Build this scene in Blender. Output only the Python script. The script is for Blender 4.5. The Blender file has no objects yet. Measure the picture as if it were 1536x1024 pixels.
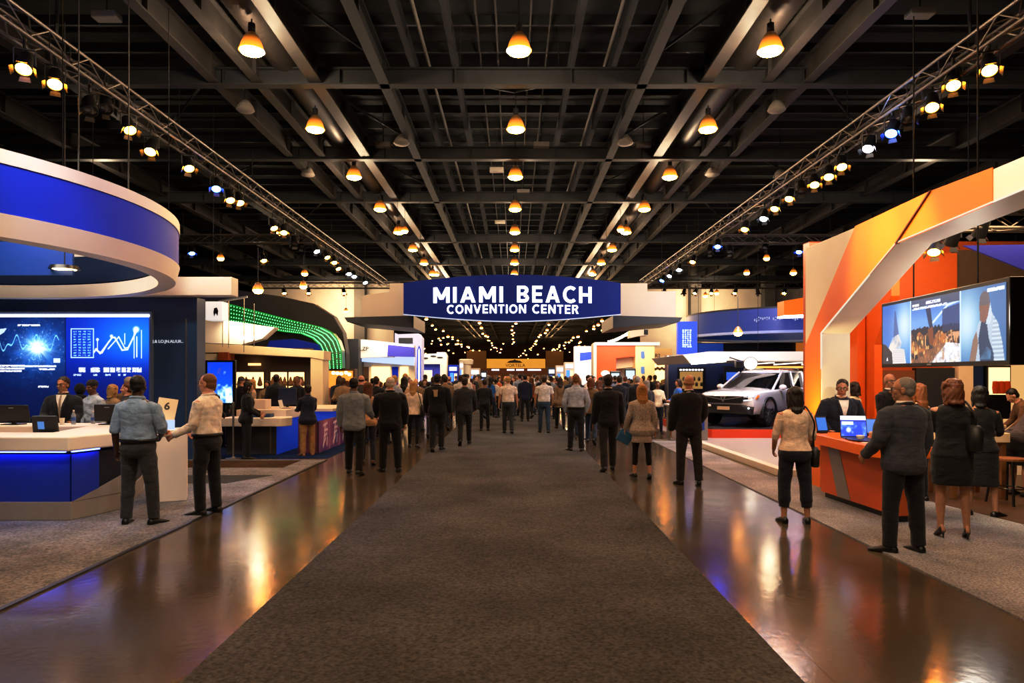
import bpy, bmesh, math, random
import numpy as np
from mathutils import Vector, Matrix, Euler

random.seed(7)
rng = np.random.default_rng(7)
SC = bpy.context.scene
COL = SC.collection
PI = math.pi
R = math.radians

# ---------------------------------------------------------------- materials
def lin(c):
    if isinstance(c, str):
        c = c.lstrip('#')
        c = tuple(int(c[i:i + 2], 16) / 255 for i in (0, 2, 4))
    return tuple((x / 12.92 if x <= .04045 else ((x + .055) / 1.055) ** 2.4) for x in c[:3])

MATS = {}
def mat(name, color='#888888', rough=.5, metal=0., emis=None, estr=0., var=0., vscale=8., bump=0., bscale=60., coat=0., spec=.5, alpha=1., trans=0., sheen=0., stretch=None):
    """A node material: noise-varied base colour, optional bump and emission."""
    if name in MATS:
        return MATS[name]
    m = bpy.data.materials.new(name)
    m.use_nodes = True
    nt = m.node_tree
    b = nt.nodes['Principled BSDF']
    c = lin(color)
    b.inputs['Base Color'].default_value = (*c, 1)
    b.inputs['Roughness'].default_value = rough
    b.inputs['Metallic'].default_value = metal
    b.inputs['Specular IOR Level'].default_value = spec
    b.inputs['Coat Weight'].default_value = coat
    b.inputs['Alpha'].default_value = alpha
    b.inputs['Transmission Weight'].default_value = trans
    if sheen:
        b.inputs['Sheen Weight'].default_value = sheen
    if emis is not None:
        b.inputs['Emission Color'].default_value = (*lin(emis), 1)
        b.inputs['Emission Strength'].default_value = estr
    if var or bump:
        tc = nt.nodes.new('ShaderNodeTexCoord')
        src = tc.outputs['Object']
        if stretch:
            mp = nt.nodes.new('ShaderNodeMapping')
            mp.inputs['Scale'].default_value = stretch
            nt.links.new(src, mp.inputs['Vector'])
            src = mp.outputs['Vector']
    if var:
        n = nt.nodes.new('ShaderNodeTexNoise')
        n.inputs['Scale'].default_value = vscale
        n.inputs['Detail'].default_value = 5
        nt.links.new(src, n.inputs['Vector'])
        r = nt.nodes.new('ShaderNodeValToRGB')
        r.color_ramp.elements[0].position = .3
        r.color_ramp.elements[1].position = .7
        r.color_ramp.elements[0].color = (*[max(0, x * (1 - var)) for x in c], 1)
        r.color_ramp.elements[1].color = (*[min(1, x * (1 + var)) for x in c], 1)
        nt.links.new(n.outputs['Fac'], r.inputs['Fac'])
        nt.links.new(r.outputs['Color'], b.inputs['Base Color'])
    if bump:
        n2 = nt.nodes.new('ShaderNodeTexNoise')
        n2.inputs['Scale'].default_value = bscale
        n2.inputs['Detail'].default_value = 4
        nt.links.new(src, n2.inputs['Vector'])
        bp = nt.nodes.new('ShaderNodeBump')
        bp.inputs['Strength'].default_value = bump
        bp.inputs['Distance'].default_value = .02
        nt.links.new(n2.outputs['Fac'], bp.inputs['Height'])
        nt.links.new(bp.outputs['Normal'], b.inputs['Normal'])
    MATS[name] = m
    return m

def glow(name, color, strength):
    """A lit surface (lamp lens, light strip)."""
    return mat(name, '#101010', rough=.4, emis=color, estr=strength)

def cloth(color, rough=.85, name=None):
    key = name or 'cloth_' + color.strip('#')
    if key in MATS:
        return MATS[key]
    m = mat(key, color, rough=rough, var=.22, vscale=14, bump=.25, bscale=220, spec=.25, sheen=.12)
    nt = m.node_tree                         # soft creases over the weave
    b = nt.nodes['Principled BSDF']
    first = b.inputs['Normal'].links[0].from_node
    tc = nt.nodes.new('ShaderNodeTexCoord')
    mp = nt.nodes.new('ShaderNodeMapping')
    mp.inputs['Scale'].default_value = (1, 1, 1.9)
    mp.inputs['Rotation'].default_value = (.3, .35, 0)
    n = nt.nodes.new('ShaderNodeTexNoise')
    n.inputs['Scale'].default_value = 6.5
    n.inputs['Detail'].default_value = 2.5
    n.inputs['Distortion'].default_value = 1.2
    nt.links.new(tc.outputs['Object'], mp.inputs['Vector'])
    nt.links.new(mp.outputs['Vector'], n.inputs['Vector'])
    bp = nt.nodes.new('ShaderNodeBump')
    bp.inputs['Strength'].default_value = .32
    bp.inputs['Distance'].default_value = .05
    nt.links.new(n.outputs['Fac'], bp.inputs['Height'])
    nt.links.new(first.outputs['Normal'], bp.inputs['Normal'])
    nt.links.new(bp.outputs['Normal'], b.inputs['Normal'])
    return m

# ---------------------------------------------------------------- mesh builder
class MB:
    def __init__(s):
        s.v = []
        s.f = []

    def add(s, vs, fs):
        b = len(s.v)
        s.v.extend(tuple(float(c) for c in p) for p in vs)
        s.f.extend(tuple(b + i for i in q) for q in fs)
        return s

    def box(s, x0, x1, y0, y1, z0, z1):
        return s.add([(x0, y0, z0), (x1, y0, z0), (x1, y1, z0), (x0, y1, z0), (x0, y0, z1), (x1, y0, z1), (x1, y1, z1), (x0, y1, z1)],
                     [(0, 3, 2, 1), (4, 5, 6, 7), (0, 1, 5, 4), (1, 2, 6, 5), (2, 3, 7, 6), (3, 0, 4, 7)])

    def cbox(s, c, size, M=None):
        hx, hy, hz = (a / 2 for a in size)
        m = MB().box(-hx, hx, -hy, hy, -hz, hz)
        M = M or Matrix()
        return s.add([Vector(c) + (M.to_3x3() @ Vector(p)) for p in m.v], m.f)

    def bar(s, p, q, w, h=None, up=(0, 0, 1)):
        """A rectangular bar from p to q."""
        p, q = Vector(p), Vector(q)
        h = w if h is None else h
        d = (q - p).normalized()
        u = Vector(up)
        if abs(d.dot(u)) > .98:
            u = Vector((1, 0, 0))
        a = d.cross(u).normalized()
        c = a.cross(d).normalized()
        vs = []
        for e in (p, q):
            for i, j in ((-1, -1), (1, -1), (1, 1), (-1, 1)):
                vs.append(e + a * (i * w / 2) + c * (j * h / 2))
        return s.add(vs, [(0, 1, 2, 3), (7, 6, 5, 4), (0, 4, 5, 1), (1, 5, 6, 2), (2, 6, 7, 3), (3, 7, 4, 0)])

    def loft(s, rings, cap=True, closed=False):
        n = len(rings[0])
        vs = [p for r in rings for p in r]
        fs = []
        m = len(rings)
        for i in range(m - (0 if closed else 1)):
            a, b = i * n, ((i + 1) % m) * n
            for k in range(n):
                fs.append((a + k, a + (k + 1) % n, b + (k + 1) % n, b + k))
        if cap and not closed:
            fs.append(tuple(range(n - 1, -1, -1)))
            fs.append(tuple(range((m - 1) * n, m * n)))
        return s.add(vs, fs)

    def tube(s, pts, r, n=8, cap=True):
        pts = [Vector(p) for p in pts]
        rs = r if isinstance(r, (list, tuple)) else [r] * len(pts)
        rings = []
        prev = None
        for i, p in enumerate(pts):
            d = (pts[min(i + 1, len(pts) - 1)] - pts[max(i - 1, 0)]).normalized()
            if prev is None:
                u = Vector((0, 0, 1)) if abs(d.z) < .9 else Vector((1, 0, 0))
                a = d.cross(u).normalized()
            else:
                a = (prev - d * prev.dot(d)).normalized()
            prev = a
            b = d.cross(a)
            rings.append([p + (a * math.cos(2 * PI * k / n) + b * math.sin(2 * PI * k / n)) * rs[i] for k in range(n)])
        return s.loft(rings, cap)

    def cyl(s, p, q, r, n=16, r2=None):
        return s.tube([p, q], [r, r if r2 is None else r2], n)

    def prism(s, poly, axis, a0, a1):
        """poly in the plane square to axis ('x': (y,z), 'y': (x,z), 'z': (x,y)), extruded from a0 to a1."""
        mk = {'x': lambda p, a: (a, p[0], p[1]), 'y': lambda p, a: (p[0], a, p[1]), 'z': lambda p, a: (p[0], p[1], a)}[axis]
        return s.loft([[mk(p, a0) for p in poly], [mk(p, a1) for p in poly]])

    def lathe(s, prof, c=(0, 0, 0), n=24, M=None):
        M = (M or Matrix()).to_3x3()
        c = Vector(c)
        rings = [[c + M @ Vector((r * math.cos(2 * PI * k / n), r * math.sin(2 * PI * k / n), z)) for k in range(n)] for r, z in prof]
        return s.loft(rings, cap=True)

    def ell(s, c, rad, M=None, nu=16, nv=10):
        M = (M or Matrix()).to_3x3()
        c = Vector(c)
        rings = []
        for j in range(nv + 1):
            t = -PI / 2 + PI * (j + .02) / (nv + .04)
            rings.append([c + M @ Vector((rad[0] * math.cos(t) * math.cos(2 * PI * k / nu), rad[1] * math.cos(t) * math.sin(2 * PI * k / nu), rad[2] * math.sin(t))) for k in range(nu)])
        return s.loft(rings)

    def quad(s, a, b, c, d):
        return s.add([a, b, c, d], [(0, 1, 2, 3)])

    def move(s, M):
        s.v = [tuple(M @ Vector(p)) for p in s.v]
        return s

    def mesh(s, name):
        me = bpy.data.meshes.new(name)
        me.from_pydata(s.v, [], s.f)
        bm = bmesh.new()
        bm.from_mesh(me)
        bmesh.ops.recalc_face_normals(bm, faces=bm.faces)
        bm.to_mesh(me)
        bm.free()
        return me

    def build(s, name, m, parent=None, smooth=False, bevel=0., local=False, seg=2):
        me = s.mesh(name)
        return link(name, me, m, parent, smooth, bevel, local, seg)

def link(name, me, m, parent=None, smooth=False, bevel=0., local=False, seg=2):
    o = bpy.data.objects.new(name, me)
    COL.objects.link(o)
    if m is not None:
        for mm in (m if isinstance(m, (list, tuple)) else [m]):
            me.materials.append(mm)
    if parent is not None:
        o.parent = parent
        if not local:                       # shape was given in world coordinates: bring it into the parent's frame
            p, off, mat3 = parent, Vector((0, 0, 0)), Matrix()
            chain = []
            while p is not None:
                chain.append(p)
                p = p.parent
            W = Matrix()
            for q in reversed(chain):
                W = W @ Matrix.LocRotScale(q.location, q.rotation_euler, q.scale)
            me.transform(W.inverted())
    if smooth:
        for p in me.polygons:
            p.use_smooth = True
        if smooth != 'all':
            try:
                me.set_sharp_from_angle(angle=R(40))
            except Exception:
                pass
    if bevel:
        b = o.modifiers.new('bevel', 'BEVEL')
        b.width = bevel
        b.segments = seg
        b.limit_method = 'ANGLE'
        b.angle_limit = R(35)
    return o

def tag(o, label=None, cat=None, group=None, kind=None):
    if label:
        o['label'] = label
    if cat:
        o['category'] = cat
    if group:
        o['group'] = group
    if kind:
        o['kind'] = kind
    return o

def thing(name, loc, label, cat, group=None, rz=0.):
    o = bpy.data.objects.new(name, None)
    o.empty_display_size = .1
    o.location = loc
    o.rotation_euler = (0, 0, rz)
    COL.objects.link(o)
    return tag(o, label, cat, group)

def struct(o):
    o['kind'] = 'structure'
    return o

def kids(o):
    return [c for c in COL.objects if c.parent == o]

def copy_tree(o, parent=None, ch=None):
    c = o.copy()
    COL.objects.link(c)
    if parent is not None:
        c.parent = parent
    for k in (ch if ch is not None else kids(o)):
        copy_tree(k, c)
    return c

def painted(name, origin, ux, uz, nx, nz, func, strength, parent, rough=.3):
    """A lit screen face: a fine grid whose vertex colours are computed by func(U, V) -> rgb (V up)."""
    o = Vector(origin)
    ux, uz = Vector(ux), Vector(uz)
    us = np.linspace(0, 1, nx)
    vs = np.linspace(0, 1, nz)
    U, V = np.meshgrid(us, vs)
    rgb = np.clip(func(U, V), 0, 1)
    P = np.array(o)[None, None] + U[..., None] * np.array(ux) + V[..., None] * np.array(uz)
    idx = np.arange(nx * nz).reshape(nz, nx)
    F_ = np.stack([idx[:-1, :-1], idx[:-1, 1:], idx[1:, 1:], idx[1:, :-1]], -1).reshape(-1, 4)
    me = bpy.data.meshes.new(name)
    me.from_pydata(P.reshape(-1, 3).tolist(), [], F_.tolist())
    at = me.color_attributes.new('paint', 'FLOAT_COLOR', 'POINT')
    c = np.ones((nx * nz, 4), dtype=np.float32)
    s = rgb.reshape(-1, 3)
    c[:, :3] = np.where(s <= .04045, s / 12.92, ((s + .055) / 1.055) ** 2.4)
    at.data.foreach_set('color', c.ravel())
    key = f'screen_glow_{strength}'
    if key not in MATS:
        m = bpy.data.materials.new(key)
        m.use_nodes = True
        nt = m.node_tree
        b = nt.nodes['Principled BSDF']
        a = nt.nodes.new('ShaderNodeAttribute')
        a.attribute_name = 'paint'
        b.inputs['Base Color'].default_value = (.01, .01, .012, 1)
        b.inputs['Roughness'].default_value = rough
        nt.links.new(a.outputs['Color'], b.inputs['Emission Color'])
        b.inputs['Emission Strength'].default_value = strength
        MATS[key] = m
    return link(name, me, MATS[key], parent)

def text(name, s, size, loc, rot, m, parent, bold=0., extrude=.01, align='CENTER', space=1.):
    cu = bpy.data.curves.new(name, 'FONT')
    cu.body = s
    cu.size = size
    cu.align_x = align
    cu.align_y = 'CENTER'
    cu.offset = bold
    cu.extrude = extrude
    cu.space_character = space
    o = bpy.data.objects.new(name, cu)
    COL.objects.link(o)
    o.location = loc
    o.rotation_euler = rot
    bpy.context.view_layer.update()
    dg = bpy.context.evaluated_depsgraph_get()
    me = bpy.data.meshes.new_from_object(o.evaluated_get(dg))
    me.transform(Matrix.LocRotScale(Vector(loc), Euler(rot), None))
    bpy.data.objects.remove(o)
    me.materials.clear()
    return link(name, me, m, parent)

# picture geometry of the place: camera at the origin 1.82 m up looking along +Y
F_, CX, CY, EYE = 1024., 770., 561., 1.82
def at(px, py, Y):
    return Vector(((px - CX) / F_ * Y, Y, EYE - (py - CY) / F_ * Y))
def ground(px, py):
    return at(px, py, F_ * EYE / (py - CY))

cam = bpy.data.cameras.new('camera')
cam.sensor_width = 36
cam.lens = 24
cam.shift_x = -2 / 1536
cam.shift_y = 49 / 1536
cam.clip_end = 400
camo = bpy.data.objects.new('camera', cam)
camo.location = (0, 0, EYE)
camo.rotation_euler = (PI / 2, 0, 0)
COL.objects.link(camo)
SC.camera = camo

def lamp(name, kind, loc, energy, color, size=.3, target=None, angle=60, blend=.5):
    l = bpy.data.lights.new(name, kind)
    l.energy = energy
    l.color = color
    if kind == 'AREA':
        l.size = size
    elif kind == 'SPOT':
        l.spot_size = R(angle)
        l.spot_blend = blend
        l.shadow_soft_size = size
    else:
        l.shadow_soft_size = size
    o = bpy.data.objects.new(name, l)
    o.location = loc
    if target is not None:
        o.rotation_euler = (Vector(target) - Vector(loc)).to_track_quat('-Z', 'Y').to_euler()
    COL.objects.link(o)
    return o

WARM = (1., .78, .54)
AMBER = (1., .60, .27)
COOL = (.25, .42, 1.)
WHITE = (1., .90, .76)
# ================================================================ the hall
def floor_mat():
    m = mat('polished_concrete', '#524638', rough=.2, var=.4, vscale=.9, bump=.05, bscale=14)
    nt = m.node_tree
    b = nt.nodes['Principled BSDF']
    tc = nt.nodes.new('ShaderNodeTexCoord')
    n = nt.nodes.new('ShaderNodeTexNoise')
    n.inputs['Scale'].default_value = 1.7
    n.inputs['Detail'].default_value = 6
    mr = nt.nodes.new('ShaderNodeMapRange')
    mr.inputs['To Min'].default_value = .10
    mr.inputs['To Max'].default_value = .22
    nt.links.new(tc.outputs['Object'], n.inputs['Vector'])
    nt.links.new(n.outputs['Fac'], mr.inputs['Value'])
    nt.links.new(mr.outputs['Result'], b.inputs['Roughness'])
    # saw-cut joints
    br = nt.nodes.new('ShaderNodeTexBrick')
    br.offset = 0
    br.inputs['Scale'].default_value = 1
    br.inputs['Mortar Size'].default_value = .006
    br.inputs['Brick Width'].default_value = 1.9
    br.inputs['Row Height'].default_value = 1.9
    br.inputs['Color1'].default_value = (1, 1, 1, 1)
    br.inputs['Color2'].default_value = (1, 1, 1, 1)
    br.inputs['Mortar'].default_value = (.3, .3, .3, 1)
    nt.links.new(tc.outputs['Object'], br.inputs['Vector'])
    mx = nt.nodes.new('ShaderNodeMix')
    mx.data_type = 'RGBA'
    mx.blend_type = 'MULTIPLY'
    mx.inputs['Factor'].default_value = 1
    src = b.inputs['Base Color'].links[0].from_socket
    nt.links.new(src, mx.inputs[6])
    nt.links.new(br.outputs['Color'], mx.inputs[7])
    nt.links.new(mx.outputs[2], b.inputs['Base Color'])
    b.inputs['Specular IOR Level'].default_value = .9
    return m

def carpet_mat(name, color, color2=None, scale=90., big=1.2):
    m = mat(name, color, rough=.95, var=.5, vscale=scale, bump=.6, bscale=160, spec=.1)
    nt = m.node_tree
    b = nt.nodes['Principled BSDF']
    tc = nt.nodes.new('ShaderNodeTexCoord')
    n = nt.nodes.new('ShaderNodeTexNoise')
    n.inputs['Scale'].default_value = big
    n.inputs['Detail'].default_value = 6
    nt.links.new(tc.outputs['Object'], n.inputs['Vector'])
    r = nt.nodes.new('ShaderNodeValToRGB')
    r.color_ramp.elements[0].position = .3
    r.color_ramp.elements[1].position = .7
    r.color_ramp.elements[0].color = (.62, .62, .62, 1)
    r.color_ramp.elements[1].color = (1.25, 1.25, 1.25, 1) if color2 is None else (1, 1, 1, 1)
    nt.links.new(n.outputs['Fac'], r.inputs['Fac'])
    mx = nt.nodes.new('ShaderNodeMix')
    mx.data_type = 'RGBA'
    mx.blend_type = 'MULTIPLY'
    mx.inputs['Factor'].default_value = 1
    nt.links.new(b.inputs['Base Color'].links[0].from_socket, mx.inputs[6])
    nt.links.new(r.outputs['Color'], mx.inputs[7])
    nt.links.new(mx.outputs[2], b.inputs['Base Color'])
    return m

HX, HY0, HY1, HZ = 30., -14., 140., 9.6
struct(MB().box(-HX, HX, HY0, HY1, -.3, 0).build('floor', floor_mat()))
M_deck = mat('deck', '#0b0b0c', rough=.7, var=.4, vscale=3, bump=.6, bscale=9, stretch=(1, 9, 1))
struct(MB().box(-HX, HX, HY0, HY1, HZ, HZ + .2).build('ceiling', M_deck))
M_hall = mat('hall_wall', '#1b1a19', rough=.9, var=.2, vscale=2)
struct(MB().box(-HX - .2, -HX, HY0, HY1, 0, HZ).build('wall_left', M_hall))
struct(MB().box(HX, HX + .2, HY0, HY1, 0, HZ).build('wall_right', M_hall))
struct(MB().box(-HX, HX, HY1, HY1 + .2, 0, HZ).build('wall_far', mat('far_wall', '#3a2412', rough=.9, var=.3, vscale=1)))
struct(MB().box(-HX, HX, HY0 - .2, HY0, 0, HZ).build('wall_behind', M_hall))

# pale partition walls that narrow the hall beyond the first stands
M_part = mat('partition_paint', '#8d8378', rough=.8, var=.12, vscale=1)
M_col = mat('column_paint', '#34302c', rough=.8, var=.15, vscale=2)
struct(MB().box(-17., -8.1, 46, 46.3, 0, 8.1).build('wall_partition_left', M_part))
struct(MB().box(8.6, 20., 46, 46.3, 0, 7.6).build('wall_partition_right', M_part))
for x in (-10.2, 12.1, 17.):
    struct(MB().box(x - .35, x + .35, 45.2, 45.9, 0, 9.6).build('column', M_col))

# floor coverings
ce = MB()
ce.box(-1.957, 1.71, -6, 72, 0, .012)
tag(ce.build('aisle_carpet', carpet_mat('charcoal_carpet', '#56575b', scale=38, big=.8)), 'long charcoal carpet runner down the middle of the hall', 'carpet')
M_lc = carpet_mat('grey_booth_carpet', '#84858a', scale=40, big=1.6)
M_edge = mat('edge_strip', '#121110', rough=.4)
o = thing('booth_carpet', (-10, 8, 0), 'grey carpet of the blue stand with a black edge strip along the aisle', 'carpet')
MB().prism([(-16, 2), (-3.98, 2), (-3.98, 14.45), (-16, 14.45)], 'z', 0, .014).build('carpet_field', M_lc, o)
MB().box(-3.98, -3.93, 2, 14.45, 0, .016).build('edge_strip', M_edge, o)
MB().box(-9, -4.45, 13.2, 14.3, .012, .0175).build('brown_inlay', carpet_mat('brown_carpet', '#4b3626', scale=50), o)
MB().prism([(-6.2, 11.3), (-4.75, 11.3), (-4.3, 12.2), (-6.2, 12.2)], 'z', .012, .0175).build('dark_inlay', mat('dark_inlay', '#25282e', rough=.9, var=.2), o)
o = thing('booth_carpet', (8, 8, 0), 'pale grey carpet in front of the orange counter on the right', 'carpet')
MB().prism([(3.76, 1.5), (14, 1.5), (14, 7.78), (6.2, 7.78), (5.6, 12.0), (4.55, 12.0), (4.55, 19), (3.76, 19)], 'z', 0, .014).build('carpet_field', carpet_mat('pale_booth_carpet', '#929093', scale=55, big=1.1), o)
MB().prism([(6.2, 7.92), (14, 7.92), (14, 13.7), (5.6, 13.7), (5.62, 12.0)], 'z', 0, .013).build('wood_floor', mat('wood_floor', '#4d3220', rough=.45, var=.45, vscale=3, stretch=(1, 8, 1), bump=.1, bscale=30), o)
tag(MB().box(-12, -4.02, 14.75, 32, 0, .012).build('blue_floor', carpet_mat('blue_carpet', '#152c5a', scale=50)), 'deep blue carpet under the counters beside the stanchion', 'carpet')

# ceiling steel
M_wire = mat('wire_black', '#0a0a0a', rough=.7, spec=.2)
M_steel = mat('dark_steel', '#232426', rough=.6, var=.25, vscale=4, metal=.2)
M_steel2 = mat('brown_steel', '#302b27', rough=.6, var=.3, vscale=3, metal=.15)
def ibeam(name, p, q, w, h, m, t=.03):
    """An I-section along p-q, p.z being the underside."""
    mb = MB()
    p, q = Vector(p), Vector(q)
    mb.bar(p + Vector((0, 0, t / 2)), q + Vector((0, 0, t / 2)), w, t)
    mb.bar(p + Vector((0, 0, h - t / 2)), q + Vector((0, 0, h - t / 2)), w, t)
    mb.bar(p + Vector((0, 0, h / 2)), q + Vector((0, 0, h / 2)), t, h - 2 * t)
    # stiffener plates
    n = int((q - p).length / 2.4)
    d = (q - p).normalized()
    for i in range(1, n):
        c = p + (q - p) * (i / n)
        mb.bar(c + Vector((0, 0, h / 2)) - d * .01, c + Vector((0, 0, h / 2)) + d * .01, w * .9, h - 2 * t)
    return struct(mb.build(name, m))

for x, w, h in ((-2.67, .20, .42), (2.67, .20, .42)):
    ibeam('ceiling_beam', (x, -8, 7.8), (x, HY1, 7.8), w, h, M_steel)
for x in (-4.1, 4.0, -5.3, 5.25, -6.2, 6.1):
    ibeam('ceiling_beam', (x, -8, 7.85), (x, HY1, 7.85), .26 if abs(x) < 5 else .2, .5, M_steel2)
for x in (-1.28, 1.28, -2.2, 2.2):
    ibeam('ceiling_beam', (x, -8, 8.55), (x, HY1, 8.55), .12, .3, M_steel)
for x in (-9.5, -12.2, -15, -18.5, 9.5, 12.2, 15, 18.5):
    ibeam('ceiling_beam', (x, -8, 8.0), (x, HY1, 8.0), .24, .5, M_steel2)
YB = [4.5, 9.35, 14.2, 19.1, 23.8, 31, 37.5] + [44 + 6.5 * i for i in range(15)]
for y in YB:
    ibeam('ceiling_beam', (-HX, y, 7.8), (HX, y, 7.8), .22, .36, M_steel)
for i, y in enumerate(np.arange(6, 60, 1.22)):                 # secondary joists up under the deck
    struct(MB().bar((-HX, y, 9.35), (HX, y, 9.35), .07, .22).build('ceiling_joist', M_steel))
mb = MB()
for x in (-.75, -.35, .35, .75):
    mb.bar((x, 2, 9.05), (x, 60, 9.05), .035)
struct(mb.build('ceiling_rail', M_steel2))
mb = MB()
for y0, y1 in zip(YB[:7], YB[1:8]):
    mb.tube([(-2.6, y0, 8.2), (0, (y0 + y1) / 2, 8.7)], .03, 6)
    mb.tube([(2.6, y0, 8.2), (0, (y0 + y1) / 2, 8.7)], .03, 6)
    mb.tube([(-2.6, y1, 8.2), (-5.3, y0, 8.6)], .03, 6)
    mb.tube([(2.6, y1, 8.2), (5.3, y0, 8.6)], .03, 6)
    mb.tube([(-6.2, y0, 8.2), (-9.5, y1, 8.9)], .035, 6)
    mb.tube([(6.2, y0, 8.2), (9.5, y1, 8.9)], .035, 6)
struct(mb.build('ceiling_brace', M_steel))

# spiral ducts beside the lamp rows
M_duct = mat('duct_tin', '#453d37', rough=.45, metal=.6, var=.2)
for x, what in ((-4.75, 'left'), (4.75, 'right')):
    pts, rs = [], []
    y = 4.
    while y < 44:
        pts += [(x, y, 8.42), (x, y + .09, 8.42)]
        rs += [.34, .31]
        y += .18
    d = MB().tube(pts, rs, 20).build('ventilation_duct', M_duct, smooth=True)
    tag(d, f'ribbed round tin air duct above the {what} row of lamps', 'duct')
M_pipe = mat('pipe_paint', '#6a655e', rough=.5, metal=.4)
for x, what in ((-1.75, 'left'), (1.9, 'right')):
    mb = MB().tube([(x, 3, 8.24), (x, 60, 8.24)], .035, 8)
    tag(mb.build('sprinkler_pipe', M_pipe, smooth=True), f'thin straight ceiling pipe {what} of the middle row of lamps', 'pipe')
# grey junction boxes and unlit dome fittings up in the steel
M_boxp = mat('box_paint', '#7b756d', rough=.6)
proto = None
for px, py, w in ((690, 118, 'left of the nearest middle lamp'), (838, 130, 'right of the nearest middle lamp'), (745, 258, 'left of the third middle lamp'),
                  (812, 221, 'right of the second middle lamp'), (785, 290, 'beside the fourth middle lamp'), (575, 221, 'inward of the second left lamp'), (965, 221, 'inward of the second right lamp'), (160, 30, 'at the top left corner of the ceiling'),
                  (1380, 25, 'at the top right corner of the ceiling'), (1068, 263, 'beside the third right lamp'), (750, 335, 'left of the fifth middle lamp')):
    c = at(px, py, 6.3 * F_ / (CY - py))
    if proto is None:
        proto = o = thing('junction_box', c, '', 'box')
        MB().box(-.22, .22, -.12, .12, 0, .13).build('box_body', M_boxp, o, bevel=.02, local=True)
        MB().cyl((0, 0, .13), (0, 0, 1.3), .015, 6).build('hanger_rod', M_steel, o, local=True)
    else:
        o = copy_tree(proto)
        o.location = c
    tag(o, f'grey box hung in the ceiling steel {w}', 'box', 'boxes in the ceiling steel')
proto = None
for px, py, w in ((368, 165, 'below the nearest left lamp'), (1165, 165, 'below the nearest right lamp'), (462, 262, 'left of the third left lamp'), (1068, 262, 'right of the third right lamp'), (1170, 265, 'near the right truss'),
                  (602, 215, 'under the left inner beam'), (938, 215, 'under the right inner beam')):
    c = at(px, py, 5.9 * F_ / (CY - py))
    if proto is None:
        proto = o = thing('dome_fitting', c, '', 'fitting')
        MB().lathe([(.05, .22), (.1, .18), (.17, .08), (.2, 0), (.17, -.03), (.02, -.05)], n=20).build('dome', M_boxp, o, smooth=True, local=True)
        MB().cyl((0, 0, .2), (0, 0, 1.6), .012, 6).build('hanger_rod', M_steel, o, local=True)
    else:
        o = copy_tree(proto)
        o.location = c
    tag(o, f'unlit grey dome fitting hanging {w}', 'fitting', 'unlit dome fittings')

# ---------------------------------------------------------------- high-bay lamps
M_shade = mat('lamp_shade_glass', '#6a5236', rough=.35, emis='#ff8a24', estr=1.0)
def shade_gradient(m, top):
    # the glass glows at its mouth and fades toward the cap
    nt = m.node_tree
    tc = nt.nodes.new('ShaderNodeTexCoord')
    sp = nt.nodes.new('ShaderNodeSeparateXYZ')
    mr = nt.nodes.new('ShaderNodeMapRange')
    mr.interpolation_type = 'SMOOTHSTEP'
    mr.inputs['From Min'].default_value = 0
    mr.inputs['From Max'].default_value = top
    mr.inputs['To Min'].default_value = 2.2
    mr.inputs['To Max'].default_value = .03
    nt.links.new(tc.outputs['Object'], sp.inputs['Vector'])
    nt.links.new(sp.outputs['Z'], mr.inputs['Value'])
    nt.links.new(mr.outputs['Result'], nt.nodes['Principled BSDF'].inputs['Emission Strength'])
shade_gradient(M_shade, .26)
M_diff = glow('lamp_diffuser', '#ffab3c', 110)
M_diff_far = glow('lamp_diffuser_far', '#ffb35c', 34)
ORD = ['nearest', 'second', 'third', 'fourth', 'fifth', 'sixth', 'seventh', 'eighth', 'ninth']
def make_lamp(top):
    o = thing('high_bay_pendant', (0, 0, 0), '', 'ceiling lamp', 'high bay lamps')
    MB().lathe([(.05, .33), (.075, .31), (.125, .25), (.175, .14), (.205, .04), (.225, 0.0), (.205, 0.0), (.16, .12), (.06, .3)], n=24).build('lamp_shade', M_shade, o, smooth=True, local=True)
    MB().lathe([(.205, .008), (.185, -.035), (.11, -.065), (.01, -.075)], n=20).build('diffuser', M_diff, o, smooth=True, local=True)
    MB().lathe([(.02, .5), (.06, .48), (.065, .34), (.02, .335)], n=14).build('lamp_cap', M_steel, o, smooth=True, local=True)
    MB().cyl((0, 0, .48), (0, 0, top), .014, 6).build('rod', M_steel, o, local=True)
    return o
LY = [12 + 3.85 * i for i in range(-5, 8)]
for x, row in ((.0, 'middle'), (-4.6, 'left'), (4.52, 'right')):
    k = 0
    proto, first = make_lamp(1.9 if row == 'middle' else .56), True
    for y in LY:
        if row == 'middle':
            x = .1 if y < 14 else .06
        vis = y > 11.5
        o = proto if first else copy_tree(proto)
        first = False
        o.location = (x, y, 7.5)
        if vis:
            tag(o, f'{ORD[k]} glowing bell lamp of the {row} ceiling row, from the front', 'ceiling lamp', 'high bay lamps')
            k += 1
        else:
            tag(o, f'glowing bell lamp of the {row} ceiling row above and behind the viewer', 'ceiling lamp', f'{row} lamps out of view')

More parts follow.
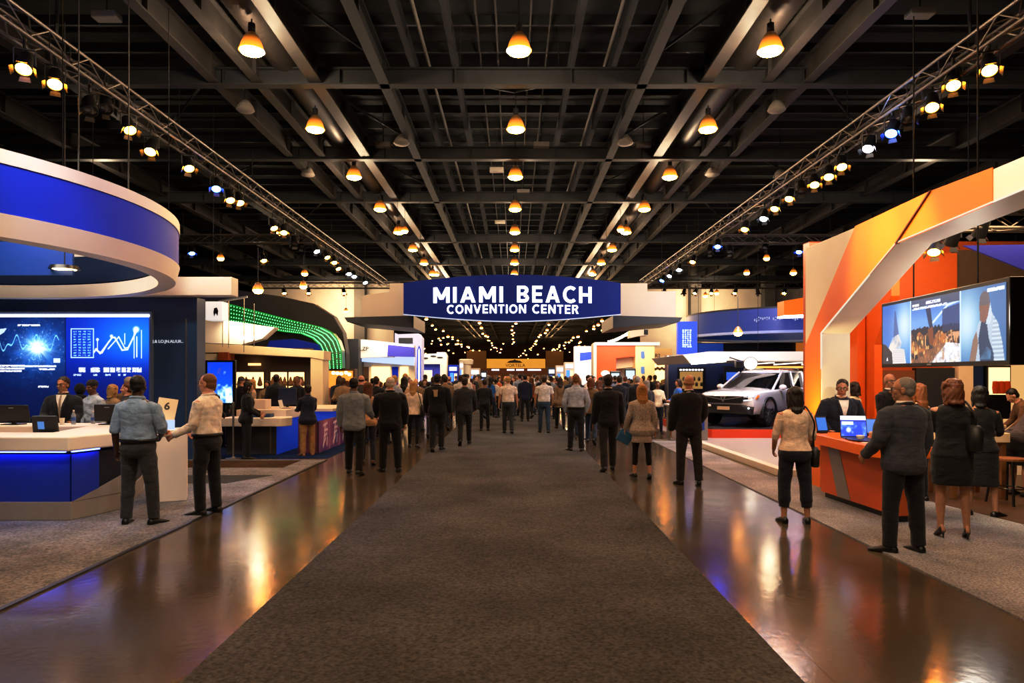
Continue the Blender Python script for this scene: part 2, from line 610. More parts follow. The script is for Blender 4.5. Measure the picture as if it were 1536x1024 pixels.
# lamps farther off: too small to show parts
def small_lamp_mesh():
    mb = MB().lathe([(.03, .3), (.09, .26), (.17, .1), (.19, .03), (.17, .03), (.03, .2)], n=12)
    n0 = len(mb.f)
    mb.lathe([(.175, .04), (.17, -.02), (.11, -.09), (.01, -.11)], n=12)
    n1 = len(mb.f)
    mb.cyl((0, 0, .28), (0, 0, 1.5), .014, 5)
    me = mb.mesh('pendant_lamp')
    for m in (M_shade, M_diff_far, M_steel):
        me.materials.append(m)
    for i, p in enumerate(me.polygons):
        p.material_index = 0 if i < n0 else (1 if i < n1 else 2)
    return me
SLM = small_lamp_mesh()
def small_lamp(loc, label, group, s=.72):
    if loc[1] > 50:
        loc = Vector(loc) + Vector((rng.uniform(-.25, .25), rng.uniform(-1.2, 1.2), rng.uniform(-.25, .25)))
        s *= rng.uniform(.75, 1.2)
    o = bpy.data.objects.new('pendant_lamp', SLM)
    o.location = loc
    o.scale = (s, s, s)
    COL.objects.link(o)
    return tag(o, label, 'ceiling lamp', group)
for y in np.arange(44, 132, 5.5):
    small_lamp((.05, y, 7.5), 'tiny far-off lamp of the middle row seen under the hanging banner', 'far lamps of the middle row')
for sx, w in ((-1, 'left'), (1, 'right')):
    for y in np.arange(54, 138, 4.2):
        small_lamp((sx * 7.0, y, 5.9), f'tiny lamp in the {w} line of lights running to the far end', f'far {w} line of lights')
    for y in np.arange(64, 138, 6.):
        small_lamp((sx * 3.4, y, 6.6), f'tiny lamp in the inner {w} line of lights running to the far end', f'inner far {w} line of lights')
    for i in range(26):
        small_lamp((sx * rng.uniform(8, 16), rng.uniform(52, 130), rng.uniform(5.2, 7)), f'tiny scattered lamp over the far {w} stands', f'scattered far {w} lamps')
    for i in range(8):
        small_lamp((sx * rng.uniform(1, 6), rng.uniform(95, 136), rng.uniform(5, 6.)), f'tiny scattered lamp above the far sign, {w} of the middle', f'scattered far middle {w} lamps')
MIDL = [(331, 388, 26, 'over the navy stand wall beside the white slab'), (387, 436, 17, 'bright as a star above the white logo cube'), (457, 411, 27, 'left of the banner over the green arch'), (455, 430, 24, 'just under the lamp left of the banner'),
        (420, 350, 26, 'under the left truss above the cross truss'), (519, 467, 40, 'before the pale partition wall on the left'), (655, 412, 37, 'above the left end of the banner'), (1107, 500, 20, 'bright as a star in front of the dark blue ring'),
        (1150, 388, 28, 'under the right truss beside the cross truss'), (1120, 410, 30, 'left of the orange panel box'), (1190, 410, 28, 'beside the white edge of the orange portal'), (1075, 440, 36, 'over the right partition wall'), (887, 410, 37, 'above the right end of the banner'), (1058, 444, 37, 'between banner and dark blue ring'),
        (607, 347, 25, 'by the left inner beam near the banner'), (931, 345, 25, 'by the right inner beam near the banner')]
for px, py, Y, w in MIDL:
    small_lamp(at(px, py, Y), f'small glowing bell lamp {w}', 'small lamps over the stands', .72)

# ---------------------------------------------------------------- lighting trusses
M_truss = mat('truss_tube', '#6a645f', rough=.4, metal=.7)
def truss(p, q, label, s=.3, step=.45):
    p, q = Vector(p), Vector(q)
    d = (q - p)
    L = d.length
    d.normalize()
    a = Vector((0, 0, 1)).cross(d).normalized()
    up = Vector((0, 0, 1))
    c = [a * (i * s / 2) + up * (j * s / 2) for i, j in ((-1, -1), (1, -1), (1, 1), (-1, 1))]
    o = thing('lighting_truss', (p + q) / 2, label, 'truss')
    for cc in c:
        MB().tube([p + cc, q + cc], .026, 8).build('chord', M_truss, o, smooth=True)
    mb = MB()
    n = int(L / step)
    for i in range(n):
        t0, t1 = p + d * (L * i / n), p + d * (L * (i + 1) / n)
        for k in range(4):
            u, v = (k, (k + 1) % 4) if i % 2 else ((k + 1) % 4, k)
            mb.tube([t0 + c[u], t1 + c[v]], .012, 5, cap=False)
    mb.build('lacing', M_truss, o)
    for i in range(int(L / 4) + 1):
        t0 = p + d * min(L, 4 * i + .3)
        MB().cyl(t0, (t0.x, t0.y, 7.78), .008, 5).build('suspension_wire', M_wire, o)
    return o
TZ = 6.75
truss((-7, 6, TZ), (-7, 37, TZ), 'long dark lighting truss running over the left stands toward the banner')
truss((7, 6, TZ), (7, 37, TZ), 'long dark lighting truss running over the right stands toward the banner')
truss((-12.4, 25, 6.75), (-7.3, 25, 6.75), 'short cross truss behind the blue ring canopy')
truss((7.3, 25, 6.75), (12.4, 25, 6.75), 'short cross truss left of the orange portal')
truss((-14, 38, 6.75), (-6.3, 38, 6.75), 'far cross truss left of the banner')
truss((6.9, 38, 6.75), (16, 38, 6.75), 'far cross truss right of the banner')

M_can = mat('spot_can', '#0d0d0e', rough=.45, metal=.3)
LENS = {'warm': glow('lens_warm', '#ff9a2c', 170), 'white': glow('lens_white', '#dfe6ff', 60), 'blue': glow('lens_blue', '#2a50ff', 220), 'off': mat('lens_off', '#2a2622', rough=.15)}
def make_spot(kind):
    o = thing('spotlight', (0, 0, 0), '', 'spotlight')
    MB().tube([(0, 0, .36), (0, 0, .22)], .025, 8).build('clamp', M_can, o, smooth=True, local=True)
    y = MB()
    y.bar((-.13, 0, .2), (.13, 0, .2), .03, .012)
    y.bar((-.13, 0, .2), (-.13, 0, -.02), .03, .012, up=(1, 0, 0))
    y.bar((.13, 0, .2), (.13, 0, -.02), .03, .012, up=(1, 0, 0))
    y.build('yoke', M_can, o, local=True)
    T = Matrix.Rotation(R(-35), 4, 'X')          # the can leans forward and looks down
    MB().lathe([(.05, .2), (.085, .17), (.1, .05), (.115, -.15), (.1, -.15), (.09, -.1)], n=16).move(T).build('can', M_can, o, smooth=True, local=True)
    MB().lathe([(.1, -.13), (.06, -.15), (.005, -.16)], n=16).move(T).build('lens', LENS[kind], o, smooth=True, local=True)
    b = MB()
    for k in range(4):
        Mk = T @ Matrix.Rotation(k * PI / 2, 4, 'Z')
        b.add([Mk @ Vector(p) for p in ((-.06, .115, -.15), (.06, .115, -.15), (.075, .16, -.21), (-.075, .16, -.21))], [(0, 1, 2, 3)])
    b.build('barn_door', M_can, o, local=True)
    return o
SPOT = {}
def spot(px, py, kind, where, Y=None, rz=None):
    Y = Y if Y else 7 * F_ / abs(px - CX)
    c = at(px, py, Y) + Vector((0, .12, .12))
    if kind in SPOT:
        o = copy_tree(SPOT[kind])
    else:
        o = SPOT[kind] = make_spot(kind)
    o.location = c
    o.rotation_euler = (0, 0, R(rz if rz is not None else ((28 if px < CX else -28) + rng.uniform(-22, 22))))
    tag(o, f'{ {"warm": "amber", "white": "white", "blue": "blue", "off": "dark unlit"}[kind] } stage spotlight {where}', 'spotlight', 'stage spotlights on the trusses')
LT = [(28, 102, 'warm'), (75, 125, 'warm'), (128, 165, 'off'), (152, 162, 'off'), (187, 194, 'warm'), (222, 227, 'warm'), (278, 252, 'warm'), (321, 283, 'blue'), (341, 300, 'warm'), (355, 304, 'warm'),
      (407, 342, 'warm'), (424, 349, 'warm'), (440, 366, 'off'), (472, 377, 'white'), (488, 386, 'warm'), (500, 394, 'warm'), (505, 403, 'warm'), (522, 411, 'white'), (530, 415, 'white'), (546, 424, 'white')]
RT = [(1492, 104, 'warm'), (1437, 127, 'warm'), (1405, 160, 'warm'), (1368, 180, 'off'), (1344, 199, 'blue'), (1309, 222, 'white'), (1266, 250, 'warm'), (1247, 265, 'warm'), (1225, 277, 'warm'), (1205, 286, 'off'), (1188, 298, 'warm'), (1166, 313, 'warm'), (1149, 328, 'white'),
      (1120, 344, 'warm'), (1078, 370, 'blue'), (1066, 378, 'off'), (1041, 393, 'warm'), (1020, 405, 'white'), (1006, 414, 'white'), (995, 421, 'blue')]
NTH = ['first', 'second', 'third', 'fourth', 'fifth', 'sixth', 'seventh', 'eighth', 'ninth', 'tenth', 'eleventh', 'twelfth', 'thirteenth', 'fourteenth', 'fifteenth', 'sixteenth', 'seventeenth', 'eighteenth', 'nineteenth', 'twentieth']
for T_, w in ((LT, 'left'), (RT, 'right')):
    for i, (px, py, k) in enumerate(T_):
        spot(px, py, k, f'hanging {NTH[i]} from the near end of the long {w} truss')
XT = [(285, 380, 'blue', 25), (393, 391, 'warm', 25), (450, 370, 'off', 25), (1096, 378, 'off', 25), (1150, 372, 'off', 25), (1201, 378, 'blue', 25)]
for px, py, k, Y in XT:
    spot(px, py, k, f'{"leftmost" if px in (285, 1096) else "middle" if px in (393, 1150) else "rightmost"} on the short {"left" if px < 700 else "right"} cross truss', Y)
for i, px in enumerate((425, 462, 515)):
    spot(px, 440, 'warm', f'{NTH[i]} from the left on the far cross truss left of banner', 38)
for i, px in enumerate((997, 1027, 1044, 1068, 1104, 1138, 1178)):
    spot(px, 440, ('warm', 'off', 'warm', 'warm', 'warm', 'off', 'warm')[i], f'{NTH[i]} from the left on the far cross truss right of banner', 38)
# ================================================================ painting helpers for lit screens
def sseg(X, Y, a, b, w):
    """1 inside a soft line segment a-b of half width w."""
    ax, ay = a
    bx, by = b
    dx, dy = bx - ax, by - ay
    t = np.clip(((X - ax) * dx + (Y - ay) * dy) / (dx * dx + dy * dy + 1e-9), 0, 1)
    d = np.hypot(X - ax - t * dx, Y - ay - t * dy)
    return np.clip(1.4 - d / w, 0, 1)
def poly_in(X, Y, P):
    ins = np.zeros(X.shape, bool)
    n = len(P)
    for i in range(n):
        x0, y0 = P[i]
        x1, y1 = P[(i + 1) % n]
        c = ((y0 > Y) != (y1 > Y)) & (X < (x1 - x0) * (Y - y0) / (y1 - y0 + 1e-12) + x0)
        ins ^= c
    return ins
def blend(img, m, col):
    m = np.asarray(m, float)[..., None]
    return img * (1 - m) + np.array(col) * m
def rectm(X, Y, x0, x1, y0, y1):
    return ((X >= x0) & (X <= x1) & (Y >= y0) & (Y <= y1)).astype(float)
def vnoise(X, Y, s, seed=0):
    r = np.random.default_rng(seed)
    g = r.random((64, 64))
    x, y = (X / s) % 63, (Y / s) % 63
    i, j = x.astype(int), y.astype(int)
    fx, fy = x - i, y - j
    fx, fy = fx * fx * (3 - 2 * fx), fy * fy * (3 - 2 * fy)
    return (g[j, i] * (1 - fx) + g[j, i + 1] * fx) * (1 - fy) + (g[j + 1, i] * (1 - fx) + g[j + 1, i + 1] * fx) * fy
def fbm(X, Y, s, seed=0):
    return (vnoise(X, Y, s, seed) + .5 * vnoise(X, Y, s / 2, seed + 1) + .25 * vnoise(X, Y, s / 4, seed + 2)) / 1.75
def scribble(img, X, Y, x0, x1, y0, y1, col=(.92, .95, 1), dens=.6, seed=1, cw=2.):
    """Lines of tiny unreadable glyphs."""
    g = vnoise(X * 1., Y * 2.5, cw, seed) > (1 - dens)
    return blend(img, rectm(X, Y, x0, x1, y0, y1) * g, col)
def painted_matte(name, origin, ux, uz, nx, nz, func, parent, rough=.5, emit=0.):
    o = painted(name, origin, ux, uz, nx, nz, func, 1., parent)
    key = f'printed_{rough}_{emit}'
    if key not in MATS:
        m = bpy.data.materials.new(key)
        m.use_nodes = True
        nt = m.node_tree
        b = nt.nodes['Principled BSDF']
        a = nt.nodes.new('ShaderNodeAttribute')
        a.attribute_name = 'paint'
        b.inputs['Roughness'].default_value = rough
        nt.links.new(a.outputs['Color'], b.inputs['Base Color'])
        if emit:
            nt.links.new(a.outputs['Color'], b.inputs['Emission Color'])
            b.inputs['Emission Strength'].default_value = emit
        MATS[key] = m
    o.data.materials[0] = MATS[key]
    return o

# shared paints
M_white = mat('stand_white', '#ddd5cc', rough=.5, var=.04, vscale=2)
M_cream = mat('stand_cream', '#e2cfae', rough=.6, var=.05, vscale=2)
M_blue = mat('stand_blue', '#0c2fc8', rough=.6, var=.06, vscale=1, spec=.2)
M_navy = mat('stand_navy', '#14264a', rough=.5, var=.1, vscale=1.5)
M_navyd = mat('stand_dark_navy', '#0a1222', rough=.5)
M_orange = mat('stand_orange', '#dd640f', rough=.5, var=.07, vscale=1.2)
M_dorange = mat('stand_deep_orange', '#a84a10', rough=.55, var=.1, vscale=1.2)
M_char = mat('stand_charcoal', '#26262a', rough=.6, var=.1, vscale=2)
M_grey = mat('stand_grey', '#8a8580', rough=.5, var=.06, vscale=2)
M_black = mat('black_plastic', '#0b0b0d', rough=.35)
M_chrome = mat('brushed_metal', '#a9a6a2', rough=.3, metal=.9)
M_paper = mat('paper_white', '#e9e4da', rough=.7)
M_wood = mat('table_wood', '#7a4a24', rough=.5, var=.3, vscale=6, stretch=(1, 8, 1))
G_warm = glow('warm_niche', '#ffce85', 2.6)
G_cream = glow('cream_panel', '#ffdfae', 1.6)
G_blue = glow('blue_strip', '#4a63ff', 14)
G_white = glow('white_strip', '#eef2ff', 7)
G_signwhite = glow('letter_white', '#ffffff', 2.4)

# ================================================================ hanging banner
bn = thing('hanging_banner', (-.04, 22, 3.4), 'big navy hanging banner reading MIAMI BEACH CONVENTION CENTER over the aisle', 'banner')
def bshape(u):
    return 22 - .5 * (1 - u * u)
n = 40
top, bot = [], []
for i in range(n + 1):
    u = -1 + 2 * i / n
    x = -.04 + 3.5 * u
    k = 1 - abs(u) ** 1.7
    top.append((x, bshape(u), 4.76 + .20 * k))
    bot.append((x, bshape(u), 3.76 - .27 * k))
mb = MB()
off = Vector((0, .22, 0))
mb.loft([[Vector(b), Vector(t), Vector(t) + off, Vector(b) + off] for b, t in zip(bot, top)])
mb.build('banner_panel', mat('banner_blue', '#081d68', rough=.65, var=.06, vscale=.7, emis='#0a2a90', estr=.16, spec=.15), bn)
mb = MB()
for a, b in zip(bot[:-1], bot[1:]):
    mb.bar(Vector(a) + Vector((0, -.01, -.015)), Vector(b) + Vector((0, -.01, -.015)), .05, .03)
mb.build('lower_edge', glow('edge_glow', '#cfd6ee', .9), bn)
def stroke_letters(word, w):
    """Heavy sans capitals as flat outlines on a cap height of 1; w is the stroke width. Returns polygons and the advance."""
    def rect(x0, x1, z0, z1):
        return [(x0, z0), (x1, z0), (x1, z1), (x0, z1)]
    def dia(x0, z0, x1, z1, ww):
        return [(x0, z0), (x0 + ww, z0), (x1 + ww, z1), (x1, z1)]
    def arc(cx, cz, rx, rz, a0, a1, n=14):
        out = []
        for k in range(n):
            t0, t1 = R(a0 + (a1 - a0) * k / n), R(a0 + (a1 - a0) * (k + 1) / n)
            q = [(cx + rx * math.cos(t0), cz + rz * math.sin(t0)), (cx + rx * math.cos(t1), cz + rz * math.sin(t1)),
                 (cx + (rx - w) * math.cos(t1), cz + (rz - w) * math.sin(t1)), (cx + (rx - w) * math.cos(t0), cz + (rz - w) * math.sin(t0))]
            out.append(q)
        return out
    x, P = 0., []
    for ch in word:
        L, W = [], .7
        if ch == 'M':
            W = .92
            L = [rect(0, w, 0, 1), rect(W - w, W, 0, 1), dia(W / 2 - w * .55, .22, 0, 1, w * 1.12), dia(W / 2 - w * .55, .22, W - w * 1.12, 1, w * 1.12)]
        elif ch == 'I':
            W = w
            L = [rect(0, w, 0, 1)]
        elif ch == 'A':
            W = .86
            L = [dia(0, 0, W / 2 - w * .55, 1, w * 1.1), dia(W - w * 1.1, 0, W / 2 - w * .55, 1, w * 1.1), rect(.2, W - .2, .2, .2 + w * .85)]
        elif ch == 'V':
            W = .84
            L = [dia(W / 2 - w * .55, 0, 0, 1, w * 1.1), dia(W / 2 - w * .55, 0, W - w * 1.1, 1, w * 1.1)]
        elif ch == 'N':
            W = .8
            L = [rect(0, w, 0, 1), rect(W - w, W, 0, 1), dia(W - w * 1.15, 0, 0, 1, w * 1.15)]
        elif ch == 'H':
            W = .78
            L = [rect(0, w, 0, 1), rect(W - w, W, 0, 1), rect(w, W - w, .5 - w * .45, .5 + w * .45)]
        elif ch == 'E':
            W = .62
            L = [rect(0, w, 0, 1), rect(w, W, 0, w * .9), rect(w, W, 1 - w * .9, 1), rect(w, W * .93, .5 - w * .45, .5 + w * .45)]
        elif ch == 'T':
            W = .68
            L = [rect(W / 2 - w / 2, W / 2 + w / 2, 0, 1), rect(0, W, 1 - w * .9, 1)]
        elif ch == 'O':
            W = .94
            L = arc(W / 2, .5, W / 2, .52, 0, 360, 32)
        elif ch == 'C':
            W = .80
            L = arc(.47, .5, .47, .52, 48, 312, 26)
        elif ch in 'BR':
            W = .72
            L = [rect(0, w, 0, 1), rect(w, .42, 1 - w * .9, 1), rect(w, .42, .5 - w * .42, .5 + w * .42)] + arc(.42, .74, .27, .265, -90, 90)
            if ch == 'B':
                L += [rect(w, .42, 0, w * .9)] + arc(.42, .26, .30, .265, -90, 90)
            else:
                L += [dia(W - w * 1.1, 0, .30, .5, w * 1.15)]
        P += [[(x + px, pz) for px, pz in q] for q in L]
        x += W + .2
    return P, x - .2
for word, x0, x1, y0, y1, wk in (('MIAMI', 649, 754.5, 430, 453.5, .195), ('BEACH', 775.5, 888.5, 429, 453.5, .195), ('CONVENTION', 670, 789, 457, 470, .18), ('CENTER', 798.5, 868, 457, 470, .18)):
    P, adv = stroke_letters(word, wk)
    a_, b_ = at(x0, y1, 21.55), at(x1, y0, 21.55)
    sx, sz = (b_.x - a_.x) / adv, b_.z - a_.z
    mb = MB()
    for q in P:
        xs = [a_.x + p * sx for p, _ in q]
        zs = [a_.z + z * sz for _, z in q]
        mb.loft([[(xx, bshape((xx + .04) / 3.5) - d, zz) for xx, zz in zip(xs, zs)] for d in (.004, .035)])
    mb.build('lettering', G_signwhite, bn)
for x in (-3., -1.2, 1.2, 3.):
    MB().cyl((x, 22, 4.8), (x, 22, 7.78), .006, 5).build('suspension_wire', M_wire, bn)
for s, w in ((-1, 'left'), (1, 'right')):
    o = thing('banner_wing', (s * 4.6, 23, 3.7), f'white panel with dark navy underside beside the {w} edge of the big banner', 'hanging panel')
    x0, x1, x2, x3 = 3.45, 4.5, 5.45, 6.2
    if s > 0:
        P = [(x0, 3.78), (x0, 4.87), (x1, 4.87), (x1, 4.6), (x2, 4.6), (x2, 3.72), (x1, 3.75)]
    else:
        P = [(-x0, 3.78), (-x0, 4.87), (-4.15, 4.87), (-4.15, 4.6), (-5.1, 4.45), (-5.1, 3.72), (-x1, 3.75)]
    MB().prism(P, 'y', 22.9, 23.1).build('white_panel', mat('wing_white', '#b9b1a8', rough=.6, var=.06, vscale=1), o, bevel=.01)
    MB().prism([(s * 3.3, 3.35), (s * 3.3, 3.76), (s * 5.6, 3.70), (s * 5.5, 3.55)], 'y', 22.6, 25.5).build('underside', M_navyd, o)
    for x in (3.9, 5.0):
        MB().cyl((s * x, 23, 4.4), (s * x, 23, 7.78), .006, 5).build('suspension_wire', M_wire, o)

# ================================================================ blue stand on the left
rc = thing('ring_canopy', (-9.2, 9.13, 3.28), 'huge round ring canopy with royal blue band between white bands', 'canopy')
def ring_band(name, z0, z1, r0, r1, m, parent, c=(-9.2, 9.13), r0t=None, r1t=None, n=120):
    r0t = r0 if r0t is None else r0t
    r1t = r1 if r1t is None else r1t
    rings = []
    for k in range(n):
        a = 2 * PI * k / n
        d = Vector((math.cos(a), math.sin(a), 0))
        o_ = Vector((c[0], c[1], 0))
        rings.append([o_ + d * r0 + Vector((0, 0, z0)), o_ + d * r1 + Vector((0, 0, z0)), o_ + d * r1t + Vector((0, 0, z1)), o_ + d * r0t + Vector((0, 0, z1))])
    return MB().loft(rings, closed=True).build(name, m, parent, smooth=True)
ring_band('lower_band', 3.28, 3.52, 3.95, 4.20, M_white, rc, r0t=3.95, r1t=4.26)
ring_band('blue_band', 3.52, 4.05, 4.0, 4.245, M_blue, rc)
ring_band('upper_band', 4.05, 4.2, 3.95, 4.26, M_white, rc)
ring_band('inner_lining', 3.54, 4.04, 3.93, 3.99, mat('lining_navy', '#0d2144', rough=.5), rc)
for k in range(8):
    a = k * PI / 4 + .5
    p = Vector((-9.2 + 4.1 * math.cos(a), 9.13 + 4.1 * math.sin(a), 4.15))
    MB().cyl(p, (p.x, p.y, 7.78), .006, 5).build('suspension_wire', M_wire, rc)
# straight blue and navy hanging panels inside the ring
o = tag(MB().box(-11.2, -7.75, 12.0, 12.05, 3.56, 4.15).build('hanging_banner', mat('inner_blue', '#123f94', rough=.5, var=.05)), 'bright blue flat panel hanging inside the round ring canopy', 'banner')
for i, (px, py, Y, w) in enumerate(((118, 362, 10.5, 'over the reception desk'), (193, 393, 10.8, 'nearest the right edge of the ring'), (97, 404, 12., 'before the bright blue hanging panel'))):
    c = at(px, py, Y)
    o = thing('downlight', c, f'flat amber downlight inside the ring canopy {w}', 'downlight')
    MB().lathe([(.02, .09), (.22, .06), (.25, .0), (.2, .0)], c, 20).build('housing', M_black, o, smooth=True)
    MB().lathe([(.2, .002), (.12, -.012), (.01, -.014)], c, 20).build('diffuser', glow('downlight_glow', '#ffc88a', 9), o, smooth=True)
    MB().cyl(c + Vector((0, 0, .08)), (c.x, c.y, 8), .01, 6).build('cord', M_steel, o)

o = thing('stand_wall', (-10, 14.7, 0), 'tall navy back wall of the blue stand behind the reception desk', 'wall panel')
MB().box(-14, -6.72, 14.5, 14.9, 0, 3.45).build('panel', mat('wall_navy', '#28416a', rough=.35, var=.12, vscale=1.2), o, bevel=.01)
MB().box(-6.95, -6.93, 14.47, 14.5, .2, 3.0).build('glass_edge', M_chrome, o)
t = text('lettering', 'J.& LO.JN.AL/UR..', .088, at(229, 512, 14.46), (PI / 2, 0, 0), glow('small_letter', '#dfe4ee', .9), o, align='LEFT', extrude=.003)
o = tag(MB().box(-8.6, -5.86, 14.2, 14.55, 3.455, 3.845).build('white_fascia', M_white, bevel=.015), 'white horizontal slab jutting out on top of the navy stand wall', 'fascia')

vw = thing('video_wall', (-9.5, 14.4, .9), 'wide glowing blue video wall with starburst and line chart', 'screen')
VX0, VX1, VZ0, VZ1 = -11.4, -7.68, .92, 3.10
MB().box(VX0 - .04, VX1 + .05, 14.40, 14.49, VZ0 - .04, VZ1 + .04).build('frame', mat('screen_frame', '#6d7c98', rough=.4, metal=.4), vw)
MB().box(VX0, VX1, 14.38, 14.4, VZ1 - .07, VZ1 - .02).build('light_strip', G_white, vw)
def paint_wall(U, V):
    X = CX + (VX0 + U * (VX1 - VX0)) / 14.38 * F_
    Y = CY - (VZ0 + V * (VZ1 - .08 - VZ0) - EYE) / 14.38 * F_
    img = np.zeros(X.shape + (3,))
    img[:] = (.02, .10, .42)
    g = np.exp(-(((X - 205) / 70) ** 2 + ((Y - 505) / 40) ** 2))
    img = blend(img, .85 * g * (X > 98), (.05, .42, 1.0))
    img = blend(img, (X > 98) * .5, (.02, .16, .78))
    img = blend(img, .75 * g * (X > 98), (.10, .55, 1.0))
    dk = np.clip((Y - 535) / 60, 0, 1)
    img = blend(img, .6 * dk, (.01, .05, .25))
    L = (X < 98)
    img = blend(img, L * .65, (.01, .05, .22))
    d = np.hypot((X - 56), (Y - 521) * 1.2)
    ang = np.arctan2(Y - 521, X - 56)
    ray = (vnoise(ang * 8 + 40, d * .02, .35, 3)) ** 2
    img = blend(img, L * np.clip(np.exp(-d / 34) * 1.1 * (.45 + .9 * fbm(X, Y, 9, 5)), 0, 1), (.12, .55, 1))
    img = blend(img, L * np.clip(np.exp(-d / 11) * (1 + 2.2 * ray), 0, 1), (.85, .97, 1))
    img = blend(img, L * np.clip(np.exp(-((d / 9) ** 2)) * 1.3, 0, 1), (1, 1, 1))
    wy = 515 + 8 * np.sin(X / 5) + 5 * np.sin(X / 2.3)
    img = blend(img, L * np.clip(1.2 - np.abs(Y - wy) / 1.6, 0, 1) * (X < 88), (.55, .85, 1))
    img = blend(img, L * (vnoise(X, Y, 2.2, 9) > .86) * np.exp(-d / 30), (.7, .9, 1))
    img = scribble(img, X, Y, 26, 60, 486.5, 489, dens=.8, seed=4)
    img = blend(img, poly_in(X, Y, [(-6, 494), (10, 492), (6, 498), (0, 502), (-6, 502)]) * .85, (.8, .9, 1))
    img = blend(img, rectm(X, Y, 80, 90, 537, 544) * .9, (.85, .93, 1))
    for y0, x0, x1 in ((547, 0, 37), (551, 0, 37), (555, 0, 32), (548, 41, 84), (552.5, 62, 82), (578.5, 61, 73)):
        img = scribble(img, X, Y, x0 - 4, x1, y0, y0 + 2.4, dens=.75, seed=int(y0 + x0), cw=1.5)
    # table
    for a, b in (((106.5, 493), (140, 493)), ((140, 493), (140, 536)), ((140, 536), (106.5, 536)), ((106.5, 536), (106.5, 493))):
        img = blend(img, sseg(X, Y, a, b, .8), (.75, .88, 1))
    for x0 in (110, 117, 124, 131):
        for y0 in range(496, 534, 4):
            img = scribble(img, X, Y, x0, x0 + 4.5, y0, y0 + 2, (.5, .75, 1), .6, x0 + y0, 1.2)
    # chart
    for P, w in (([(141, 528), (144, 523), (150, 530), (168, 506), (172, 506), (183, 525), (191, 524), (204, 497)], 1.15), ([(143, 524), (147, 527), (153, 529), (163, 512)], .9), ([(162, 523), (178, 505), (187, 522), (192, 521), (203, 500)], .9), ([(146, 508), (146, 524)], .6), ([(201, 496), (201, 537)], .6), ([(212, 495), (212, 537)], .6), ([(187, 500), (187, 516)], .6), ([(205, 505), (205, 535)], .9)):
        for a, b in zip(P[:-1], P[1:]):
            img = blend(img, sseg(X, Y, a, b, w), (.93, .97, 1))
    for cx, cy, r in ((204, 494, 4.2), (146, 509, 2), (167, 504, 2.2)):
        img = blend(img, np.clip(1.5 - np.hypot(X - cx, Y - cy) / r * 1., 0, 1), (1, 1, 1))
    for x0, x1 in ((118, 128), (136, 150), (155, 164), (165, 172), (174, 180), (182, 189), (190, 196), (198, 204), (205, 212)):
        img = scribble(img, X, Y, x0, x1, 551, 558, (.85, .9, 1), .72, x0, 1.6)
    for x0, x1 in ((110, 122), (140, 146), (158, 166), (177, 180), (185, 189)):
        img = scribble(img, X, Y, x0, x1, 561, 563.5, (.75, .85, 1), .7, x0, 1.4)
    img = blend(img, (np.abs(X - 98) < .5) * .5, (0, .02, .1))
    return img
painted('screen_face', (VX0, 14.385, VZ0), (VX1 - VX0, 0, 0), (0, 0, VZ1 - .08 - VZ0), 400, 230, paint_wall, 1.5, vw)

# reception desk
rd = thing('reception_desk', (-7.5, 9.4, 0), 'white topped reception desk with glowing royal blue front and grey plinth', 'desk')
OUT = [(-9.6, 8.42), (-5.46, 8.42), (-5.22, 9.2), (-5.75, 10.62), (-9.6, 10.62), (-9.6, 10.2), (-6.2, 10.2), (-6.0, 8.9), (-9.6, 8.9)]
M_plinth = mat('plinth_grey', '#8d867d', rough=.55, var=.05)
MB().prism(OUT, 'z', .0165, .245).build('plinth', M_plinth, rd, bevel=.006)
INN = [(-9.6, 8.44), (-5.475, 8.44), (-5.24, 9.2), (-5.77, 10.6), (-9.6, 10.6), (-9.6, 10.22), (-6.18, 10.22), (-5.98, 8.88), (-9.6, 8.88)]
MB().prism(INN, 'z', .245, .83).build('carcass', M_navyd, rd)
M_bluefront = mat('desk_blue', '#1633b0', rough=.4, var=.04)
MB().box(-9.6, -5.475, 8.425, 8.44, .245, .83).build('front_panel', M_bluefront, rd)
a, b = Vector((-5.465, 8.435, 0)), Vector((-5.225, 9.2, 0))
nrm = Vector((b.y - a.y, -(b.x - a.x), 0)).normalized() * .012
def onface(t, z, k=1):
    return a + (b - a) * t + nrm * k + Vector((0, 0, z))
mb = MB()
mb.loft([[onface(0, .245, .2), onface(.48, .36, .2), onface(.48, .83, .2), onface(0, .83, .2)], [onface(0, .245), onface(.48, .36), onface(.48, .83), onface(0, .83)]])
mb.build('side_panel', M_bluefront, rd)
mb = MB()
mb.loft([[onface(0, .245, .2), onface(1, .245, .2), onface(1, .5, .2), onface(.48, .36, .2)], [onface(0, .245), onface(1, .245), onface(1, .5), onface(.48, .36)]])
mb.build('side_plinth', M_plinth, rd)
TOP = [(-9.7, 8.32), (-5.42, 8.32), (-5.12, 9.2), (-5.7, 10.72), (-9.7, 10.72), (-9.7, 10.1), (-6.3, 10.1), (-6.08, 9.0), (-9.7, 9.0)]
MB().prism(TOP, 'z', .875, 1.055).build('countertop', M_white, rd, bevel=.02)
MB().box(-9.6, -5.5, 8.36, 8.40, .86, .875).build('light_strip', G_blue, rd)
MB().bar((-5.43, 8.40, .867), (-5.31, 8.75, .867), .03, .015).build('light_strip', G_blue, rd)
MB().prism([(-9.6, 9.0), (-6.1, 9.0), (-6.3, 10.1), (-9.6, 10.1)], 'z', .72, .76).build('inner_shelf', M_white, rd)

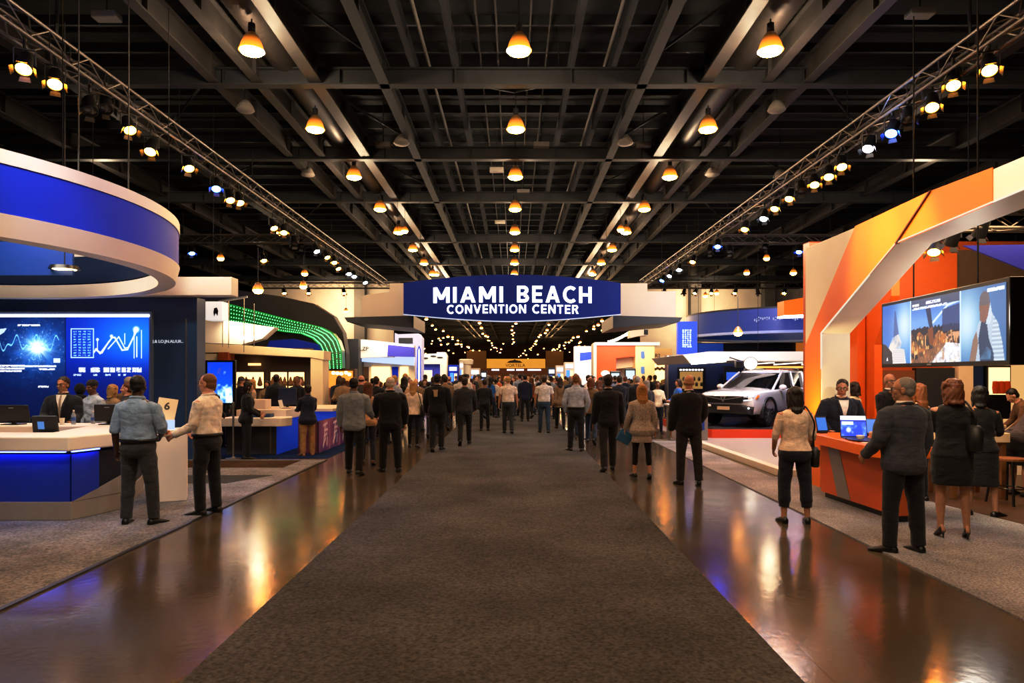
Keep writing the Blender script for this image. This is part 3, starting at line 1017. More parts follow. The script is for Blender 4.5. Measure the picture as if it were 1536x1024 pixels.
def monitor_back(c, w, h, label, rz=0, sticker=False):
    o = thing('monitor', c, label, 'monitor', rz=rz)
    T = Matrix.Rotation(R(8), 4, 'X')
    mb = MB().prism([(-w / 2, 0), (w / 2, 0), (w / 2 * .94, h), (-w / 2 * .94, h)], 'y', -.02, .02)
    mb.move(Matrix.Translation((0, 0, .05)) @ T)
    mb.build('housing', M_black, o, bevel=.008, local=True)
    mb = MB().box(-w / 2 + .02, w / 2 - .02, .021, .024, .02, h - .02)
    mb.move(Matrix.Translation((0, 0, .05)) @ T)
    mb.build('screen', glow('monitor_dim', '#31507c', .8), o, local=True)
    MB().box(-w * .25, w * .25, -.1, .12, 0, .015).build('base', M_black, o, bevel=.004, local=True)
    MB().box(-.03, .03, .0, .03, .0, .1).build('neck', M_black, o, local=True)
    mb = MB().box(-.035, .035, -.024, -.02, h * .82, h * .86) if not sticker else MB().box(-.09, -.0, -.024, -.02, h * .62, h * .84)
    mb.move(Matrix.Translation((0, 0, .05)) @ T)
    mb.build('badge', M_chrome if not sticker else glow('sticker_blue', '#5f9ade', .8), o, local=True)
    return o
monitor_back(Vector((-7.58, 10.35, 1.055)), .50, .25, 'black monitor at the left end of the rear desk, back turned', R(2))
monitor_back(Vector((-6.18, 9.12, 1.055)) + Vector((-.05, .02, -.295)), .36, .46, 'black monitor with small blue sticker on its back standing inside desk', R(-4), True)
monitor_back(Vector((-6.15, 10.38, 1.055)), .42, .26, 'black monitor between the suited man and the blue shirted man', R(0))
# bottles and a cup by the man at the desk
def bottle(c, label, m, h=.22, r=.032):
    o = thing('water_bottle', c, label, 'bottle', 'bottles on the reception desk')
    MB().lathe([(r * .9, 0), (r, .01), (r, h * .62), (r * .6, h * .78), (r * .35, h * .86), (r * .35, h * .9)], c, 14).build('bottle_body', m, o, smooth=True)
    MB().lathe([(r * .42, h * .9), (r * .42, h), (r * .1, h)], c, 12).build('cap', M_white, o, smooth=True)
    MB().lathe([(r * 1.02, h * .25), (r * 1.02, h * .5)], c, 14).build('paper_label', mat('label_blue', '#3d5fae', rough=.5), o)
M_pet = mat('clear_plastic', '#aebccb', rough=.12, spec=.6, alpha=.55)
bottle(Vector((-6.70, 10.4, 1.055)), 'clear plastic water bottle nearest the suited man at the desk', M_pet)
bottle(Vector((-6.50, 10.56, 1.055)), 'clear plastic water bottle farther back beside the suited man', M_pet, .2)
o = thing('paper_cup', Vector((-6.85, 10.36, 1.055)), 'small white paper cup in front of the suited man', 'cup')
MB().lathe([(.028, 0), (.038, .1), (.034, .1), (.026, .01)], o.location, 14).build('cup_body', M_paper, o, smooth=True)
tag(MB().box(-7.2, -6.95, 10.2, 10.4, 1.055, 1.062).build('paper_sheet', M_paper), 'white sheet of paper on the rear desk before the suited man', 'paper')
# plant-like display of cables on the far left
o = thing('headset', Vector((-8.4, 10.5, 1.055)), 'tangled black headset lying left of the suited man', 'headset')
mb = MB()
for k in range(5):
    pts = [o.location + Vector((.5 * math.sin(k * 1.7 + t * 2.2) * .5, .06 * math.cos(k + t * 3), .05 + .14 * abs(math.sin(t * 1.3 + k)))) for t in np.linspace(0, 3, 14)]
    mb.tube(pts, .014, 6)
mb.build('cable', M_black, o, smooth=True)

# kiosk between the two visitors
ko = thing('info_kiosk', (-5.0, 9.85, 0), 'white box kiosk with tilted sign between blue shirted and white shirted men', 'kiosk')
K = Matrix.Translation((-4.98, 9.85, 0)) @ Matrix.Rotation(R(24), 4, 'Z')
MB().box(-.25, .25, -.22, .22, .015, 1.0).move(K).build('kiosk_body', M_white, ko, bevel=.01)
MB().box(-.28, .28, -.25, .25, 1.0, 1.03).move(K).build('kiosk_top', M_white, ko, bevel=.006)
T = K @ Matrix.Translation((-.06, .04, 1.12)) @ Matrix.Rotation(R(-14), 4, 'X') @ Matrix.Rotation(R(10), 4, 'Y')
MB().box(-.13, .13, -.008, .008, 0, .36).move(T).build('tilted_sign', M_cream, ko, bevel=.004)
MB().box(-.015, .015, -.0, .02, -.1, .1).move(T).build('sign_post', M_chrome, ko)
text('lettering', '6', .15, (0, 0, 0), (PI / 2, 0, 0), M_black, None, bold=.004, extrude=.002).data.transform(T @ Matrix.Translation((0, -.011, .24)))
t = COL.objects[-1]
t.parent = ko
t.data.transform(Matrix.Translation(-ko.location))
MB().box(-.09, .09, -.006, .006, 0, .14).move(K @ Matrix.Translation((.0, -.12, 1.03)) @ Matrix.Rotation(R(-20), 4, 'X')).build('tablet', glow('tablet_glow', '#9fb8e8', 1.2), ko)
# ================================================================ stands along the left side, farther back
def pprism(pts, Y, depth):
    """A front-facing flat shape: outline read at distance Y, given thickness."""
    P = [at(x, y, Y) for x, y in pts]
    return MB().prism([(p.x, p.z) for p in P], 'y', Y, Y + depth)
def xz(px0, px1, py0, py1, Y):
    a_, b_ = at(px0, py1, Y), at(px1, py0, Y)
    return a_.x, b_.x, a_.z, b_.z
def pbox(px0, px1, py0, py1, Y, depth, z0=None):
    x0, x1, zz0, zz1 = xz(px0, px1, py0, py1, Y)
    return MB().box(x0, x1, Y, Y + depth, zz0 if z0 is None else z0, zz1)

o = thing('logo_cube', at(320, 466, 15.6), 'white glowing sign cube with a dark drop shaped mark beside navy wall', 'sign')
pbox(308, 333, 452, 480, 15.6, .35).build('cube', mat('cube_white', '#e8e6e4', rough=.5, emis='#ffffff', estr=.5), o, bevel=.01)
pprism([(321, 462), (325, 461), (327, 466), (326, 473), (323, 469), (321, 474), (320, 468)], 15.58, .02).build('mark', M_black, o)
MB().cyl(at(320, 452, 15.7), at(320, 452, 15.7) + Vector((0, 0, 4.5)), .006, 6).build('suspension_wire', M_wire, o)

o = thing('charcoal_arch', at(430, 561, 25), 'dark charcoal stand wall with rounded shoulder behind the green light band', 'stand wall')
pprism([(300, 590), (300, 432), (352, 434), (420, 444), (470, 455), (500, 474), (514, 498), (519, 530), (519, 632)], 25.6, .6).build('panel', M_char, o, bevel=.03)
TOPC = [(328, 452), (370, 463), (405, 472), (440, 481), (483, 491), (498, 499), (507, 510), (512, 525), (513, 552)]
BOTC = [(333, 481), (365, 485), (395, 492), (425, 497), (451, 500), (468, 507), (479, 517), (486, 532), (488, 552)]
gb = thing('green_light_band', at(430, 500, 24.6), 'curving band of green LED dots arching over the cream booth', 'light band')
Yg = 24.6
mb = MB()
mb.loft([[at(*t, Yg), at(*t, Yg) + Vector((0, .5, 0)), at(*b, Yg) + Vector((0, .5, 0)), at(*b, Yg)] for t, b in zip(TOPC, BOTC)])
mb.build('band_panel', mat('band_green', '#0d4a1c', rough=.3, emis='#0b8a2c', estr=.25), gb)
def curve_at(C, t):
    f = t * (len(C) - 1)
    i = min(int(f), len(C) - 2)
    return Vector(C[i]).lerp(Vector(C[i + 1]), f - i)
mb = MB()
for row in (.08, .28, .5, .72, .92):
    for k in range(74):
        t = k / 73
        p = curve_at(TOPC, t).lerp(curve_at(BOTC, t), row)
        mb.ell(at(p.x, p.y, Yg - .02), (.018, .02, .022), nu=6, nv=4)
tag(mb.build('led_dot', glow('led_green', '#7dffa0', 2.6), gb), kind='stuff')
mb = MB()
for C in (TOPC, BOTC):
    mb.tube([at(*curve_at(C, k / 40), Yg - .02) for k in range(41)], .014, 6)
mb.build('edge_tube', glow('tube_green', '#12b83e', 1.), gb)
mb = MB()
for y in (520, 529, 538, 546):
    mb.bar(at(486, y, Yg - .03), at(511, y, Yg - .03), .03)
mb.build('rung', mat('rung_grey', '#6c7a70', rough=.4), gb)

o = thing('blue_fascia', at(440, 520, 24), 'small blue curved fascia tucked under the green light band', 'fascia')
pprism([(398, 524), (404, 511), (440, 508), (476, 516), (482, 530), (476, 534), (400, 534)], 24.2, .3).build('panel', M_blue, o, bevel=.02)

o = thing('white_fascia', at(350, 500, 19.4), 'white angular fascia with pointed end above the cream booth', 'fascia')
pprism([(298, 476), (322, 478), (412, 491), (402, 500), (393, 508), (362, 517), (298, 514)], 19.4, .4).build('panel', M_white, o, bevel=.015)
pbox(359, 380, 504, 509, 19.38, .02).build('light_strip', G_white, o)
MB().cyl(at(330, 480, 19.6), at(330, 480, 19.6) + Vector((0, 0, 4)), .006, 6).build('suspension_wire', M_wire, o)

cb = thing('cream_booth', at(400, 561, 21) * 1, 'cream portal booth with dark brown wall and lit showcases', 'booth')
cb.location.z = 0
pprism([(300, 512), (326, 515), (486, 526), (486, 540), (465, 536), (326, 529), (300, 529)], 21, .8).build('beam', M_cream, cb, bevel=.015)
for x0, x1 in ((300, 326), (465, 485)):
    pbox(x0 + .6, x1 - .6, 530, 560, 21.04, .7, 0).build('column', M_cream, cb, bevel=.015)
pbox(322, 468, 522, 560, 21.85, .2, 0).build('back_wall', mat('booth_brown', '#4a3a32', rough=.7, var=.08), cb)
for x0, x1 in ((354, 395), (406, 430), (433, 456)):
    f = pbox(x0 - 1, x1 + 1, 557, 583, 21.8, .05).build('showcase', M_char, cb)
    pbox(x0, x1, 558, 582, 21.78, .02).build('lit_back', G_warm, f)
    mb = MB()
    for k in range(4):
        px = x0 + (x1 - x0) * (k + .5) / 4
        mb.lathe([(.05, 0), (.09, .05), (.05, .2), (.02, .3)], at(px, 579, 21.7), 10)
    mb.build('exhibit', M_wood, f)
pbox(372, 388, 544.5, 548, 21.6, .2).build('pendant_disc', glow('disc_glow', '#ffc080', 2.), cb)
pbox(327, 342, 528, 541, 20.9, .5).build('copper_box', mat('copper', '#8a3a1c', rough=.4, var=.2), cb)

o = thing('amber_showcase', at(509, 561, 26), 'amber lit showcase below the end of the green band', 'showcase')
o.location.z = 0
pbox(485, 532, 553, 600, 24.95, .5, 0).build('case', mat('case_wood', '#5b3a1c', rough=.5, var=.2), o, bevel=.02)
pbox(488, 529, 556, 582, 24.92, .02).build('lit_panel', glow('amber_panel', '#ff9a3c', 1.3), o)
mb = MB()
for px in (500, 506, 512, 519, 524):
    mb.ell(at(px, 560 + 2 * math.sin(px), 24.9), (.07, .03, .06), nu=8, nv=5)
mb.build('bulb', glow('amber_bulb', '#ffd9a0', 6), o)

o = thing('display_screen', at(330, 561, 17), 'upright bright blue cloud picture screen beside navy wall end', 'screen')
o.location.z = 0
pbox(307, 353, 540, 607, 17, .08).build('housing', M_black, o, bevel=.008)
x0, x1, z0, z1 = xz(311, 348.5, 543, 604, 16.98)
def paint_cloud(U, V):
    f = fbm(U * 40, V * 60, 9, 21)
    img = np.zeros(U.shape + (3,))
    img[:] = (.05, .35, .85)
    img = blend(img, np.clip(V * .9, 0, 1), (.03, .22, .75))
    img = blend(img, np.clip((f - .3 - V * .55) * 3.2 + .25 * (V < .45), 0, 1), (.82, .95, 1))
    img = blend(img, np.clip(vnoise(U * 60, V * 60, 5, 3) - .62, 0, 1) * (V > .7) * 1.5, (.5, .3, .4))
    return img
painted('screen_face', (x0, 16.985, z0), (x1 - x0, 0, 0), (0, 0, z1 - z0), 60, 90, paint_cloud, 1.7, o)
MB().box(x0 + .2, x1 - .2, 17., 17.06, .02, z0).build('stand_post', M_black, o)
MB().box(x0, x1, 16.9, 17.3, .012, .04).build('stand_base', M_black, o)

o = thing('rod_frame', at(350, 480, 18.4), 'thin upright rods and bar hanging before the green band', 'frame')
mb = MB()
for px, y0, y1 in ((334, 452, 520), (343, 449, 522), (366, 446, 528), (381, 455, 520)):
    mb.cyl(at(px, y1, 18.4), at(px, y0, 18.4), .012, 6)
mb.build('rod', M_chrome, o)
MB().bar(at(328, 452, 18.4), at(371, 445, 18.4), .05).build('top_bar', M_chrome, o)

# grey topped counter
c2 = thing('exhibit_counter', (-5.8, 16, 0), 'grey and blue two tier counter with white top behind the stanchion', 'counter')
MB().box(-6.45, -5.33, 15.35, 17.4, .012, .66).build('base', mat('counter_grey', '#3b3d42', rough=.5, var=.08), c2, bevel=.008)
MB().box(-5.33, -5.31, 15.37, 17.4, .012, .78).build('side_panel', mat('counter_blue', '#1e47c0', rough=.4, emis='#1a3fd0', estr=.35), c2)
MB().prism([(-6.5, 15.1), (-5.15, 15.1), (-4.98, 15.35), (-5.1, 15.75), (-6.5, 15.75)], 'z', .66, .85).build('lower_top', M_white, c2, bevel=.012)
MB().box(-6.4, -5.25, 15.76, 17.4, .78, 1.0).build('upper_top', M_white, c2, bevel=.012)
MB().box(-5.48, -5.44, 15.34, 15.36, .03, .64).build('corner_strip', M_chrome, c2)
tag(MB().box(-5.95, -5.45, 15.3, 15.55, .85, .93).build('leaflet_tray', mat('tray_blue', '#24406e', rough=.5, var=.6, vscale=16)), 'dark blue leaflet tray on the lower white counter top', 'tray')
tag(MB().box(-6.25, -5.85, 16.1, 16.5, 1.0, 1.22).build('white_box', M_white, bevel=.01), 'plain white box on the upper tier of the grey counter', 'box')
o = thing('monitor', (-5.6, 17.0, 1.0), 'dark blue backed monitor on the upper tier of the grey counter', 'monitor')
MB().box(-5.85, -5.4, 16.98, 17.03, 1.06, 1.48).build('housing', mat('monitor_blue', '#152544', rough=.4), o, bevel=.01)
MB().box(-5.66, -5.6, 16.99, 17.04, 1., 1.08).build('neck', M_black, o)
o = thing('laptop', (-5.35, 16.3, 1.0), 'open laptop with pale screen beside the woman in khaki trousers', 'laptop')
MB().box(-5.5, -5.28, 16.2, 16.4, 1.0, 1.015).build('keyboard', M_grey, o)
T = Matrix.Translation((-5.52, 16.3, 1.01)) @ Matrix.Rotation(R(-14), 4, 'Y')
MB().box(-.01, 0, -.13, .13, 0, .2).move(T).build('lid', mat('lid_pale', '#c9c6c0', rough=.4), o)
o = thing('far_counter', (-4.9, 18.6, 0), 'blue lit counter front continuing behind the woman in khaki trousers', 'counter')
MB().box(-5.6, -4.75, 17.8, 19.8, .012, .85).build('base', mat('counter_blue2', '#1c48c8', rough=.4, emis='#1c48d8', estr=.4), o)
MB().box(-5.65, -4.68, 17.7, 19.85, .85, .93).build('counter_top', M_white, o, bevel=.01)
# stanchion
o = thing('stanchion', (-5.97, 14.55, 0), 'slim steel stanchion post with round base in front of the grey counter', 'post')
MB().lathe([(.16, .015), (.16, .03), (.05, .045), (.02, .07)], o.location, 20).build('base', M_chrome, o, smooth=True)
MB().cyl(o.location + Vector((0, 0, .05)), o.location + Vector((0, 0, 1.2)), .022, 10).build('pole', M_chrome, o, smooth=True)
MB().lathe([(.03, 1.12), (.035, 1.16), (.03, 1.22), (.005, 1.23)], o.location, 12).build('cap', M_chrome, o, smooth=True)
# poster barrier
o = thing('poster_barrier', (-4.45, 17.8, 0), 'low purple and pink poster barrier with pale graffiti letters', 'barrier')
MB().box(-4.5, -4.46, 15.66, 20.2, .012, .74).build('board', mat('barrier_back', '#4a2f48', rough=.6), o)
MB().box(-4.93, -4.5, 15.64, 15.68, .012, .72).build('end_board', mat('barrier_end', '#7a3c50', rough=.6, var=.2), o)
def paint_poster(U, V):
    f = fbm(U * 60, V * 14, 6, 31)
    img = np.zeros(U.shape + (3,))
    img[:] = (.42, .22, .40)
    img = blend(img, np.clip(f * 1.6 - .5, 0, 1), (.72, .42, .48))
    img = blend(img, np.clip(fbm(U * 60, V * 14, 5, 41) * 2.4 - 1.3, 0, 1), (.20, .16, .40))
    X, Y = U * 4.5, V * .74
    for k in range(5):
        x0 = .25 + k * .9
        for a_, b_ in (((x0 + .1, .62), (x0 + .42, .66)), ((x0 + .28, .64), (x0 + .1, .1)), ((x0 + .18, .36), (x0 + .4, .4)), ((x0 + .2, .5), (x0 + .45, .5)), ((x0 + .4, .12), (x0 + .45, .3)), ((x0 + .08, .15), (x0 + .3, .3))):
            img = blend(img, sseg(X, Y, a_, b_, .035) * .9, (.88, .80, .78))
    img = blend(img, (np.abs((X + .45) % .9 - .45) < .012), (.8, .6, .66))
    return img
painted_matte('poster_face', (-4.455, 15.66, .014), (0, 4.54, 0), (0, 0, .72), 220, 40, paint_poster, o, emit=.12)

# white booth with LZP mark
o = thing('white_booth', at(578, 561, 30), 'white booth with purple band and lit niches left of the tall white portal', 'booth')
o.location.z = 0
pbox(518, 538, 508, 560, 29.6, 1.2, 0).build('side_wall', M_char, o, bevel=.02)
pprism([(538, 509), (545, 509), (600, 515), (621, 518), (621, 521), (583, 517), (583, 535), (538, 537)], 30, .5).build('fascia', M_white, o, bevel=.01)
pprism([(582, 517), (621, 521), (621, 535), (581, 534)], 29.97, .4).build('purple_band', mat('band_purple', '#3a35a0', rough=.5, emis='#3a35b0', estr=.2), o)
text('lettering', 'LZP', .24, at(546, 523, 29.95), (PI / 2, 0, 0), M_black, o, align='CENTER', extrude=.004, bold=.001)
pprism([(540, 537), (621, 535), (621, 548), (540, 542)], 30.2, .2).build('light_box', glow('pale_blue_panel', '#bcd0ff', 1.1), o)
pbox(538, 622, 543, 560, 30.6, .2, 0).build('back_wall', M_cream, o)
for x0, x1, m in ((541, 553, 'case_wood'), (557, 585, 'warm_niche'), (588, 597, 'stand_blue'), (600, 612, 'warm_niche')):
    pbox(x0, x1, 550, 578, 30.55, .05).build('niche', MATS[m], o)

o = thing('tall_portal', at(613, 561, 33), 'tall white portal with a bright vertical light blade and dark window', 'booth')
o.location.z = 0
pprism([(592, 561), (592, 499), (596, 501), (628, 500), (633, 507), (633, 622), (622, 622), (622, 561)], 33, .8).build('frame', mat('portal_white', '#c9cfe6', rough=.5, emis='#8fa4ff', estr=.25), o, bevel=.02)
pbox(598, 619, 506.5, 515, 32.95, .05).build('window', M_navyd, o)
pprism([(627.5, 612), (625.5, 560), (626, 525), (628.5, 518), (631, 525), (631, 560), (630, 612)], 32.93, .07).build('light_blade', M_blue, o)
pprism([(628, 600), (627.2, 560), (627.5, 527), (628.5, 522), (629.7, 527), (629.7, 600)], 32.9, .03).build('light_core', glow('blade_glow', '#f2f4ff', 4), o)

o = thing('blue_white_booth', at(652, 561, 39), 'white fascia booth with royal blue posts right of the tall portal', 'booth')
o.location.z = 0
pprism([(633, 546), (633, 531), (655, 530), (655, 528), (668, 528), (671, 534), (668, 612), (662, 612), (660, 560), (660, 546)], 39, .6).build('fascia', M_white, o, bevel=.02)
for x0, x1 in ((633, 650), (651, 662)):
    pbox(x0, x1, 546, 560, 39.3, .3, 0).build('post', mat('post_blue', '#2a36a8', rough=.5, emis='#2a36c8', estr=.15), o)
pbox(634, 648, 555, 572, 39.2, .08).build('lit_window', G_cream, o)
mb = MB()
for px, py in ((638, 537), (650, 534), (660, 536)):
    mb.ell(at(px, py, 38.97), (.18, .03, .05), nu=10, nv=5)
mb.build('recess', M_char, o)

FAR = [(672, 687, 547, 575, 46, 'stand_blue', 'small royal blue booth with a pale sign right of the white fascia booth'),
       (689, 695, 542, 573, 58, 'stand_white', 'thin white tower left of the white drum tower'),
       (704, 720, 552, 576, 70, 'stand_white', 'small white far booth with blue screen left of the yellow sign'),
       (721, 730, 556, 576, 72, 'stand_navy', 'small navy far booth beside the yellow sign'),
       (822, 833, 551, 574, 66, 'stand_navy', 'small blue lit far booth right of the yellow sign'),
       (834, 846, 548, 574, 62, 'stand_white', 'small white far booth with tall posts right of the yellow sign'),
       (847, 861, 543, 574, 54, 'stand_white', 'white far booth left of the white booth with blue sign')]
for x0, x1, y0, y1, Y, m, lab in FAR:
    o = thing('far_booth', at((x0 + x1) / 2, 561, Y), lab, 'booth')
    o.location.z = 0
    if m == 'stand_white':
        P = at((x0 + x1) / 2, y0, Y)
    pbox(x0, x1, y0, 560, Y, 1.2, 0).build('wall', MATS[m], o, bevel=.03)
    w = (x1 - x0)
    pbox(x0 + w * .12, x0 + w * .88, y0 + 3, y0 + 9, Y - .06, .05).build('sign', glow('far_sign', '#dfe6ff', 1.5), o)
    pbox(x0 + w * .2, x0 + w * .55, y0 + 12, 572, Y - .05, .04).build('screen', glow('far_screen', '#4b8cff', 1.6), o)
    pbox(x0 + w * .62, x0 + w * .9, y0 + 13, 574, Y - .05, .04).build('lit_niche', G_warm, o)
FARBLK = [(at(x0, 0, Y).x, at(x1, 0, Y).x, Y - .1, Y + 1.3) for x0, x1, y0, y1, Y, m, lab in FAR]
o = tag(MB().lathe([(.45, 0), (.45, 2.6), (.62, 2.7), (.66, 3.05), (.5, 3.15), (.05, 3.15)], (at(699, 561, 60).x, 60, 0), 20).build('drum_tower', M_white, smooth=True), 'white round drum tower beside the thin white tower, far off', 'booth')

# far facade with yellow sign
o = thing('yellow_sign_facade', (.4, 92, 0), 'wood fronted far facade under a wide yellow sign', 'facade')
x0, x1, z0, z1 = xz(730, 818, 538, 552, 92)
MB().box(x0, x1, 92, 92.4, z0, z1).build('sign', mat('sign_yellow', '#d9a544', rough=.6, emis='#f0b040', estr=.55, var=.1, vscale=1), o)
text('lettering', 'VORTELA', .62, at(773, 548, 91.95), (PI / 2, 0, 0), mat('sign_brown', '#3a230c', rough=.6), o, bold=.0, extrude=.01)
pprism([(760, 544), (764, 541), (770, 540), (772, 538.5), (774, 540), (780, 541), (784, 544)], 91.95, .04).build('emblem', MATS['sign_brown'], o)
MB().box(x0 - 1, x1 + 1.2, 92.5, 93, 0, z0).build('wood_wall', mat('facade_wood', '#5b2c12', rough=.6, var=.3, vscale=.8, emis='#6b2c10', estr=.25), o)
mb = MB()
for px in (743, 766, 780, 797, 806):
    mb.box(at(px, 0, 92).x - .5, at(px, 0, 92).x + .5, 92.4, 92.45, 2.3, 2.5)
mb.build('strip_light', glow('facade_light', '#e8dcff', 3), o)
for px0, px1, w in ((700, 729, 'left'), (819, 845, 'right')):
    x0, x1, z0, z1 = xz(px0, px1, 526, 561, 94)
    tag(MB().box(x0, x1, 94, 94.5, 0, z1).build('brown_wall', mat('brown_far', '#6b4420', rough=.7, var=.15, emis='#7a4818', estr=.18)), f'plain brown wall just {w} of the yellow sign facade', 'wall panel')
# ================================================================ orange stand on the right
PX_ = 4.9
def onplane(px, py, X=PX_):
    y = X * F_ / (px - CX)
    return (y, EYE + (CY - py) / F_ * y)
pt = thing('portal_frame', (5.1, 8.5, 0), 'big white and orange angular portal frame over the orange counter', 'portal')
MB().prism([(11.455, .015), (11.455, 3.93), (3.6, 3.9), (3.6, 3.6), (6.55, 3.585), (8.73, 3.49), (10.86, 2.467), (10.86, .015)], 'x', PX_, PX_ + .46).build('frame_body', M_white, pt, bevel=.008)
gA = [onplane(*p) for p in ((1284, 339), (1397, 286), (1345.5, 365), (1231.5, 500))] + [(10.87, .016), (11.45, .016), onplane(1208.6, 519)]
M_port = mat('portal_orange', '#ee7a14', rough=.45, var=.05, vscale=.8)
MB().prism(gA, 'x', PX_ - .012, PX_ - .001).build('orange_panel', M_port, pt)
gB = [onplane(*p) for p in ((1399, 285.5), (1490, 251), (1490, 305), (1347, 365))]
MB().prism(gB, 'x', PX_ - .012, PX_ - .001).build('orange_panel', M_port, pt)
g0, g1 = onplane(1398, 286), onplane(1346, 365)
MB().bar((PX_ - .006, *g0), (PX_ - .006, *g1), .02, .05, up=(1, 0, 0)).build('groove', mat('groove', '#5a1e08', rough=.6), pt)
e = [(10.85, 1.9), (10.85, 2.475), (8.725, 3.5), (6.55, 3.595), (3.7, 3.61)]
mb = MB()
for a_, b_ in zip(e[:-1], e[1:]):
    mb.bar((PX_ - .008, *a_), (PX_ - .008, *b_), .016, .016, up=(1, 0, 0))
mb.build('glowing_edge', glow('edge_white', '#fff2de', .8), pt)  # lit white edge, its brightness put in as a faint glow

sw = thing('stand_wall', (9, 14.2, 0), 'orange and brown back wall of the orange stand with showcase niches', 'wall panel')
MB().box(6.2, 14, 14.3, 14.6, 0, 4.6).build('panel', M_dorange, sw)
MB().box(9.16, 14, 14.2, 14.3, 2.1, 4.4).build('brown_upper', mat('upper_brown', '#5a4636', rough=.7, var=.08), sw)
MB().box(7.12, 8.35, 14.2, 14.3, .0, 1.9).build('shadow_panel', mat('shadow_orange', '#7a4424', rough=.6), sw)
MB().box(7.12, 9.1, 14.0, 14.3, 2.5, 4.3).build('upper_orange', mat('bright_orange', '#b8560f', rough=.5, var=.05), sw)
MB().box(6.96, 7.12, 13.8, 14.3, 0, 3.2).build('pillar', M_orange, sw, bevel=.01)
MB().box(6.62, 6.95, 14.22, 14.3, 1.1, 2.4).build('lit_niche', glow('niche_a', '#ffcf88', 1.3), sw)
MB().box(8.35, 9.15, 14.15, 14.3, 0, 1.95).build('dark_panel', M_char, sw)
MB().box(9.2, 9.5, 14.1, 14.3, 0, 2.0).build('cream_panel', M_cream, sw)
MB().box(9.5, 9.72, 14.12, 14.3, 0, 2.0).build('navy_panel', M_navy, sw)
f = MB().box(9.74, 10.24, 14.05, 14.2, .9, 2.0).build('showcase', M_black, sw)
MB().box(9.78, 10.2, 14.02, 14.05, 1.4, 1.96).build('lit_back', glow('niche_b', '#ffd79a', 1.7), f)
mb = MB()
for k in range(3):
    mb.lathe([(.05, 0), (.065, .12), (.055, .25), (.04, .26)], (9.87 + .12 * k, 13.97, 1.42), 12)
mb.build('amber_jar', mat('amber_glass', '#8a2c0c', rough=.15, emis='#a0300c', estr=.4), f)
MB().box(10.26, 14, 14.1, 14.3, 0, 2.05).build('lit_panel', glow('niche_c', '#ffc987', .75), sw)
o = thing('side_wall', (7.1, 13.2, 0), 'tall orange wall leaning in beside the portal opening', 'wall panel')
pp = MB().prism([(13.9, 0), (13.9, 3.9), (12.9, 3.9), (12.9, 3.3), (13.5, 2.4), (13.5, 0)], 'x', 7.14, 7.3)
pp.build('panel', M_orange, o)
o = tag(MB().prism([at(1445, 368, 10).xz[:], at(1560, 366, 10).xz[:], at(1560, 412, 10).xz[:]] if False else [(at(1445, 368, 10).x, at(1445, 368, 10).z), (at(1575, 366, 10).x, at(1575, 366, 10).z), (at(1575, 420, 10).x, at(1575, 420, 10).z)], 'y', 10, 10.03).build('hanging_pennant', mat('pennant_blue', '#2a2fa8', rough=.6, emis='#2a30b8', estr=.15)), 'blue triangular pennant hanging above the wall screen', 'banner')

tv = thing('wall_screen', (6.5, 10.5, 1.94), 'huge black framed wall screen showing three bright pictures', 'screen')
A_, B_ = Vector((6.6, 12.24, 1.94)), Vector((6.4, 8.8, 1.94))
ux = (B_ - A_)
ux.normalize()
uy = Vector((0, 0, 1)).cross(ux)
if uy.x < 0:
    uy = -uy                                   # points away from the viewers
L_ = (B_ - A_).length
TVM = Matrix((( ux.x, uy.x, 0, A_.x), (ux.y, uy.y, 0, A_.y), (0, 0, 1, A_.z), (0, 0, 0, 1)))
MB().box(0, L_, 0, .24, 0, 1.14).move(TVM).build('housing', mat('tv_black', '#0c0b0c', rough=.3), tv, bevel=.012)
MB().box(L_ * .44, L_ * .475, -.012, 0, .02, .045).move(TVM).build('badge', M_chrome, tv)
for f_ in (.25, .75):
    p = TVM @ Vector((L_ * f_, .12, 1.12))
    MB().cyl(p, (p.x, p.y, 7.78), .012, 8).build('suspension_pole', M_wire, tv)
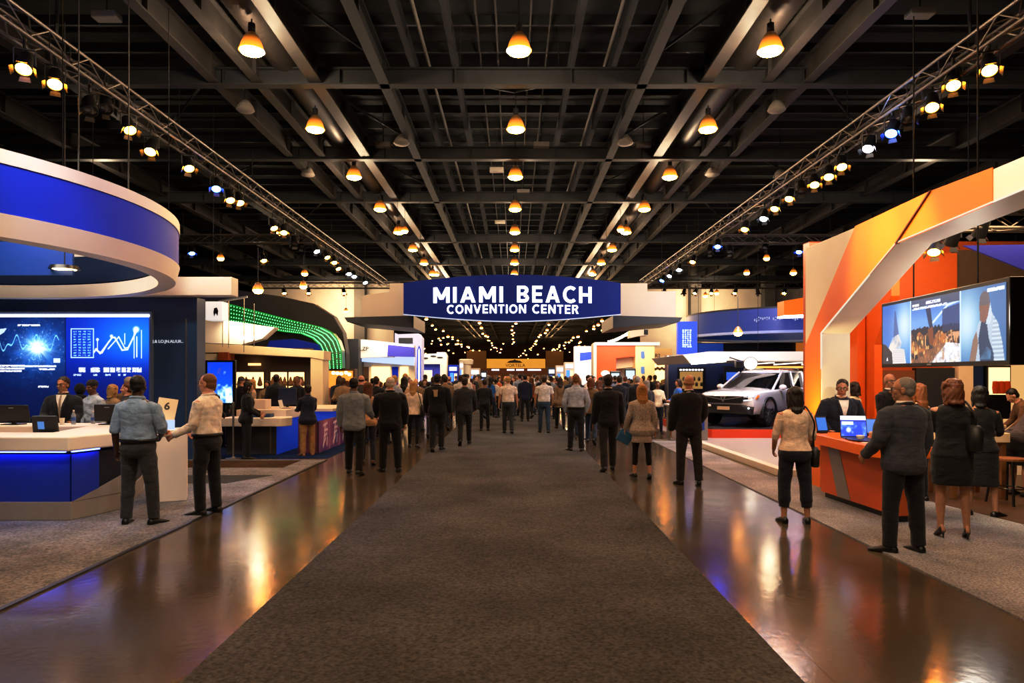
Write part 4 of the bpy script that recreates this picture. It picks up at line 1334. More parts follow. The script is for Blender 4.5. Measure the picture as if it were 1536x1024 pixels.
def paint_tv(U, V):
    X, Y = U * 3.3, V * 1.02
    img = np.zeros(X.shape + (3,))
    img[:] = (.22, .45, .72)
    n1 = fbm(X * 40, Y * 40, 6, 51)
    # left picture
    L = U < .285
    img = blend(img, L * np.clip(V, 0, 1) * .8, (.10, .33, .66))
    img = blend(img, L * np.exp(-((X - .75) / .3) ** 2 - ((Y - .65) / .4) ** 2) * .9, (.80, .88, .95))
    img = blend(img, L * poly_in(X, Y, [(.36, .25), (.42, .9), (.46, .9), (.55, .55), (.62, .3)]) * .8, (.16, .28, .48))
    img = blend(img, L * poly_in(X, Y, [(.22, .28), (.35, .45), (.55, .5), (.66, .35), (.6, .22), (.3, .2)]) * np.clip(n1 * 1.8 - .1, 0, 1), (.86, .80, .74))
    img = blend(img, L * poly_in(X, Y, [(.3, .0), (.3, .26), (.74, .24), (.8, 0)]), (.84, .80, .78))
    img = blend(img, L * poly_in(X, Y, [(0, 0), (0, .36), (.12, .33), (.33, .2), (.36, 0)]), (.16, .14, .16))
    img = blend(img, L * poly_in(X, Y, [(.13, .05), (.2, .05), (.17, .12)]), (.9, .9, .9))
    for k in range(7):
        img = blend(img, L * sseg(X, Y, (.36, .04 + .03 * k), (.74, .04 + .03 * k), .006) * .4, (.5, .46, .46))
    # middle picture
    Mi = (U >= .285) & (U < .70)
    img = blend(img, Mi, (.14, .30, .62))
    img = blend(img, Mi * np.clip(1.4 - (Y - .5) * 2.4, 0, 1) * .8, (.45, .62, .86))
    tree = Y < .53 + .05 * vnoise(X * 40, Y * 0, 1.2, 61)
    img = blend(img, Mi * tree, (.06, .08, .14))
    rock = (Y < .46 + .03 * np.sin(X * 22)) & tree
    img = blend(img, Mi * rock * np.clip(fbm(X * 60, Y * 60, 6, 71) * 2.2 - .55, 0, 1), (.68, .38, .16))
    img = blend(img, Mi * rock * (vnoise(X * 60, Y * 20, 1.6, 75) > .72), (.90, .66, .40))
    img = blend(img, Mi * poly_in(X, Y, [(1.35, .98), (1.5, .98), (1.6, .55), (1.52, .48)]) * .9, (.10, .13, .24))
    img = blend(img, Mi * poly_in(X, Y, [(1.46, .52), (1.6, .56), (1.62, .3), (1.5, .28)]), (.45, .22, .12))
    img = blend(img, Mi * sseg(X, Y, (1.6, .62), (2.0, .86), .018), (.86, .92, 1))
    img = blend(img, Mi * sseg(X, Y, (1.98, .85), (2.32, .9), .02), (.80, .88, 1))
    img = blend(img, Mi * poly_in(X, Y, [(1.85, .46), (2.35, .48), (2.35, .86), (1.85, .80)]) * .8, (.13, .18, .33))
    img = blend(img, Mi * poly_in(X, Y, [(1.9, .34), (2.35, .30), (2.35, .44), (1.95, .44)]) * (vnoise(X * 60, Y * 60, 2, 77) > .5), (.8, .55, .4))
    img = blend(img, Mi * poly_in(X, Y, [(1.5, 0), (2.35, 0), (2.35, .26), (1.95, .3)]) * np.clip(fbm(X * 80, Y * 80, 5, 81) * 1.8, .2, 1), (.88, .88, .90))
    img = blend(img, Mi * poly_in(X, Y, [(.95, 0), (1.55, 0), (1.95, .28), (1.8, .3)]) * np.clip(fbm(X * 80, Y * 80, 5, 91) * 1.5, 0, 1), (.48, .30, .20))
    img = blend(img, Mi * (Y > .88), (.22, .26, .36))
    img = scribble(img, X * 60, Y * 60, 60, 72, 55, 56.8, (.95, .9, .9), .75, 5, 1.5)
    img = scribble(img, X * 60, Y * 60, 60, 118, 51.5, 53.6, (.95, .95, 1), .72, 6, 1.5)
    img = scribble(img, X * 60, Y * 60, 84, 108, 55.5, 58, (.9, .9, 1), .7, 7, 1.5)
    # right picture
    Ri = U >= .70
    img = blend(img, Ri, (.16, .36, .55))
    img = blend(img, Ri * np.exp(-((X - 2.45) / .35) ** 2 - ((Y - .55) / .45) ** 2) * .95, (.75, .85, .92))
    img = blend(img, Ri * poly_in(X, Y, [(2.52, .0), (2.62, .28), (2.72, .52), (2.82, .62), (3.02, .64), (3.14, .5), (3.22, .25), (3.27, 0)]), (.62, .68, .74))
    img = blend(img, Ri * poly_in(X, Y, [(2.76, .0), (2.72, .3), (2.80, .6), (2.9, .55), (2.95, .3), (3.05, .1), (3.06, 0)]), (.10, .19, .30))
    img = blend(img, Ri * poly_in(X, Y, [(2.52, 0), (2.6, .3), (2.68, .42), (2.72, .25), (2.66, 0)]) * .9, (.48, .34, .26))
    sl = poly_in(X, Y, [(3.05, 0), (3.0, .3), (3.05, .6), (3.14, .5), (3.22, .25), (3.27, 0)])
    img = blend(img, Ri * sl * (.5 + .5 * np.sin(Y * 110)) * .45, (.9, .94, .97))
    img = blend(img, Ri * sl * (.5 - .5 * np.sin(Y * 110)) * .3, (.3, .36, .45))
    img = blend(img, Ri * poly_in(X, Y, [(2.76, .55), (2.74, .78), (2.8, .86), (2.92, .86), (2.96, .76), (2.93, .6), (2.86, .52)]), (.46, .30, .24))
    img = blend(img, Ri * poly_in(X, Y, [(2.74, .76), (2.76, .9), (2.84, .96), (2.94, .93), (2.98, .76)]), (.33, .30, .32))
    img = blend(img, Ri * poly_in(X, Y, [(2.88, .5), (2.93, .62), (2.98, .78), (3.02, .62), (2.98, .5)]), (.70, .75, .80))
    img = blend(img, Ri * poly_in(X, Y, [(2.75, .02), (2.9, .2), (3.0, .14), (2.98, .02)]) * np.clip(n1 * 1.5, 0, 1), (.30, .48, .60))
    img = scribble(img, X * 60, Y * 60, 175, 196, 56, 58.6, (.95, .97, 1), .78, 8, 1.6)
    img = blend(img, (np.abs(U - .285) < .004) | (np.abs(U - .70) < .004), (.75, .85, .95))
    return img * .86 + np.array((.10, .12, .14))
o0 = TVM @ Vector((.06, -.006, .06))
painted('screen_face', o0, ux * (L_ - .12), (0, 0, 1.02), 330, 110, paint_tv, 1.3, tv)

# orange counter
oc = thing('orange_counter', (4.9, 9.2, 0), 'orange counter with grey diagonal stripe and overhanging orange top', 'counter')
BASE = [(4.55, 10.1), (4.66, 8.3), (4.95, 8.34), (5.2, 10.1)]
MB().prism([(x + (.05 if x < 5 else -.03), y + (.04 if y < 9 else -.03)) for x, y in BASE], 'z', .014, .09).build('kick_plate', M_black, oc)
MB().prism(BASE, 'z', .09, .81).build('counter_body', mat('counter_orange', '#cc5a1c', rough=.45, var=.08, vscale=1.5), oc, bevel=.008)
q = Vector((4.55, 10.1, 0)), Vector((4.66, 8.3, 0))
nn = Vector((-1, -.06, 0)).normalized() * .006
def cf(t, z, k=1):
    return q[0].lerp(q[1], t) + nn * k + Vector((0, 0, z))
MB().loft([[cf(.10, .80, 0), cf(.27, .80, 0), cf(.44, .1, 0), cf(.26, .1, 0)], [cf(.10, .80), cf(.27, .80), cf(.44, .1), cf(.26, .1)]]).build('grey_stripe', mat('stripe_grey', '#84807e', rough=.5, var=.05), oc)
CT = [(4.39, 10.2), (4.31, 8.33), (4.42, 8.15), (5.02, 8.15), (5.32, 10.2)]
MB().prism(CT, 'z', .81, .95).build('countertop', mat('counter_top_orange', '#e87420', rough=.35, var=.06, vscale=2), oc, bevel=.01)
CZ = .95
# things on the orange counter
o = thing('laptop', (4.62, 9.2, CZ), 'open laptop with bright blue and white screen before the seated man', 'laptop')
K = Matrix.Translation((4.62, 9.2, CZ)) @ Matrix.Rotation(R(-12), 4, 'Z')
MB().box(-.17, .17, -.13, .1, 0, .018).move(K).build('keyboard', M_black, o, bevel=.004)
T = K @ Matrix.Translation((0, .10, .015)) @ Matrix.Rotation(R(-14), 4, 'X')
MB().box(-.17, .17, 0, .012, 0, .30).move(T).build('lid', M_black, o, bevel=.004)
def paint_lap(U, V):
    img = np.zeros(U.shape + (3,))
    img[:] = (.10, .25, .75)
    f = fbm(U * 40, V * 30, 6, 15)
    img = blend(img, np.clip(f * 2.4 - 1.1, 0, 1) * (V < .7), (.5, .65, 1))
    img = blend(img, rectm(U, V, 0, 1, .8, 1), (.92, .94, .98))
    img = blend(img, rectm(U, V, .05, .5, .56, .72), (.72, .80, .98))
    img = blend(img, rectm(U, V, 0, 1, .72, .76), (.05, .1, .4))
    img = blend(img, np.clip(1.3 - np.hypot(U - .3, (V - .3) * .8) / .1, 0, 1), (.92, .95, 1))
    return img
p0, p1, p2 = T @ Vector((-.16, -.002, .012)), T @ Vector((.16, -.002, .012)), T @ Vector((-.16, -.002, .29))
painted('screen', p0, p1 - p0, p2 - p0, 60, 50, paint_lap, 2.0, o)
def tablet(c, rz, label, w=.16, h=.2):
    o = thing('tablet', c, label, 'tablet')
    K = Matrix.Translation(c) @ Matrix.Rotation(R(rz), 4, 'Z')
    T = K @ Matrix.Translation((0, 0, .03)) @ Matrix.Rotation(R(-16), 4, 'X')
    MB().box(-w / 2, w / 2, 0, .012, 0, h).move(T).build('case', M_black, o, bevel=.004)
    MB().box(-w / 2 + .012, w / 2 - .012, -.003, 0, .015, h - .015).move(T).build('screen', glow('tablet_screen', '#3f7fd8', 1.1), o)
    MB().box(-w * .35, w * .35, -.02, .1, 0, .03).move(K).build('stand', M_black, o, bevel=.004)
    return o
tablet(Vector((4.56, 10.05, CZ)), 12, 'small tablet on a stand behind the woman in beige blouse, at the counter end', .18, .22)
tablet(Vector((5.05, 9.62, CZ)), -10, 'dark tablet with blue picture beside the man in navy suit', .24, .22)
o = thing('serving_tray', (4.55, 8.9, CZ), 'black oval tray holding leaflets and a small glass dish', 'tray')
MB().lathe([(.05, 0), (.2, .005), (.22, .02), (.2, .018), (.02, .01)], n=24).move(Matrix.Translation(o.location) @ Matrix.Diagonal((.75, 1.15, 1, 1))).build('tray_body', M_black, o, smooth=True)
MB().lathe([(.035, .02), (.05, .05), (.05, .07), (.03, .03)], (4.55, 8.95, CZ), 14).build('dish', M_paper, o, smooth=True)
for i, (x, y, rz, w) in enumerate(((4.72, 8.75, 20, 'nearest the laptop corner'), (4.5, 8.6, -15, 'at the counter front edge'), (4.85, 8.55, 5, 'beside the spectacles case'), (4.95, 9.0, 40, 'under the tissue box edge'))):
    o = MB().box(-.1, .1, -.07, .07, 0, .004 + .003 * i).move(Matrix.Translation((x, y, CZ)) @ Matrix.Rotation(R(rz), 4, 'Z')).build('leaflet', mat('leaflet_pink', '#d9b9b0', rough=.6) if i == 1 else M_paper)
    tag(o, f'loose pale leaflet on the orange counter {w}', 'leaflet', 'leaflets on the orange counter')
o = thing('tissue_box', (4.98, 9.25, CZ), 'beige cloth bundle box on the orange counter right of the laptop', 'box')
MB().box(4.86, 5.12, 9.18, 9.36, CZ, CZ + .09).build('box_body', mat('beige_box', '#b99c7e', rough=.8, var=.15), o, bevel=.03, seg=3)
MB().ell((5., 9.27, CZ + .1), (.1, .06, .05)).build('tissue', M_paper, o, smooth=True)
o = thing('juice_bottle', (5.2, 9.2, CZ), 'small orange bottle with white cap on the orange counter', 'bottle')
MB().lathe([(.04, 0), (.045, .02), (.045, .13), (.02, .18), (.018, .2)], o.location, 16).build('bottle_body', mat('juice', '#e0661a', rough=.25), o, smooth=True)
MB().lathe([(.022, .2), (.022, .23), (.004, .232)], o.location, 12).build('cap', M_paper, o, smooth=True)
o = thing('wire_basket', (4.95, 8.62, CZ), 'small dark wire caddy with cards near the counter corner', 'caddy')
mb = MB()
for z in (.01, .06):
    mb.tube([(4.88, 8.66, CZ + z), (5.06, 8.66, CZ + z), (5.06, 8.8, CZ + z), (4.88, 8.8, CZ + z), (4.88, 8.66, CZ + z)], .006, 6)
mb.tube([(4.88, 8.73, CZ + .06), (4.9, 8.73, CZ + .12), (5.04, 8.73, CZ + .12), (5.06, 8.73, CZ + .06)], .006, 6)
mb.build('wire_frame', M_black, o)
MB().box(4.9, 5.04, 8.69, 8.77, CZ, CZ + .07).build('card', M_paper, o)

# cafe furniture at the far right
def cafe_table(c, sx, sy, h, label, th=.14, m=None):
    o = thing('high_table', c, label, 'table', 'white cafe tables')
    x, y = c[0], c[1]
    MB().box(x - sx / 2, x + sx / 2, y - sy / 2, y + sy / 2, h - th, h).build('tabletop', m or M_cream, o, bevel=.012)
    for i, j in ((-1, -1), (1, -1), (-1, 1), (1, 1)):
        MB().bar((x + i * (sx / 2 - .07), y + j * (sy / 2 - .07), .013), (x + i * (sx / 2 - .07), y + j * (sy / 2 - .07), h - th), .07).build('leg', M_wood, o, bevel=.006)
    return o
cafe_table(Vector((6.75, 10.2, .013)), .85, .7, .97, 'white slab topped high table nearest the woman in black dress')
cafe_table(Vector((7.8, 11.9, .013)), 1.1, .7, .96, 'white high table behind the nearest one, with small items', .06)
cafe_table(Vector((8.62, 10.3, .013)), .9, .6, .9, 'wooden topped table at the right frame edge before the leaning woman', .05, M_wood)
cafe_table(Vector((8.3, 13.2, .013)), 1.3, .5, 1.0, 'white high table against the back wall under the showcase', .06)
def stool(c, rz, label):
    o = thing('bar_stool', c, label, 'stool', 'wooden bar stools', rz)
    MB().prism([(.19 * math.cos(a), .19 * math.sin(a)) for a in np.linspace(0, 2 * PI, 17)[:-1]], 'z', .6, .64).build('seat', M_wood, o, bevel=.008, local=True)
    for i, j in ((-1, -1), (1, -1), (-1, 1), (1, 1)):
        MB().tube([(i * .13, j * .13, .6), (i * .2, j * .2, 0)], .017, 8).build('leg', M_black, o, local=True, smooth=True)
    MB().tube([(.17 * math.cos(a), .17 * math.sin(a), .22) for a in np.linspace(0, 2 * PI, 25)], .01, 6).build('foot_ring', M_black, o, local=True, smooth=True)
    return o
def back_chair(c, rz, label):
    o = stool(c, rz, label)
    mb = MB()
    mb.tube([(-.17, .16, .62), (-.18, .2, .95), (0, .22, 1.0), (.18, .2, .95), (.17, .16, .62)], .016, 8)
    mb.build('back_frame', M_black, o, local=True, smooth=True)
    MB().box(-.16, .16, .19, .215, .78, .92).build('backrest', M_wood, o, local=True, bevel=.01)
    return o
stool(Vector((6.95, 9.55, .013)), .3, 'wooden seat stool at the near side of the nearest white table')
back_chair(Vector((7.75, 11.35, .013)), -2.6, 'black framed chair between the two white tables')
stool(Vector((6.95, 11.0, .013)), .8, 'wooden seat stool just behind the nearest white table')
back_chair(Vector((9.2, 10.8, .013)), 2.2, 'black framed chair at the wooden topped table')
stool(Vector((8.5, 12.6, .013)), .1, 'wooden seat stool in front of the table under the showcase')
def small_item(kind, c, label):
    if kind == 'cup':
        o = thing('paper_cup', c, label, 'cup', 'cups on the cafe tables')
        MB().lathe([(.03, 0), (.042, .11), (.038, .11), (.027, .01)], c, 14).build('cup_body', M_paper, o, smooth=True)
        MB().lathe([(.044, .11), (.044, .12), (.01, .125)], c, 14).build('lid', M_black, o, smooth=True)
    else:
        o = thing('menu_holder', c, label, 'menu holder', 'menu holders on the cafe tables')
        MB().prism([(-.05, 0), (.05, 0), (.0, .16)], 'y', -.06, .06).move(Matrix.Translation(c)).build('card', M_paper, o)
        MB().cbox(c + Vector((0, 0, .004)), (.12, .14, .008)).build('base', M_black, o)
small_item('cup', Vector((6.6, 10.1, .97)), 'lidded paper cup on the nearest white table')
small_item('cup', Vector((7.55, 11.75, .96)), 'lidded paper cup on the second white table')
small_item('menu', Vector((7.8, 11.9, .96)), 'white menu card tent on the second white table')
small_item('menu', Vector((8.2, 13.2, 1.0)), 'white menu card tent on the table under the showcase')
o = thing('monitor', (7.0, 10.35, .97), 'small blue lit monitor lying back on the nearest white table', 'monitor')
MB().box(6.85, 7.1, 10.38, 10.42, .99, 1.14).build('housing', M_black, o, bevel=.006)
MB().box(6.87, 7.08, 10.375, 10.38, 1.0, 1.13).build('screen', glow('tablet_screen', '#3f7fd8', 1.1), o)
MB().box(6.92, 7.04, 10.35, 10.45, .97, .99).build('base', M_black, o)
for px, py, w in ((1480, 350, 'white lamp over the wall screen, right of the pair'), (1437, 363, 'white lamp over the wall screen, left of the pair')):
    spot(px, py, 'white', w, 11.5, 180)
spot(1408, 378, 'warm', 'small amber lamp under the portal soffit', 12)
truss((7.5, 11.7, 4.45), (12, 11.7, 4.45), 'short truss holding two white lamps above the wall screen')

# kerb and car stand
tag(MB().prism([(4.62, 17.4), (4.72, 12.05), (5.5, 12.05), (5.5, 12.2), (4.9, 12.2), (4.8, 17.4)], 'z', .0, .13).build('low_kerb', mat('kerb_white', '#cfc6b8', rough=.5, var=.05), bevel=.01), 'low pale kerb rail running back along the car display floor', 'kerb')
tag(MB().prism([(4.8, 17.6), (4.86, 12.2), (12, 12.2), (12, 27), (4.8, 27)], 'z', 0, .02).build('display_floor', mat('display_floor', '#a49d98', rough=.35, var=.06, vscale=1)), 'smooth pale grey display floor in front of the car', 'floor panel')
pf = thing('car_platform', (7.6, 20.5, 0), 'low orange edged platform under the silver car', 'platform')
PO = [(5.25, 19.8), (5.6, 19.25), (10.8, 19.25), (10.8, 24.5), (5.25, 24.5)]
MB().prism(PO, 'z', .02, .26).build('orange_edge', mat('platform_orange', '#d8451a', rough=.4), pf, bevel=.006)
MB().prism([(x + (.04 if x < 8 else -.04), y + (.04 if y < 21 else -.04)) for x, y in PO], 'z', .26, .285).build('platform_top', mat('platform_grey', '#3c3a3c', rough=.25), pf)

def make_car(loc, rz):
    car = thing('suv', loc, 'silver white SUV with dark grille and black wheel arches on the platform', 'car', rz=rz)
    M_car = mat('car_silver', '#d6d3d6', rough=.22, metal=.3, coat=1., spec=.6)
    M_glass = mat('car_glass', '#0a0c10', rough=.06, spec=.8, coat=.5)
    M_clad = mat('car_cladding', '#141416', rough=.5)
    kw = dict(local=True)
    st = [(-2.32, .46, .66, .72, .66, .86, .90), (-2.26, .40, .78, .85, .80, .92, .97), (-2.1, .36, .85, .91, .87, .98, 1.03), (-1.7, .33, .88, .935, .90, 1.02, 1.08), (-1.2, .32, .90, .94, .91, 1.05, 1.12), (-.8, .32, .90, .935, .91, 1.07, 1.15),
          (0, .32, .90, .935, .915, 1.08, 1.13), (1.3, .32, .90, .935, .915, 1.10, 1.14), (2.0, .38, .87, .92, .89, 1.11, 1.14), (2.22, .42, .80, .86, .82, 1.1, 1.13), (2.3, .48, .68, .75, .7, 1.02, 1.06)]
    rings = []
    for y, z0, wb, wm, ws, zs, zt in st:
        half = [(wb * .96, z0), (wb, z0 + .05), (wm, .55), (wm, .72), (ws + .015, zs - .1), (ws, zs - .02), (ws - .07, zs + .015), (ws * .55, zt - .01)]
        ring = [(x, y, z) for x, z in half] + [(0, y, zt)] + [(-x, y, z) for x, z in reversed(half)]
        rings.append(ring)
    b = MB().loft(rings).build('body', M_car, car, smooth=True, **kw)
    s = b.modifiers.new('sub', 'SUBSURF')
    s.levels = s.render_levels = 1
    def rrect(y0, y1, w0, w1, z, n=8, r=.16):
        # w0: half width at the front edge, w1: at the rear
        pts = []
        for cx_, cy_, a0 in ((1, y1, 0), (-1, y1, 90), (-1, y0, 180), (1, y0, 270)):
            w = w1 if cy_ == y1 else w0
            for k in range(n):
                a = R(a0 + 90 * k / (n - 1))
                pts.append((cx_ * (w - r) + r * math.cos(a), cy_ + (-r if cy_ == y1 else r) + r * math.sin(a), z))
        return pts
    gl = MB().loft([rrect(-.98, 2.16, .82, .80, 1.07), rrect(-.35, 2.0, .74, .72, 1.38), rrect(.02, 1.86, .67, .66, 1.585)])
    gl.build('window_band', M_glass, car, smooth=True, **kw)
    rf = MB().loft([rrect(.0, 1.9, .685, .675, 1.575), rrect(.06, 1.84, .66, .65, 1.63), rrect(.3, 1.6, .5, .5, 1.665, r=.2)])
    rf.build('roof', M_car, car, smooth=True, **kw)
    for sx in (-1, 1):
        for pts_, r_ in (([(sx * .83, -.92, 1.09), (sx * .755, -.37, 1.38), (sx * .685, .03, 1.59)], .035), ([(sx * .835, .62, 1.1), (sx * .69, .72, 1.59)], .03), ([(sx * .83, 1.55, 1.1), (sx * .68, 1.62, 1.59)], .06), ([(sx * .82, 2.05, 1.1), (sx * .68, 1.82, 1.59)], .05)):
            MB().tube(pts_, r_, 8).build('pillar', M_car, car, smooth=True, **kw)
        MB().tube([(sx * .58, .15, 1.66), (sx * .58, .2, 1.71), (sx * .57, 1.55, 1.71), (sx * .57, 1.65, 1.66)], .02, 8).build('roof_rail', M_chrome, car, smooth=True, **kw)
    # wheels
    for wy in (-1.42, 1.38):
        for sx in (-1, 1):
            c = Vector((sx * .80, wy, .375))
            Mx = Matrix.Rotation(R(90 * sx), 4, 'Y')
            ty = MB().lathe([(.25, -.1), (.33, -.12), (.372, -.09), (.375, .07), (.36, .11), (.31, .135), (.25, .125)], c, 32, Mx).build('wheel', mat('tyre', '#0b0b0c', rough=.8), car, smooth=True, **kw)
            rim = MB().lathe([(.02, .05), (.24, .05), (.25, .11), (.262, .125), (.262, .06), (.25, .0), (.02, .0)], c, 32, Mx).build('rim', M_clad, ty, smooth=True, **kw)
            mb = MB()
            for k in range(10):
                a = 2 * PI * k / 10
                for da in (-.06, .06):
                    p = c + Mx.to_3x3() @ Vector((.05 * math.cos(a + da * 2), .05 * math.sin(a + da * 2), .115))
                    q_ = c + Mx.to_3x3() @ Vector((.25 * math.cos(a + da), .25 * math.sin(a + da), .12))
                    mb.bar(p, q_, .02, .02)
            mb.lathe([(.01, .1), (.06, .1), (.055, .135), (.005, .14)], c, 16, Mx)
            mb.build('spoke', M_chrome, ty, **kw)
            pts = [(sx * .925, wy + .45 * math.cos(a), .39 + .45 * math.sin(a)) for a in np.linspace(-.25, PI + .25, 25)]
            mb = MB()
            for p0, p1 in zip(pts[:-1], pts[1:]):
                mb.bar(p0, p1, .07, .10, up=(1, 0, 0))
            mb.build('wheel_arch', M_clad, car, **kw)
            MB().lathe([(.01, .0), (.40, .0), (.40, .135), (.38, .135), (.38, .02), (.01, .02)], c + Vector((0, 0, .06)), 32, Mx).build('wheel_well', M_black, car, **kw)
    for sx in (-1, 1):
        MB().box(*sorted((sx * .88, sx * .955)), -1.0, .95, .30, .44).build('sill', M_clad, car, bevel=.01, **kw)
    # front
    MB().loft([[(-.84, -2.26, .36), (.84, -2.26, .36), (.86, -2.24, .58), (.56, -2.33, .66), (-.56, -2.33, .66), (-.86, -2.24, .58)],
               [(-.80, -2.37, .40), (.80, -2.37, .40), (.78, -2.36, .56), (.54, -2.39, .64), (-.54, -2.39, .64), (-.78, -2.36, .56)]]).build('bumper', M_clad, car, bevel=.012, **kw)
    g = MB().prism([(-.52, .70), (.52, .70), (.62, .86), (.56, .90), (-.56, .90), (-.62, .86)], 'y', -2.40, -2.28).build('grille', M_black, car, bevel=.01, **kw)
    mb = MB()
    for z in (.735, .775, .815, .855):
        mb.bar((-.5, -2.405, z), (.5, -2.405, z), .012, .01)
    mb.build('grille_bar', M_clad, g, **kw)
    mb = MB()
    mb.bar((-.56, -2.415, .885), (-.06, -2.43, .80), .02, .022)
    mb.bar((.56, -2.415, .885), (.06, -2.43, .80), .02, .022)
    mb.bar((-.07, -2.43, .89), (0, -2.43, .74), .02, .035)
    mb.bar((.07, -2.43, .89), (0, -2.43, .74), .02, .035)
    mb.bar((-.035, -2.43, .88), (.035, -2.43, .88), .02, .02)
    mb.build('emblem', M_chrome, g, **kw)
    for sx in (-1, 1):
        h = MB().loft([[(sx * .56, -2.385, .76), (sx * .86, -2.16, .80), (sx * .90, -2.02, .93), (sx * .64, -2.33, .90)], [(sx * .56, -2.30, .76), (sx * .80, -2.10, .80), (sx * .82, -2.0, .93), (sx * .62, -2.25, .90)]]).build('headlight', mat('lamp_dark', '#1b1c20', rough=.1, coat=1), car, **kw)
        mb = MB()
        mb.bar((sx * .60, -2.385, .78), (sx * .80, -2.235, .80), .02, .03)
        mb.bar((sx * .66, -2.36, .88), (sx * .84, -2.20, .895), .02, .012)
        mb.build('light_bar', glow('headlight_white', '#f4f6ff', 1.5), h, **kw)
        MB().bar((sx * .87, -2.165, .83), (sx * .905, -2.04, .92), .02, .05).build('indicator', mat('indicator_amber', '#d8701a', rough=.3, emis='#d8701a', estr=.4), h, **kw)
        f = MB().loft([[(sx * .60, -2.39, .50), (sx * .84, -2.29, .52), (sx * .87, -2.25, .60), (sx * .66, -2.37, .63)], [(sx * .60, -2.3, .50), (sx * .82, -2.2, .52), (sx * .84, -2.2, .60), (sx * .66, -2.3, .63)]]).build('fog_recess', M_black, car, **kw)
        MB().ell((sx * .74, -2.355, .56), (.035, .02, .035)).build('fog_lamp', glow('fog_glow', '#ffffff', 1.6), f, smooth=True, **kw)
        m_ = MB().ell((sx * 1.0, -.62, 1.14), (.12, .07, .085)).build('mirror', M_car, car, smooth=True, **kw)
        MB().bar((sx * .86, -.6, 1.1), (sx * .95, -.61, 1.11), .05, .03).build('mirror_arm', M_clad, m_, **kw)
        for y in (-.15, .85):
            MB().bar((sx * .942, y, .62), (sx * .942, y, 1.06), .006, .006).build('door_seam', M_black, car, **kw)
        for y in (.62, 1.45):
            MB().bar((sx * .945, y, .98), (sx * .945, y + .2, .99), .02, .025).build('door_handle', M_car, car, **kw)
    MB().box(-.19, .19, -2.415, -2.385, .50, .60).build('number_plate', mat('plate_tan', '#b59a78', rough=.5), car, bevel=.004, **kw)
    return car
make_car((7.75, 21.5, .29), R(-44))
c = at(1126, 545, 20.9)
o = thing('studio_light', c, 'round white studio light hung from the white canopy over the car bonnet', 'light')
T = Matrix.Translation(c) @ Matrix.Rotation(R(75), 4, 'X') @ Matrix.Rotation(R(-20), 4, 'Y')
MB().lathe([(.04, -.22), (.12, -.18), (.21, 0), (.195, 0), (.08, -.14)], n=24).move(T).build('reflector', M_black, o, smooth=True)
MB().lathe([(.195, -.015), (.12, .01), (.01, .018)], n=24).move(T).build('lens', glow('studio_glow', '#fff4e0', 5), o, smooth=True)
MB().tube([c + Vector((0, .2, 0)), c + Vector((-.25, .5, .12)), (c.x - .3, 21.98, 2.36)], .02, 8).build('arm', M_black, o, smooth=True)
MB().cbox(c + Vector((-.33, .1, -.02)), (.22, .2, .2)).build('ballast_box', M_black, o, bevel=.02)

# stands behind the car
nb = thing('navy_booth', at(1045, 561, 28), 'navy wall booth with a lit shelf window left of the car', 'booth')
nb.location.z = 0
pbox(1001, 1120, 533, 560, 28, .5, 0).build('wall', mat('booth_navy', '#1c2c5a', rough=.5, var=.06), nb, bevel=.015)
pbox(1001, 1003, 533, 560, 27.9, .1, 0).build('edge_post', M_chrome, nb)
f = pbox(1017, 1057, 551, 584, 27.9, .1).build('shelf_window', M_black, nb)
pbox(1020, 1054, 557, 583, 27.87, .03).build('lit_back', glow('shelf_glow', '#d9a860', .6), f)
mb = MB()
for k in range(9):
    px = 1022 + k * 3.8
    mb.lathe([(.05, 0), (.06, .1), (.03, .16)], at(px, 579 - (k % 2) * 8, 27.8), 8)
mb.build('goods', mat('goods_dark', '#3a3026', rough=.5, var=.5), f)
mb = MB()
for k in range(8):
    mb.ell(at(1021 + k * 4.6, 554.5, 27.85), (.05, .03, .04), nu=8, nv=5)
mb.build('bulb', glow('shelf_bulb', '#f4f0ff', 2.5), f)
o = thing('display_screen', at(1098, 561, 27.6), 'dark framed blue picture screen between navy booth and car', 'screen')
o.location.z = 0
pbox(1086, 1111, 549, 600, 27.6, .1).build('housing', M_char, o)
pbox(1090, 1108, 558, 570, 27.57, .03).build('screen', glow('blue_pic', '#3f6fd8', 1.0), o)
o = thing('brown_booth', at(1150, 561, 30), 'brown shop stand with orange pots seen over the car roof', 'booth')
o.location.z = 0
pbox(1112, 1260, 545, 560, 30, .4, 0).build('wall', mat('brown_shop', '#4a2c1a', rough=.6, var=.2), o)
pbox(1112, 1250, 549, 552, 29.9, .1).build('strip_light', glow('shop_strip', '#ffb45e', 1.5), o)
pbox(1150, 1190, 553, 572, 29.9, .1).build('lit_niche', glow('shop_niche', '#d0501a', .7), o)

wc = thing('white_canopy', (8, 23.5, 2.2), 'wide white angled canopy slab above the car', 'canopy')
P = [at(1024, 532, 22), at(1064, 527, 22), at(1300, 527, 22), at(1300, 541, 22), at(1090, 541, 22), at(1035, 545, 22)]
MB().prism([(p.x, p.z) for p in P], 'y', 22, 27).build('slab', M_white, wc, bevel=.02)
a_, b_ = at(1037, 545.5, 21.98), at(1089, 541.5, 21.98)
MB().bar(a_, b_, .03, .05).build('light_strip', glow('canopy_strip', '#fff4dc', 5), wc)
mb = MB()
for k in range(4):
    p = at(1120 + 42 * k, 546.5, 23)
    mb.bar(p, p + Vector((.9, 0, .06)), .2, .03)
mb.build('strip_lamp', glow('canopy_lamp', '#fff0d8', 4), wc)
for x in (6.5, 8.6):
    MB().cyl((x, 24, 2.5), (x, 24, 7.78), .006, 6).build('suspension_wire', M_wire, wc)

